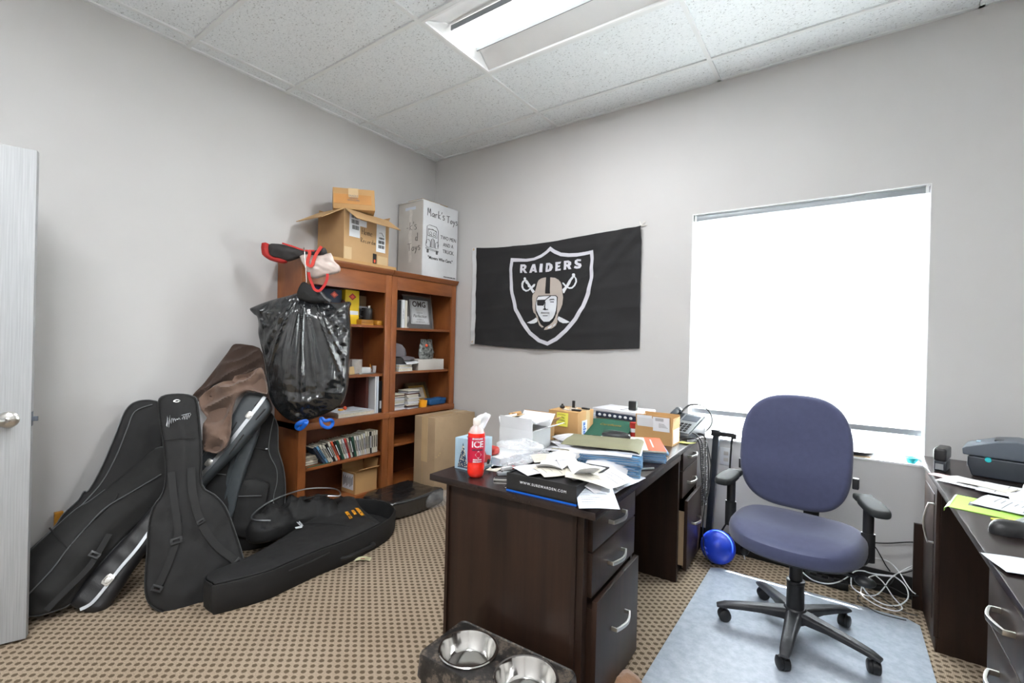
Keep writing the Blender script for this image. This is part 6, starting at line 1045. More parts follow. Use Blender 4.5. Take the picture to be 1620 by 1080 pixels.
# right desk (front faces -x)
rk = thing('desk', 'dark espresso desk at the right edge carrying the label printer', 'desk', (3.592, 0, 0))
MB().box((0, -2.45, .735), (.72, -.012, .760)).build('desktop', 'espresso_top', rk, bevel=.002)
MB().box((.032, -.50, 0), (.66, -.482, .735)).build('inner_panel', 'espresso', rk)
MB().box((.032, -.14, 0), (.66, -.122, .735)).build('end_panel', 'espresso', rk)
MB().box((.022, -.50, 0), (.032, -.122, .06)).build('plinth', 'espresso', rk, bevel=.001)
d = MB().box((.016, -.495, .062), (.034, -.127, .728)).build('cabinet_door', 'espresso', rk, bevel=.002)
MB().box((.0125, -.45, .12), (.0165, -.17, .67)).build('raised_panel', 'espresso', d, bevel=.002)
pull(d, Matrix.Translation((.016, -.455, .565)) @ Matrix.Rotation(-pi/2, 4, 'Y') , .15) if False else pull(d, Matrix((( 0, 0, -1, .0125), (0, 1, 0, -.468), (1, 0, 0, .545), (0, 0, 0, 1))), .17)
MB().box((.05, -.022, .0), (.62, -.016, .42)).build('modesty_strip', 'espresso', rk)
MB().box((-.02, -.118, 0), (.03, -.10, .43)).build('cable_panel', 'espresso', rk)
MB().box((.032, -1.43, 0), (.66, -1.41, .735)).build('inner_panel', 'espresso', rk)
MB().box((.032, -2.02, 0), (.66, -2.00, .735)).build('end_panel', 'espresso', rk)
MB().box((.62, -2.0, .1), (.64, -.14, .735)).build('back_panel', 'espresso', rk)
MB().box((.020, -1.43, 0), (.034, -1.39, .735)).box((.020, -2.02, 0), (.034, -1.985, .735)).box((.030, -1.985, 0), (.05, -1.43, .05)).build('pedestal_frame', 'espresso', rk, weld=False)
for (z0, z1, hz_) in ((.575, .733, .655), (.405, .571, .495), (.05, .401, .31)):
    d = MB().box((.012, -1.983, z0), (.030, -1.433, z1)).build('drawer', 'espresso', rk, bevel=.0015)
    pull(d, Matrix(((0, 0, -1, .012), (1, 0, 0, -1.62), (0, -1, 0, hz_), (0, 0, 0, 1))), .125)

# ================================================================== things on the left desk
Z = .7605
r = thing('drink_bottle', 'red sparkling drink bottle with a white cap at the desk corner', 'bottle', (2.085, -1.800, Z))
prof = [(0, .004), (.022, 0), (.030, .006), (.034, .020), (.034, .05), (.0325, .056), (.034, .062), (.034, .16), (.033, .172), (.026, .192), (.015, .204), (.0135, .210), (.0135, .214)]
def bot(p): 
    k = max(i for i, (rr, z) in enumerate(prof) if z <= .176); return prof[:k+1]
MB().lathe([(0, .001)]+[(a, b) for a, b in prof if b <= .175]+[(.0330, .175), (0, .175)], 32).build('drink', 'drink', r)
MB().lathe([p for p in prof if p[1] >= .170]+[(.0130, .214), (.0145, .204), (.0255, .191), (.0322, .172)], 32).build('bottle_neck', 'clear', r)
MB().lathe([(.0345, .062), (.0348, .064), (.0348, .158), (.0345, .160)], 40).build('label', 'drink_label', r)
MB().lathe([(0, .231), (.014, .231), (.0155, .228), (.0155, .207), (.0145, .205), (.0145, .206), (0, .206)], 28).build('cap', 'drink_cap', r)
ca = atan2(-3.2375+1.80, 3.2735-2.085)
def wraptext(body, size, z, off=0, m='label', bold=.0004, R=.0350):
    o = text(body, size, m, r, Matrix.Identity(4), .0002, bold=bold); 
    for v in o.data.vertices:
        a = ca+off+v.co.x/R; rr = R+v.co.z+.0003; v.co = Vector((cos(a)*rr, sin(a)*rr, z+v.co.y))
    return o
wraptext('ICE', .034, .133, .15, bold=.0008); wraptext('SPARKLING', .0085, .155, .15); wraptext('LIFE SAVERS', .0085, .112, .15, 'navy'); wraptext('ZERO SUGAR', .006, .066, .15); wraptext('FIVE FLAVOR', .006, .074, .15)
db = MB(); vs = [(-.013, 0), (0, .016), (.013, 0), (0, -.016)]
db.add([(cos(ca+.25+x/.035)*.0354, sin(ca+.25+x/.035)*.0354, .094+y) for x, y in vs], [(0, 1, 2, 3)]).build('label_diamond', 'label', r)
r = thing('tissue_box', 'pale blue winter-print tissue box with a tissue pulled up, behind the drink bottle', 'tissue box', (1.992, -1.705, Z), radians(2))
tb = MB().box((-.056, -.056, 0), (.056, .056, .130)).build('carton', 'sky_print', r, bevel=.002)
MB().lathe([(0, 0), (.03, 0), (.03, .001), (0, .001)], 24, Matrix.Translation((0, 0, .130))).build('opening', 'ink_grey', r)
random.seed(5); tm = MB()
for i in range(60):
    z = random.uniform(.01, .095); hw = .026*(1-(z-.01)/.095)
    x = -.012+random.uniform(-hw, hw); tm.ball((x, -.0562, z+.004), .0028, 4, None, (1, .3, 1))
tm.build('printed_tree_lights', 'pages', tb); MB().prism([(-.040, .008), (.016, .008), (-.012, .112)], 0, .0006, Matrix.Translation((0, -.0561, 0)) @ Matrix.Rotation(pi/2, 4, 'X')).build('printed_tree', 'navy_folder', tb)
car = Matrix.Translation((.0562, 0, 0)) @ Matrix.Rotation(pi/2, 4, 'Z') @ Matrix.Rotation(pi/2, 4, 'X')
MB().prism([(-.048, .028), (.045, .028), (.048, .05), (.03, .056), (.015, .06), (.005, .078), (-.028, .078), (-.034, .06), (-.050, .055)], 0, .0006, car).build('printed_car', 'truck_red', tb)
cm = MB(); cm.prism([(.0, .062), (-.003, .074), (-.024, .074), (-.028, .062)], .0006, .001, car)
cm.build('printed_window', 'ink', tb)
for xx in (-.03, .03): MB().prism([(xx+.011*cos(a), .028+.011*sin(a)) for a in [i*pi/6 for i in range(12)]], .0006, .001, car).build('printed_wheel', 'ink', tb); MB().prism([(-.052, .012), (.052, .012), (.048, .026), (-.052, .024)], 0, .0005, car).build('printed_snow', 'label', tb); 
def ts(u, v):
    a = (u-.5)*2; return (.012*sin(a*3)+.012+v*.018+.01*nz(u*4, v*3), a*(.010+.046*v**.8)+.018*v, .128+.105*v*(1-.32*abs(a-.2)**1.5)+.004*nz(u*9, v*9))
MB().grid(ts, 22, 16, th=.0008).build('tissue', 'tissue', r)
o = flatbook('notebook', 'paper', 'white corner of a pad under the tissue box', 'pad', (1.965, -1.640, Z), (.12, .15, .006), .3) if False else None
# white open carton with paper in it
r = open_carton('cardboard_box', 'white open carton with raised flaps and papers, behind the tissue box', (1.958, -1.262, Z), 0, .200, .165, .108, 'card_white', 'card_in', {'-y': (84, .060), '+x': (22, .09), '-x': (75, .05), '+y': (50, .08)})
MB().grid(lambda u, v: (-.11+.21*u, -.06+.14*v, .140+.018*sin(u*2.6)+.008*nz(u*4, v*4)), 16, 10, th=.006).build('paper_bundle', 'paper', r)
MB().grid(lambda u, v: (-.12+.08*u, -.05+.10*v, .135+.03*u), 4, 4, th=.003).build('envelope', 'card_in', r)
r = open_carton('cardboard_box', 'brown open carton behind the white one, its long flap sticking up', (1.89, -1.085, Z), 0, .20, .12, .10, 'card2', 'card_in', {'+x': (42, .06), '-y': (86, .05), '+y': (84, .055), '-x': (60, .05)})
# books, pouch, film beside
flatbook('book', 'white_plastic', 'thick white paperback lying by the white carton', 'book', (2.015, -1.505, Z), (.15, .22, .034), radians(-8), page='paper2')
flatbook('book', 'ink_grey', 'thin grey booklet under the thick white paperback', 'booklet', (2.10, -1.44, Z+.0), (.06, .18, .018), radians(-12)) if False else None
o = pillow([(-.04, -.03), (.03, -.035), (.04, .02), (.0, .04), (-.04, .02)], .03, .01, .01, .01, wr(.004, .003), T=Matrix.Translation((0, 0, .03))).build('pouch', 'truck_red', None); o.location = (1.985, -1.585, Z+.036); tag(o, 'crumpled red wrapper on the book beside the tissue box', 'wrapper')
o = pillow([(-.19, -.10), (-.05, -.13), (.10, -.10), (.20, -.02), (.16, .09), (.02, .12), (-.10, .09), (-.20, .02)], .022, .018, .01, .010, lambda x, y: .020*nz(x*16, y*16)+.010*nz(x*40, y*40), T=Matrix.Translation((0, 0, .026))).build('plastic_film', 'film', None); o.location = (2.19, -1.50, Z+.006); o.rotation_euler = (0, 0, .5); o.scale = (.8, .75, 1); tag(o, 'crumpled clear plastic bag between the black tray and white carton', 'plastic bag')
o = pillow([(-.10, -.05), (.0, -.08), (.12, -.03), (.10, .06), (-.03, .08)], .02, .016, .01, .010, lambda x, y: .016*nz(x*22, y*22), T=Matrix.Translation((0, 0, .022))).build('plastic_film', 'film', None); o.location = (2.04, -1.43, Z+.046); tag(o, 'clear plastic wrap bunched against the white carton', 'plastic bag')
# small things near the bottle
r = thing('pocket_tool', 'silver and black folding pocket tool beside the black tray', 'tool', (2.212, -1.775, Z), radians(30)); MB().box((-.045, -.012, 0), (.045, .012, .010)).build('handle', 'steel', r, bevel=.003); MB().box((-.04, -.007, .010), (.02, .007, .0125)).build('inlay', 'black_plastic', r, bevel=.001); MB().box((.028, -.012, .004), (.04, .012, .013)).build('orange_end', 'orange_print', r)
r = thing('key_ring', 'bunch of silver keys in front of the black tray corner', 'keys', (2.262, -1.83, Z), radians(60))
MB().tube([(.012*cos(a), .012*sin(a), .002) for a in [i*pi/8 for i in range(16)]], .0012, 5, closed=True).build('ring', 'chrome', r)
for an in (-.3, .1, .5):
    X = Matrix.Rotation(an, 4, 'Z'); MB().box((.012, -.009, .0), (.03, .009, .0025), X).box((.03, -.003, .0), (.058, .003, .0025), X).build('key', 'steel', r)
r = thing('multi_tool', 'grey metal clip gadget between the tissue box and the tray', 'gadget', (2.165, -1.70, Z), radians(50)); MB().box((-.04, -.014, 0), (.04, .014, .012)).build('body', 'silver_plastic', r, bevel=.004); MB().cyl(.006, .012, .018, 12, Matrix.Translation((-.02, 0, 0))).build('knob', 'chrome', r)
r = thing('lighter', 'small white and red lighter behind the metal gadget', 'lighter', (2.125, -1.640, Z), radians(70)); MB().box((-.03, -.008, 0), (.022, .008, .014)).build('body', 'white_plastic', r, bevel=.004); MB().box((.022, -.007, .001), (.034, .007, .013)).build('tip', 'truck_red', r, bevel=.002)
o = solid('wallet', 'black_plastic', 'flat black wallet lying behind the tray', 'wallet', (2.17, -1.665, Z), (2.25, -1.595, Z+.018), bevel=.005, rz=.3)
for i, (x, y, a) in enumerate(((2.075, -1.66, .2), (2.06, -1.625, -.3))):
    o = solid('business_card', 'label' if i else 'paper3', ['cream card lying right of the tissue box', 'white card lying right of the tissue box, partly under the book'][i], 'card', (x-.025, y-.04, Z), (x+.025, y+.04, Z+.0012), bevel=0, rz=a)
# black tray (box lid) with blue edge
r = thing('product_box', 'low black box with a blue bottom edge and web address, covered in papers', 'box', (2.412, -1.705, Z), radians(3))
MB().box((-.138, -.15, .006), (.138, .15, .012)).box((-.138, -.15, .006), (.138, -.144, .066)).box((-.138, .144, .006), (.138, .15, .066)).box((-.138, -.144, .006), (-.132, .144, .066)).box((.132, -.144, .006), (.138, .144, .066)).box((-.132, -.144, .055), (.132, .144, .060)).build('box_body', 'black_plastic', r, weld=False)
MB().box((-.1385, -.1505, 0), (.1385, .1505, .0065)).build('blue_edge', 'blue', r)
text('WWW.SUREWARDEN.COM', .0125, 'label', r, Matrix.Translation((.01, -.1503, .040)) @ Matrix.Rotation(pi/2, 4, 'X'), space=1.25)
# sheets of paper
def sheet(name, label, c, size, rz, m='paper', bend=.01, tilt=(0, 0), group=None, lines=0, curl=(0, 0), seed=0, fold=0, drop=None):
    r = thing(name, label, 'paper', c, rz, group); a, b = size
    def f(u, v):
        x, y = (u-.5)*a, (v-.5)*b
        z = bend*sin(u*pi)+tilt[0]*x+tilt[1]*y+.004*nz(x*9+seed, y*9)+curl[0]*max(0, u-.6)**2*6+curl[1]*max(0, v-.6)**2*6
        if fold: z += fold*(abs(((v*3) % 1)-.5)-.25)
        if drop: z -= max(0, (x*drop[0]+y*drop[1])-drop[2])*drop[3]
        return (x, y, z+.006)
    MB().grid(f, 18, 18, th=.0006).build('sheet', m, r)
    if lines:
        b_ = MB(); random.seed(seed)
        for i in range(lines):
            v = .12+.78*i/lines; u0 = random.choice([.1, .1, .45]); u1 = min(.92, u0+random.uniform(.2, .75))
            for uu in np.arange(u0, u1, .06):
                p = Vector(f(uu, v)); q = Vector(f(min(u1, uu+.055), v)); hh = b*.006
                b_.add([p+Vector((0, -hh, .0004)), q+Vector((0, -hh, .0004)), q+Vector((0, hh, .0004)), p+Vector((0, hh, .0004))], [(0, 1, 2, 3)])
        b_.build('print_lines', 'ink_grey', r, weld=False)
    return r
g = 'loose papers on the black box'
ZB = Z+.062
sheet('paper_sheet', 'printed sheet hanging off the front desk edge, lowest of the loose papers', (2.590, -1.775, Z+.030), (.13, .20), radians(34), 'paper2', .002, (.02, .20), g, 12, seed=1)
sheet('paper_sheet', 'wide white sheet on the front right of the paper heap', (2.555, -1.66, Z+.045), (.14, .24), radians(-12), 'paper', .006, (-.22, .0), g, 8, seed=2)
sheet('paper_sheet', 'ruled form with a table, second sheet from the heap edge', (2.520, -1.70, ZB+.002), (.15, .22), radians(28), 'paper3', .006, (-.20, .02), g, 10, seed=3)
sheet('paper_sheet', 'sheet at the left front of the paper heap with small print', (2.345, -1.775, ZB), (.12, .13), radians(60), 'paper', .004, (.02, .0), g, 9, seed=4)
sheet('paper_sheet', 'cream sheet under the folded one in the paper heap', (2.42, -1.71, ZB+.003), (.15, .20), radians(-35), 'paper3', .006, (0, .02), g, 6, seed=5)
sheet('receipt', 'long folded receipt lying across the top of the paper heap', (2.455, -1.690, ZB+.018), (.085, .25), radians(58), 'paper', .004, (-.03, -.05), g, 9, fold=.05, seed=6)
sheet('receipt', 'second folded receipt fanned out over the paper heap', (2.375, -1.665, ZB+.012), (.10, .20), radians(12), 'paper', .008, (.02, .03), g, 8, fold=.04, seed=7)
sheet('paper_sheet', 'curved sheet standing up behind the paper heap by the folders', (2.520, -1.555, Z+.035), (.16, .20), radians(10), 'paper', .02, (-.20, .10), g, 0, curl=(0, .03), seed=8)
sheet('paper_sheet', 'white sheet overhanging the near long desk edge', (2.560, -1.54, Z+.012), (.14, .26), radians(-4), 'paper2', .004, (-.05, 0), g, 5, seed=9)
sheet('paper_sheet', 'small photo-printed slip at the back left of the paper heap', (2.30, -1.62, ZB+.004), (.11, .13), radians(40), 'paper3', .004, (0, .02), g, 6, seed=10)
sheet('paper_sheet', 'sheet lying flat under the paper heap against the folder stack', (2.46, -1.535, Z+.002), (.20, .16), radians(4), 'paper', .003, (0, 0), g, 0, seed=11)
# central loose papers
g = 'loose papers behind the black box'
for i, (x, y, z, a, b, rz, m, lb) in enumerate([(2.11, -1.16, .765, .18, .24, .3, 'paper', 'white sheet nearest the white carton in the middle of the desk'), (2.13, -1.08, .780, .17, .24, -.5, 'paper', 'white sheet crossing over the middle paper stack'), (2.12, -1.00, .783, .17, .22, .9, 'paper2', 'bluish sheet in front of the note-stuck box'),
        (2.20, -1.25, .766, .15, .20, .1, 'paper', 'white sheet half under the plastic film'), (2.24, -.95, .780, .18, .24, -.2, 'paper', 'white sheet behind the olive folder'), (2.30, -.88, .770, .18, .22, .5, 'paper3', 'cream sheet under the black pouch'), (2.13, -1.12, .800, .09, .18, 1.1, 'paper', 'narrow envelope on top of the middle paper stack')]):
    sheet('paper_sheet', lb, (x, y, z), (a, b), rz, m, .008, (0, 0), g, 7 if i % 2 == 0 else 0, seed=20+i)
r = sheet('document_stack', 'thick ragged stack of documents in the middle of the desk', (2.17, -1.13, Z+.018), (.16, .22), .15, 'paper', .002); MB().box((-.08, -.11, -.018), (.08, .11, .004)).build('stack', 'pages', r, bevel=.002)
# folders
def folderstack(label, c, size, n, rz, m, grp, hz_=.0085, name='file_folder', word='blue'):
    for i in range(n):
        r = thing(name, f'{word} file folder, {["bottom", "second lowest", "third lowest", "fourth lowest", "fifth lowest", "sixth lowest", "seventh lowest", "eighth lowest", "ninth lowest", "tenth lowest", "top"][i if i < n-1 else 10]} in the {label}', 'folder', (c[0]+random.uniform(-.006, .006), c[1]+random.uniform(-.006, .006), c[2]+i*hz_), rz+random.uniform(-.05, .05), grp)
        a, b = size[0]/2, size[1]/2
        MB().box((-a, -b, 0), (a, b, .0012)).grid(lambda u, v: (-a+2*a*u, -b+2*b*v, .0012+(hz_-.0024)*(min(1, u*12))+.0006*sin(v*6)), 14, 4, th=.0012).build('cover', m, r, weld=False)
        MB().box((-a*.95, -b*.96, .0014), (a*.94, b*.95, hz_*.55)).build('papers', 'paper2', r)
random.seed(21)
folderstack('thick folder stack by the desk edge', (2.465, -1.345, Z), (.24, .30), 10, radians(18), 'blue_folder', 'blue folders in the thick stack', .0095)
folderstack('lower folder stack by the labelled brown box', (2.455, -1.00, Z), (.23, .30), 5, radians(24), 'blue_folder', 'blue folders in the lower stack', .0095)
folderstack('short folder pile at the desk edge', (2.525, -.89, Z), (.20, .12), 3, radians(28), 'blue_folder', 'blue folders in the short pile', .010) if False else None
r = thing('hanging_folder', 'olive green hanging folder draped over the top of the blue folder stack', 'folder', (2.45, -1.33, Z+.106), radians(16))
def olive(u, v):
    a = u; x = -.19+.335*u; 
    z = .008+.004*sin(v*5)
    if u > .86: t = (u-.86)/.14; x = .098+.035*sin(t*pi*.9); z = .008-.045*t*t*1.0
    return (x, -.13+.26*v, z)
MB().grid(olive, 30, 10, th=.0012).build('cover', 'olive', r)
sheet('paper_sheet', 'white letter slipped under the olive folder, hanging over the near edge', (2.465, -1.455, Z+.094), (.25, .11), radians(16), 'paper', .0, (0, .06), None, 5, seed=31)
sheet('paper_sheet', 'white sheet sticking out between the olive folder and the blue folders', (2.53, -1.36, Z+.094), (.14, .18), radians(16), 'paper2', .002, (0, 0), None, 0, seed=32)
r = thing('booklet', 'white booklet with an orange-red band on the lower folder stack', 'booklet', (2.455, -1.005, Z+.0495), radians(24)); MB().box((-.115, -.15, 0), (.115, .15, .008)).build('cover', 'paper3', r, bevel=.001); MB().box((.035, -.15, .008), (.1155, .15, .0088)).build('orange_band', 'orange_print', r); MB().box((.06, -.08, .0088), (.066, .10, .0094)).build('white_line', 'label', r)
r = thing('zip_pouch', 'black soft pouch lying on the papers behind the booklet', 'pouch', (2.33, -.985, Z+.058)); pillow([(-.07, -.02), (-.04, -.045), (.03, -.045), (.075, -.01), (.06, .03), (-.01, .045), (-.06, .025)], .025, .016, .012, .008, wr(.006, .003), T=Matrix.Translation((0, 0, .03))).build('pouch_body', 'black_plastic', r); MB().tube(spline([(-.06, -.02, .038), (0, -.03, .046), (.06, -.01, .038)], 6), .002, 5).build('zip', 'piping', r)
for x, y, a, nm in ((2.545, -1.26, .9, 'silver pen lying at the desk edge beside the thick folder stack'), (2.575, -1.44, 1.2, 'small clip poking from under the folder stack')):
    o = MB().tube([(-.05, 0, .005), (.05, 0, .005)], .0045, 8).build('pen', 'silver_plastic', None); o.location = (x+.03, y, Z); o.rotation_euler = (0, 0, a); tag(o, nm, 'pen')
# note box
r = thing('cardboard_box', 'closed brown carton with a yellow sticky note and small gadgets on top', 'box', (1.945, -.750, Z), 0)
MB().box((-.097, -.100, 0), (.097, .100, .143)).build('carton_body', 'card2', r, bevel=.002)
MB().box((-.0975, .0, .0), (.0978, .05, .1435)).build('tape_band', 'tape', r)
n_ = MB().grid(lambda u, v: (.0-.04+.075*u, -.102-.006*(1-v)**2*1.0, .055+.078*v), 6, 6, th=.0006).build('sticky_note', 'yellow_note', r)
nb = MB()
for i, (a, b) in enumerate(((-.03, .02), (-.02, .012), (-.033, .018), (-.03, .024))): nb.tube([(a, -.1065, .122-.017*i), ((a+b)/2, -.1068, .125-.017*i), (b, -.1065, .121-.017*i)], .0012, 4)
nb.build('note_writing', 'ink', n_)
MB().box((.0972, -.05, .0), (.0985, .015, .09)).build('address_label', 'label', r); text('ade', .05, 'blue', r, Matrix.Translation((.0986, -.018, .045)) @ Matrix.Rotation(pi/2, 4, 'Z') @ Matrix.Rotation(pi/2, 4, 'X') @ Matrix.Rotation(-pi/2, 4, 'Z'), bold=.001)
zt = Z+.144
r = thing('camera_gadget', 'small black knobbed gadget on the note-stuck carton', 'gadget', (1.90, -.78, zt)); MB().ball((0, 0, .012), .014, 10, sc=(1.2, 1, .8)).build('body', 'black_plastic', r); MB().cyl(.006, .018, .03, 12).build('knob', 'black_plastic', r)
r = thing('usb_stick', 'black upright stick on a clear base on the note-stuck carton', 'gadget', (1.955, -.74, zt)); MB().box((-.02, -.015, 0), (.02, .015, .008)).build('base', 'acrylic', r); MB().box((-.009, -.005, .008), (.009, .005, .05)).build('stick', 'black_plastic', r, bevel=.002)
r = thing('remote_fob', 'flat black fob at the front right of the note-stuck carton', 'gadget', (2.005, -.80, zt), .2); MB().box((-.028, -.012, 0), (.028, .012, .010)).build('body', 'black_plastic', r, bevel=.004); MB().cyl(.005, .010, .0115, 12).build('button', 'silver_plastic', r)
r = thing('remote_fob', 'flat black fob at the back right of the note-stuck carton', 'gadget', (2.015, -.70, zt), -.2); MB().box((-.026, -.010, 0), (.026, .010, .010)).build('body', 'black_plastic', r, bevel=.004); MB().cyl(.004, .010, .0115, 12).build('button', 'silver_plastic', r)
r = thing('name_badge', 'clear plastic strip lying on the note-stuck carton', 'badge', (1.95, -.80, zt), .1); MB().box((-.03, -.012, 0), (.03, .012, .004)).build('body', 'acrylic', r)
# green certificate folder
r = thing('presentation_folder', 'dark green folder with gold lettering behind the note-stuck carton', 'folder', (2.13, -.66, Z+.02), radians(10)); r.rotation_euler = (radians(20), 0, radians(8))
MB().grid(lambda u, v: (-.14+.28*u, -.10+.20*v, .022+.008*sin(u*3)), 12, 4, th=.002).box((-.14, -.10, 0), (.14, .10, .004)).build('cover', 'green_folder', r, weld=False)
text('Certificate', .030, 'gold', r, Matrix.Translation((.02, .03, .0315)), shear=.3); 
folderstack('green pile behind the olive folder', (2.12, -.63, Z), (.26, .22), 3, radians(6), 'green_folder', 'green folders', .007, word='dark green')
r = thing('document_stack', 'heap of white catalogues and blue-print envelopes at the back of the desk', 'papers', (2.12, -.36, Z), radians(-6))
random.seed(9)
for i in range(7): MB().box((-.15+random.uniform(-.02, .02), -.11+random.uniform(-.02, .02), i*.018), (.15+random.uniform(-.02, .02), .11+random.uniform(-.02, .02), i*.018+.0165)).build('catalogue', ['paper', 'paper2', 'paper', 'paper3', 'paper2', 'paper', 'paper'][i], r, bevel=.001)
MB().box((-.13, -.135, .075), (.15, -.128, .105)).build('printed_edge', 'navy', r)
for i in range(7): MB().ball((-.10+.036*i, -.136, .090), .011, 8, None, (1, .15, .8)).build('print_spot', 'label', r)
r = thing('webcam', 'small black upright box-shaped device on top of the catalogue heap', 'gadget', (2.20, -.42, Z+.128)); MB().box((-.026, -.014, 0), (.026, .014, .058)).build('body', 'black_plastic', r, bevel=.007); MB().tube(spline([(-.026, 0, .01), (-.05, -.02, .004), (-.07, -.03, .002)], 5), .0015, 5).build('cord', 'ink_grey', r)
o = MB().lathe([(0, 0), (.022, 0), (.022, .085), (0, .085)], 20).build('tin', 'truck_red', None); o.location = (2.275, -.60, Z); tag(o, 'red and white printed tin beside the labelled brown box', 'tin')
MB().lathe([(.0222, .03), (.0226, .03), (.0226, .052), (.0222, .052)], 20).build('white_band', 'label', o)
# labelled brown box
r = open_carton('cardboard_box', 'opened brown carton with two postage labels, next to the desk phone', (2.428, -.640, Z), radians(0), .205, .135, .095, 'card2', 'card_in', {'-y': (84, .062), '+y': (80, .060), '-x': (105, .05), '+x': (88, .05)})
T_ = Matrix.Translation((0, -.0655, .095)) @ Matrix.Rotation(-pi/2, 4, 'Z') @ Matrix.Rotation(-radians(74), 4, 'Y')
MB().box((-.012, -.09, -.0032), (.048, .0, -.0022), T_).build('postage_label', 'label', r)
MB().box((-.03, .005, -.0042), (.047, .10, -.0032), T_).build('postage_label', 'label', r) if False else None
T_ = Matrix.Translation((0, -.0655, .095)) @ Matrix.Rotation(-pi/2, 4, 'Z') @ Matrix.Rotation(-radians(84), 4, 'Y')
MB().box((.005, -.092, -.0036), (.058, -.008, -.0024), T_).build('postage_label', 'label', r); l2 = MB().box((-.022, -.002, -.0052), (.055, .088, -.0038), T_).build('postage_label', 'label', r)
bb_ = MB()
for i in range(14): bb_.box((.034, .012+i*.0032, -.0058), (.050, .0135+i*.0032, -.0050), T_)
for i in range(4): bb_.box((.0+i*.006, .03, -.0058), (.0018+i*.006, .078-.006*i, -.0050), T_)
bb_.build('label_print', 'ink_grey', l2, weld=False)
MB().box((.1026, -.05, .01), (.1036, .05, .085)).build('window_print', 'label', r); MB().ball((.1037, 0, .05), .025, 10, None, (.04, 1, 1)).build('blue_print', 'sky_print', r)
# phone
r = thing('desk_phone', 'grey and black office phone with a coiled cord at the far end of the desk', 'telephone', (2.475, -.33, Z), radians(-20))
pv = [(-.10, -.09, 0), (.10, -.09, 0), (.10, .09, 0), (-.10, .09, 0), (-.10, -.08, .02), (.10, -.08, .02), (.10, .09, .12), (-.10, .09, .12)]
MB().add(pv, [(0, 3, 2, 1), (4, 5, 6, 7), (0, 1, 5, 4), (1, 2, 6, 5), (2, 3, 7, 6), (3, 0, 4, 7)]).build('base', 'printer_dark', r, bevel=.006)
TP = Matrix.Translation((0, -.08, .0205)) @ Matrix.Rotation(atan2(.10, .17), 4, 'X')
MB().box((-.03, .01, 0), (.095, .185, .006), TP).build('face_plate', 'silver_plastic', r, bevel=.003)
for i in range(4):
    for j in range(3): MB().box((.0+j*.026, .02+i*.02, .006), (.018+j*.026, .033+i*.02, .010), TP).build('key', 'keys', r, bevel=.001)
MB().box((-.015, .12, .006), (.085, .17, .008), TP).build('display', 'printer', r)
MB().tube(spline([TP @ Vector((-.065, .015, .02)), TP @ Vector((-.065, .04, .038)), TP @ Vector((-.065, .10, .042)), TP @ Vector((-.065, .16, .038)), TP @ Vector((-.065, .18, .02))], 6), [.022]*6+[.017]*13+[.022]*6, 12).build('handset', 'printer_dark', r)
# cord bundle over the desk edge
random.seed(4)
r = thing('phone_cable', 'black looped phone and headset cords hanging off the far desk corner', 'cord', (2.60, -.36, .70))
MB().tube(spline([(2.50, -.42, Z+.01), (2.56, -.40, Z+.03), (2.61, -.40, .74), (2.625, -.42, .60), (2.63, -.40, .46), (2.63, -.36, .40), (2.63, -.32, .47), (2.625, -.31, .62), (2.61, -.33, .76), (2.57, -.35, Z+.02)], 8), .0035, 6).build('cable_loop', 'black_plastic', r, W=True)
MB().tube(spline([(2.52, -.36, Z+.012), (2.60, -.34, Z+.02), (2.625, -.30, .68), (2.635, -.27, .56), (2.63, -.30, .44), (2.63, -.37, .38), (2.63, -.42, .44), (2.62, -.45, .60), (2.60, -.47, .77), (2.50, -.55, Z+.006)], 8), .003, 6).build('cable_loop', 'black_plastic', r, W=True)
def coil(p0, p1, turns, rad, th=.0022):
    a, b = Vector(p0), Vector(p1); d = (b-a).normalized(); u = d.orthogonal().normalized(); v = d.cross(u)
    return [a.lerp(b, i/(turns*8))+u*cos(i*pi/4)*rad+v*sin(i*pi/4)*rad for i in range(turns*8+1)]
MB().tube(coil((2.62, -.44, .75), (2.63, -.44, .40), 34, .0075), .0022, 5).build('coiled_cord', 'black_plastic', r, W=True)
MB().tube(coil((2.62, -.37, .76), (2.63, -.37, .42), 34, .0075), .0022, 5).build('coiled_cord', 'black_plastic', r, W=True)
MB().tube(spline([(2.63, -.38, .40), (2.625, -.40, .25), (2.63, -.35, .10), (2.66, -.30, .02)], 8), .003, 6).build('cable_drop', 'black_plastic', r, W=True)
r = thing('headset', 'thin black headset arc rising behind the desk phone', 'headset', (2.52, -.25, Z))
MB().tube(spline([(2.46, -.30, Z+.13), (2.50, -.27, Z+.175), (2.56, -.25, Z+.18), (2.615, -.25, Z+.14), (2.63, -.26, Z+.08), (2.60, -.28, Z+.03), (2.56, -.30, Z+.014)], 8), [.006]*14+[.0035]*35, 6).build('band', 'black_plastic', r, W=True); MB().ball((2.56, -.30, Z+.018), .018, 10).build('ear_pad', 'black_plastic', r, W=True)
o = MB().grid(lambda u, v: (-.045+.09*u, -.02+.04*v, .003+.010*u*u), 6, 4, th=.0006).build('sticky_note', 'yellow_note', None); o.location = (2.572, -.575, Z); o.rotation_euler = (0, 0, -.4); tag(o, 'yellow sticky note at the desk edge by the labelled brown box', 'note')

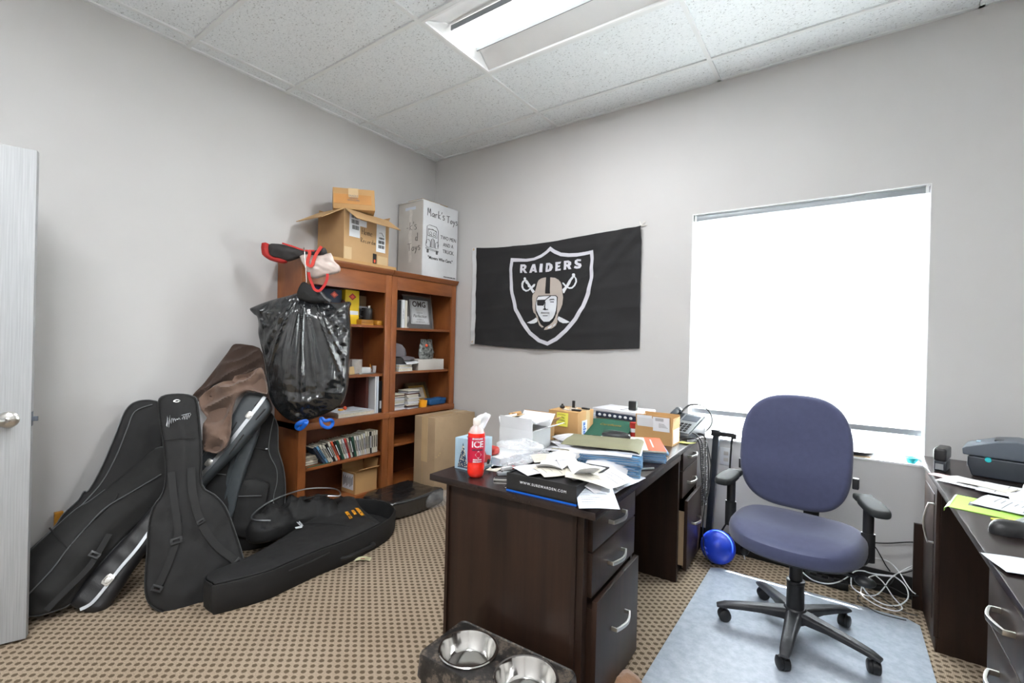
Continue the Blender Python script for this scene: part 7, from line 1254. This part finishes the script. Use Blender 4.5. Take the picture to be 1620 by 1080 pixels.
# ================================================================== by the window
r = thing('guitar_stand', 'dark metal upright post with a top bracket and thin rod beside the window', 'stand', (2.60, -.10, 0))
MB().tube([(2.580, -.065, 0.0), (2.617, -.065, .74)], .026, 4, up=(0, 1, 0), flat=(1, 1)).build('post', 'printer_dark', r, bevel=.003, W=True)
MB().box((2.590, -.095, .735), (2.645, -.035, .775)).build('collar', 'black_plastic', r, bevel=.004, W=True)
MB().box((2.635, -.105, .742), (2.725, -.075, .768)).box((2.72, -.11, .735), (2.74, -.07, .765)).build('bracket_arm', 'black_plastic', r, bevel=.002, W=True, weld=False)
MB().tube([(2.715, -.09, .745), (2.71, -.09, .70)], .007, 8).tube([(2.71, -.09, .70), (2.69, -.09, .20)], .0055, 8).tube([(2.69, -.09, .2), (2.60, -.09, .02)], .0055, 8).build('rod', 'black_plastic', r, W=True)
MB().box((2.56, -.115, 0), (2.70, -.02, .012)).build('foot', 'black_plastic', r, bevel=.003, W=True)
r = thing('wall_outlet', 'small white wall outlet below the window beside the metal post', 'outlet', (2.665, -.001, .60)); MB().box((-.035, -.006, -.055), (.035, 0, .055)).build('cover_plate', 'white_plastic', r, bevel=.002)
for z in (-.02, .02): MB().box((-.014, -.008, z-.012), (.014, -.006, z+.012)).build('socket', 'card_grey', r, bevel=.002)
o = MB().tube(spline([(2.67, -.02, .33), (2.70, -.05, .22), (2.76, -.06, .12), (2.80, -.08, .01)], 8), .003, 6).build('cable', 'white_plastic', None); tag(o, 'thin white cord running down the wall behind the blue ball', 'cord')
r = thing('exercise_ball', 'blue rubber dog ball with nubs on the carpet beside the desk', 'ball', (2.672, -.215, .098))
b = MB(); b.ball((0, 0, 0), .098, 22); b.build('ball_body', 'blue_rubber', r)
cdv = Vector((3.2735-2.665, -3.2375+.215, 0)).normalized(); rt = Vector((-cdv.y, cdv.x, 0))
for a, z in ((.95, .02), (.72, -.28)):
    d = (cdv*.55-rt*(-a)*-1 if False else (cdv*.62+Vector((-.814, -.581, 0))*a*1.2+Vector((0, 0, z)))).normalized()
    MB().lathe([(.012, -.004), (.012, .010), (.009, .014), (.006, .010), (.006, 0), (0, 0)], 14, Matrix.Translation(d*.095) @ d.to_track_quat('Z', 'Y').to_matrix().to_4x4()).build('nub', 'blue_rubber', r)
r = thing('chair_mat', 'frosted clear plastic chair mat under the blue office chair', 'chair mat', (3.1, -.9, 0))
co = [(2.655, -.315), (2.70, -.285), (3.54, -.262), (3.585, -.30), (3.60, -1.9), (2.66, -1.9)]
MB().prism(co, .002, .0055).build('sheet', 'mat', r, W=True, smooth=10)
# sill things
r = thing('brush', 'black oval-topped brush with a tan base lying on the window sill', 'brush', (3.33, .035, WZ0+.006)); MB().lathe([(0, .008), (.048, .008), (.052, .016), (.050, .028), (.03, .036), (0, .038)], 24, Matrix.Diagonal((1.7, .7, 1, 1))).build('back', 'black_plastic', r); MB().lathe([(0, 0), (.040, 0), (.046, .008), (0, .008)], 24, Matrix.Diagonal((1.7, .7, 1, 1))).build('bristles', 'card3', r)
r = thing('bowl', 'small teal bowl at the right end of the window sill', 'bowl', (3.568, .035, WZ0+.006)); MB().lathe([(0, 0), (.016, 0), (.030, .018), (.033, .030), (.030, .030), (.014, .004), (0, .004)], 26).build('bowl_body', 'teal', r)
# cables
def cable(name, label, key, m, rr, col=None):
    P = spline([Vector(p) for p in D[key]], 6); P = [Vector((p.x, min(p.y, -.018), max(p.z, rr))) for p in P]
    o = MB().tube(P, rr, 6).build(name, m, None); tag(o, label, 'cable'); return o
cable('ethernet_cable', 'long white cable looping across the carpet under the window', 'white1', 'white_plastic', .0032)
cable('ethernet_cable', 'white cable curling up to the right desk panel', 'white2', 'white_plastic', .0030)
cable('ethernet_cable', 'short white cable loop resting nearest the chair mat', 'white3', 'white_plastic', .0028)
cable('power_cable', 'thick black cord running straight along the wall to the right desk', 'black1', 'ink', .0035)
cable('power_cable', 'thin black cord dropping down the wall to the baseboard', 'black2', 'ink', .003)
cable('power_cable', 'black cord lying along the baseboard under the window', 'black3', 'ink', .003)
cable('power_cable', 'black cord crossing the white loops to the right desk', 'black4', 'ink', .0026)
cable('power_cable', 'thin black cord with a plug lying at the edge of the chair mat', 'black5', 'ink', .0024)
r = thing('power_strip', 'black power strip on the carpet under the chair by the wall', 'power strip', (3.18, -.10, 0)); MB().box((-.13, -.028, .0), (.13, .028, .035)).build('body', 'black_plastic', r, bevel=.005)
for i in range(4): MB().box((-.10+i*.055, -.012, .035), (-.07+i*.055, .012, .045)).build('plug', 'ink', r, bevel=.002)

# ================================================================== office chair
r = thing('office_chair', 'slate blue fabric office chair on black casters in front of the window', 'chair', (3.11, -.755, .0055))
up = Matrix.Rotation(radians(-7), 4, 'Z')
for i, a in enumerate((-92, -20, 52, 124, 196)):
    A = radians(a); X = Matrix.Rotation(A, 4, 'Z')
    P = [X @ Vector(p) for p in ((.02, 0, .098), (.06, 0, .100), (.14, 0, .096), (.22, 0, .088), (.29, 0, .078), (.325, 0, .070))]
    vs = []; fs = []
    W_ = [.034, .032, .027, .024, .021, .016]; H_ = [.050, .042, .030, .026, .022, .012]
    Rg = X.to_3x3() @ Vector((0, 1, 0))
    for p, w_, h_ in zip(P, W_, H_):
        for sx, sz in ((-1, -.5), (-1, .25), (-.62, .5), (.62, .5), (1, .25), (1, -.5)): vs.append(p+Rg*(sx*w_)+Vector((0, 0, sz*h_)))
    for q in range(len(P)-1):
        for s_ in range(6): fs.append((q*6+s_, q*6+(s_+1) % 6, (q+1)*6+(s_+1) % 6, (q+1)*6+s_))
    fs += [(5, 4, 3, 2, 1, 0), tuple(range(30, 36))]
    lg = MB().add(vs, fs).build('base_leg', 'scuffed', r, bevel=.004)
    ct = X @ Vector((.302, 0, 0)); ry = radians([35, -60, 20, 80, 10][i]); Y = Matrix.Translation((ct.x, ct.y, 0)) @ Matrix.Rotation(A+ry, 4, 'Z')
    cw = MB()
    for s_ in (-1, 1): cw.lathe([(0, -.008), (.020, -.008), (.0265, -.004), (.0265, .006), (.020, .010), (0, .010)], 24, Y @ Matrix.Translation((-.012, s_*.014, .0265)) @ Matrix.Rotation(pi/2, 4, 'X'))
    c_ = cw.build('caster', 'black_plastic', r, weld=False)
    MB().lathe([(.0285, -.008), (.0285, .008), (.024, .010), (.024, -.008)], 20, Y @ Matrix.Translation((-.012, 0, .0275)) @ Matrix.Rotation(pi/2, 4, 'X')).cyl(.007, .045, .075, 10, Y).build('caster_hood', 'black_plastic', c_, weld=False)
MB().lathe([(0, .065), (.045, .065), (.050, .085), (.048, .118), (.040, .128), (0, .128)], 30).build('hub', 'scuffed', r)
MB().lathe([(0, .10), (.036, .11), (.0345, .235), (.037, .238), (.037, .250), (.033, .252), (0, .252)], 28).build('column_cover', 'black_plastic', r)
MB().cyl(.026, .25, .40, 24).build('gas_column', 'black_plastic', r)
MB().box((-.09, -.12, .375), (.09, .14, .410), up).build('tilt_mechanism', 'black_plastic', r, bevel=.008)
def sup(n, a, b, e, yo=0, fr=1.0):
    o = []
    for i in range(n):
        t = 2*pi*i/n; c, s_ = cos(t), sin(t); x = a*abs(c)**(2/e)*(1 if c > 0 else -1); y = b*abs(s_)**(2/e)*(1 if s_ > 0 else -1)
        if y < 0: x *= 1-.10*(y/b)**2
        o.append((x, y+yo))
    return o
seatO = sup(56, .262, .248, 2.6)
def seatd(x, y): return -.018*max(0, (-y-.08)/.15)**1.6+.010*((x/.26)**2)-.006-.008*max(0, (y-.15)/.1)
TS = up @ Matrix.Translation((-.004, -.030, .505)) @ Matrix.Rotation(radians(2), 4, 'X')
pillow(seatO, .085, .010, .038, .018, seatd, .14, 0, 0, TS, back_e=.020).build('seat', 'chair_fabric', r)
pillow(sup(40, .235, .205, 2.4), .045, 0, .01, .03, None, .1, .0, 0, up @ Matrix.Translation((0, -.03, .430)), back_e=.03).build('seat_pan', 'black_plastic', r)
# back
TB = up @ Matrix.Translation((-.068, .215, .784)) @ Matrix.Rotation(radians(90-7), 4, 'X')
bo = []
for i in range(64):
    t = 2*pi*i/64; c, s_ = cos(t), sin(t); e = 3.0 if s_ < 0 else 2.7
    x = .243*abs(c)**(2/e)*(1 if c > 0 else -1); y = .283*abs(s_)**(2/e)*(1 if s_ > 0 else -1)
    x *= 1+.0*y; bo.append((x, y))
mb = pillow(bo, .062, .012, .026, .018, lambda x, y: .003*nz(x*4, y*4)+.010*math.exp(-((y+.10)/.09)**2)-.0035*math.exp(-((y+.165+.05*x)/.004)**2)*(1 if -.12 < x < .17 else 0), .12, 0, 0, Matrix.Identity(4))
def bendv(p): return Vector((p.x, p.y, p.z-.035+.9*p.x*p.x))
mb.v = [TB @ bendv(p) for p in mb.v]; mb.build('backrest', 'chair_fabric', r)
mb = pillow([(x*.94, y*.95) for x, y in bo], .022, .0, .010, .03, None, .1, 0, 0, Matrix.Identity(4)); mb.v = [TB @ bendv(Vector((p.x, p.y, p.z-.060))) for p in mb.v]; mb.build('back_shell', 'black_plastic', r)
MB().tube(spline([up @ Vector(p) for p in ((0, .12, .39), (0, .24, .39), (0, .305, .44), (0, .325, .56), (0, .33, .70))], 6), .030, 8, flat=(.45, 1.2), up=(0, 1, .3)).build('back_bracket', 'black_plastic', r)
for kx in (-.315, .175): MB().box((kx, .205, .655), (kx+.025, .235, .705), up).build('height_knob', 'black_plastic', r, bevel=.005)
for s_, cxy, yaw, nm in ((-1, (2.812-3.11, -.700+.755), radians(-4), 'left'), (1, (3.372-3.11, -.765+.755), radians(13), 'right')):
    X = Matrix.Translation((cxy[0], cxy[1], .645)) @ Matrix.Rotation(yaw, 4, 'Z')
    po = [(.042*(1 if c > 0 else -1)*abs(c)**.62, .112*(1 if s2 > 0 else -1)*abs(s2)**.62-.03) for c, s2 in [(cos(2*pi*i/36), sin(2*pi*i/36)) for i in range(36)]]
    pillow(po, .030, .002, .011, .010, None, .03, 0, 0, X @ Matrix.Translation((0, 0, .020)), back_e=.01).build('armrest_pad', 'arm_pad', r)
    MB().box((-.036, .070, -.010), (.036, .125, .016), X).build('armrest_rear', 'arm_pad', r, bevel=.010, seg=3)
    px, py = cxy[0]-s_*.006, cxy[1]+.03
    b = MB(); b.tube([(px, py, .642), (px, py, .50)], .017, 10, flat=(1.2, .8)); b.tube([(px, py, .52), (px, py-.0, .40)], .020, 10, flat=(1.3, .9)); b.tube(spline([(px, py, .42), (px-s_*.02, py, .385), (px-s_*.10, py-.01, .375), (px-s_*.18, py-.02, .385)], 5), .018, 8, flat=(.6, 1.2))
    b.build('arm_post', 'black_plastic', r, weld=False)
MB().tube(spline([(.14, -.10, .375), (.20, -.12, .380), (.235, -.13, .376)], 6), .009, 8).ball((.245, -.135, .372), .036, 12, None, (1, .8, .55)).build('tilt_paddle', 'black_plastic', r, weld=False)
MB().tube(spline([(-.14, -.04, .380), (-.17, -.06, .375), (-.19, -.07, .37)], 6), .009, 8).ball((-.20, -.075, .358), .026, 12, None, (.8, .9, 1.1)).build('height_paddle', 'black_plastic', r, weld=False)

# ================================================================== right desk top
r = thing('label_printer', 'slate grey thermal label printer at the back of the right desk', 'printer', (3.86, -.30, Z), radians(-13))
def prof2(z0, z1, m, nm, pts):
    b = MB(); k = len(pts); w_ = .10
    b.add([(x, -w_, z) for x, z in pts]+[(x, w_, z) for x, z in pts], [tuple(range(k)), tuple(range(2*k-1, k-1, -1))]+[(i, (i+1) % k, (i+1) % k+k, i+k) for i in range(k)])
    return b.build(nm, m, r, bevel=.006, seg=3)
prof2(0, 0, 'printer_dark', 'base_shell', [(-.105, .0), (.13, .0), (.135, .085), (-.118, .085), (-.12, .05)])
prof2(0, 0, 'printer', 'lid', [(-.135, .088), (.135, .088), (.130, .12), (.09, .155), (.03, .168), (-.03, .160), (-.125, .125), (-.138, .115)])
MB().box((-.122, -.085, .035), (-.112, .085, .078)).build('label_slot', 'silver_plastic', r, bevel=.002)
MB().box((-.04, -.06, .160), (.06, .06, .1665), TR((0, 0, -.004), ry=0)).build('top_window', 'printer_dark', r, bevel=.003); MB().box((-.10, .0, .1365), (-.075, .04, .1395), TR(ry=0)).build('status_light', 'sky_print', r)
MB().lathe([(0, 0), (.011, 0), (.010, .004), (0, .004)], 20, Matrix.Translation((-.055, -.1, .078)) @ Matrix.Rotation(pi/2, 4, 'X')).build('release_button', 'teal', r)
r = thing('desk_stapler', 'small upright black and silver stapler near the window end of the right desk', 'stapler', (3.645, -.32, Z), radians(-15)); r.scale = (1.15, 1.15, 1.12)
MB().box((-.018, -.05, 0), (.018, .05, .04)).build('base', 'printer_dark', r, bevel=.003); MB().box((-.02, -.058, .042), (.02, .058, .092)).build('head', 'black_plastic', r, bevel=.010, seg=3); MB().box((-.0225, -.04, .05), (-.019, .035, .084)).build('side_plate', 'alu', r, bevel=.001); MB().box((-.012, -.062, .008), (.012, -.056, .03)).build('front_plate', 'silver_plastic', r)
g = 'papers on the right desk'
sheet('paper_sheet', 'pink-edged white sheet nearest the stapler', (3.70, -.60, Z), (.18, .26), radians(60), 'paper', .004, (0, 0), g, 6, seed=40).location.x += .045
sheet('paper_sheet', 'white form in front of the label printer', (3.85, -.66, Z+.004), (.20, .27), radians(72), 'paper', .004, (0, 0), g, 9, seed=41)
sheet('paper_sheet', 'cream receipt lying on the forms by the printer', (3.74, -.62, Z+.008), (.09, .16), radians(58), 'paper3', .004, (0, 0), g, 4, seed=42)
sheet('paper_sheet', 'white form under the wire paper holder', (3.92, -.70, Z+.004), (.22, .28), radians(84), 'paper', .004, (0, 0), g, 9, seed=43)
o = sheet('paper_slip', 'pink slip sticking out beside the stapler', (3.66, -.53, Z), (.07, .16), radians(50), mat('pink_paper', srgb(222, 176, 178), .7, var=.03), .002, (0, 0), g, 0, seed=44)
r = thing('file_folder', 'lime green folder hanging over the front edge of the right desk', 'folder', (3.66, -.93, Z), radians(-14))
MB().box((-.06, -.10, 0), (.13, .11, .002)).grid(lambda u, v: (-.06-.012*sin(min(1, u*2)*pi/2), -.10+.21*v, .002-.018*u), 4, 4, th=.0012).build('cover', 'lime', r, weld=False); MB().box((-.02, -.02, .002), (.06, .04, .0026)).build('stamp_print', 'ink_grey', r)
sheet('paper_sheet', 'white printed pages lying on the lime green folder', (3.79, -.90, Z+.004), (.19, .24), radians(66), 'paper2', .003, (0, 0), None, 11, seed=45)
r = thing('wire_paper_holder', 'bent steel wire holder standing over the papers on the right desk', 'holder', (3.84, -.72, Z)); MB().tube(spline([(-.03, -.10, .004), (-.025, -.04, .02), (-.02, .0, .05), (.0, .02, .07), (.03, .02, .07), (.05, 0, .06), (.05, -.01, .045), (.0, -.01, .04), (-.02, -.02, .03)], 6), .0028, 6).build('wire', 'steel', r)
r = thing('keyboard', 'black and silver computer keyboard cut off by the right edge', 'keyboard', (3.87, -.98, Z), radians(-28))
MB().box((-.075, -.22, 0), (.075, .22, .018)).build('case', 'silver_plastic', r, bevel=.005); MB().box((-.06, -.21, .018), (.065, .21, .0185)).build('key_well', 'keys', r); kb = MB()
for i in range(6):
    for j in range(20): kb.box((-.056+i*.020, -.205+j*.0205, .0185), (-.039+i*.020, -.188+j*.0205, .024))
kk = kb.build('keys', 'keys', r, weld=False); kk['kind'] = 'stuff'
r = thing('computer_mouse', 'black computer mouse on the right desk below the keyboard', 'mouse', (3.690, -1.215, Z), radians(-60))
def ms(u, v):
    a = u*2*pi; e = sin(v*pi/2); return (.033*cos(a)*cos(v*pi/2)**.6*(1+.0*sin(a)), .060*sin(a)*cos(v*pi/2)**.6, .004+.036*e*(1-.25*sin(a)*cos(v*pi/2)))
MB().grid(ms, 32, 10).prism([(.032*cos(i*pi/16), .059*sin(i*pi/16)) for i in range(32)], 0, .0045).build('shell', 'black_plastic', r); MB().lathe([(0, -.004), (.009, -.004), (.009, .004), (0, .004)], 16, Matrix.Translation((0, .034, .034)) @ Matrix.Rotation(pi/2, 4, 'Y')).build('scroll_wheel', 'silver_plastic', r)
o = solid('sticky_note', 'yellow_note', 'yellow sticky pad poking out behind the computer mouse', 'note', (3.68, -1.13, Z), (3.75, -1.06, Z+.004), bevel=0, rz=.4)
sheet('paper_sheet', 'blank white card overhanging the near edge of the right desk', (3.665, -1.52, Z), (.15, .12), radians(12), 'paper2', .002, (0, 0), None, 0, seed=46)

# ================================================================== floor, near
r = thing('dog_bowl_stand', 'stained black raised feeder tray holding two steel bowls', 'pet feeder', (2.365, -2.012, 0), radians(1.3))
LX, LY, H = .240, .120, .25
b = MB(); hc = [(-.116, 0), (.116, 0)]; RR = .098
ou = [(-LX, -LY), (LX, -LY), (LX, LY), (-LX, LY)]
def rr_(a, b_, rad, n=6):
    o = []
    for sx, sy, st_ in ((1, 1, 0), (-1, 1, 90), (-1, -1, 180), (1, -1, 270)):
        for i in range(n+1): t = radians(st_+90*i/n); o.append((sx*(a-rad)+rad*cos(t), sy*(b_-rad)+rad*sin(t)))
    return o
circ = lambda c, rad, n=40: [(c[0]+rad*cos(2*pi*i/n), c[1]+rad*sin(2*pi*i/n)) for i in range(n)]
V, F, B = fill(rr_(LX-.008, LY-.008, .02), .02, [circ(c, RR) for c in hc]); n = len(V)
vs = [(x, y, H) for x, y in V]+[(x, y, H-.004) for x, y in V]; fs = [tuple(f) for f in F]+[(f[0]+n, f[2]+n, f[1]+n) for f in F]
b.add(vs, fs)
R1, R2, R3 = rr_(LX-.008, LY-.008, .02), rr_(LX, LY, .026), rr_(LX+.006, LY+.006, .03); m = len(R1)
vs = [(x, y, H) for x, y in R1]+[(x, y, H+.004) for x, y in rr_(LX-.004, LY-.004, .023)]+[(x, y, H-.004) for x, y in R2]+[(x, y, H-.07) for x, y in R3]+[(x, y, H-.07) for x, y in R2]
b.add(vs, [(q*m+i, q*m+(i+1) % m, (q+1)*m+(i+1) % m, (q+1)*m+i) for q in range(4) for i in range(m)])
b.build('tray', 'dirty_black', r)
for sx in (-1, 1):
    for sy in (-1, 1): MB().box((sx*(LX-.03)-.02, sy*(LY-.03)-.02, 0), (sx*(LX-.03)+.02, sy*(LY-.03)+.02, H-.01)).build('leg', 'dirty_black', r, bevel=.006)
pass
for c, lb in zip(hc, ('left steel dog bowl in the black feeder, further from the desk drawers', 'right steel dog bowl in the black feeder, nearest the desk drawers')):
    q = Matrix.Rotation(radians(1.3), 4, 'Z') @ Vector((c[0], c[1], 0))
    t_ = thing('dog_bowl', lb, 'bowl', (2.365+q.x, -2.012+q.y, H-.056), 0, 'steel bowls in the feeder')
    MB().lathe([(.100, .058), (.103, .061), (.100, .064), (.094, .063), (.090, .055), (.078, .014), (.070, .006), (0, .004), (0, .001), (.072, .002), (.081, .012), (.092, .052), (.097, .058)], 48).build('bowl_body', 'chrome', t_)
    MB().lathe([(0, .010), (.074, .010)], 40).build('water', 'acrylic', t_) if False else None
o = pillow([(-.05, -.07), (.05, -.07), (.055, .03), (.03, .07), (-.03, .07), (-.055, .03)], .05, .02, .024, .010, lambda x, y: .004*nz(x*60, y*60), T=Matrix.Translation((0, 0, .055))).build('slipper', 'suede', None); o.location = (2.625, -1.565, 0); o.rotation_euler = (0, 0, -.35); tag(o, 'rounded brown plush slipper toe at the bottom edge beside the desk drawers', 'slipper')
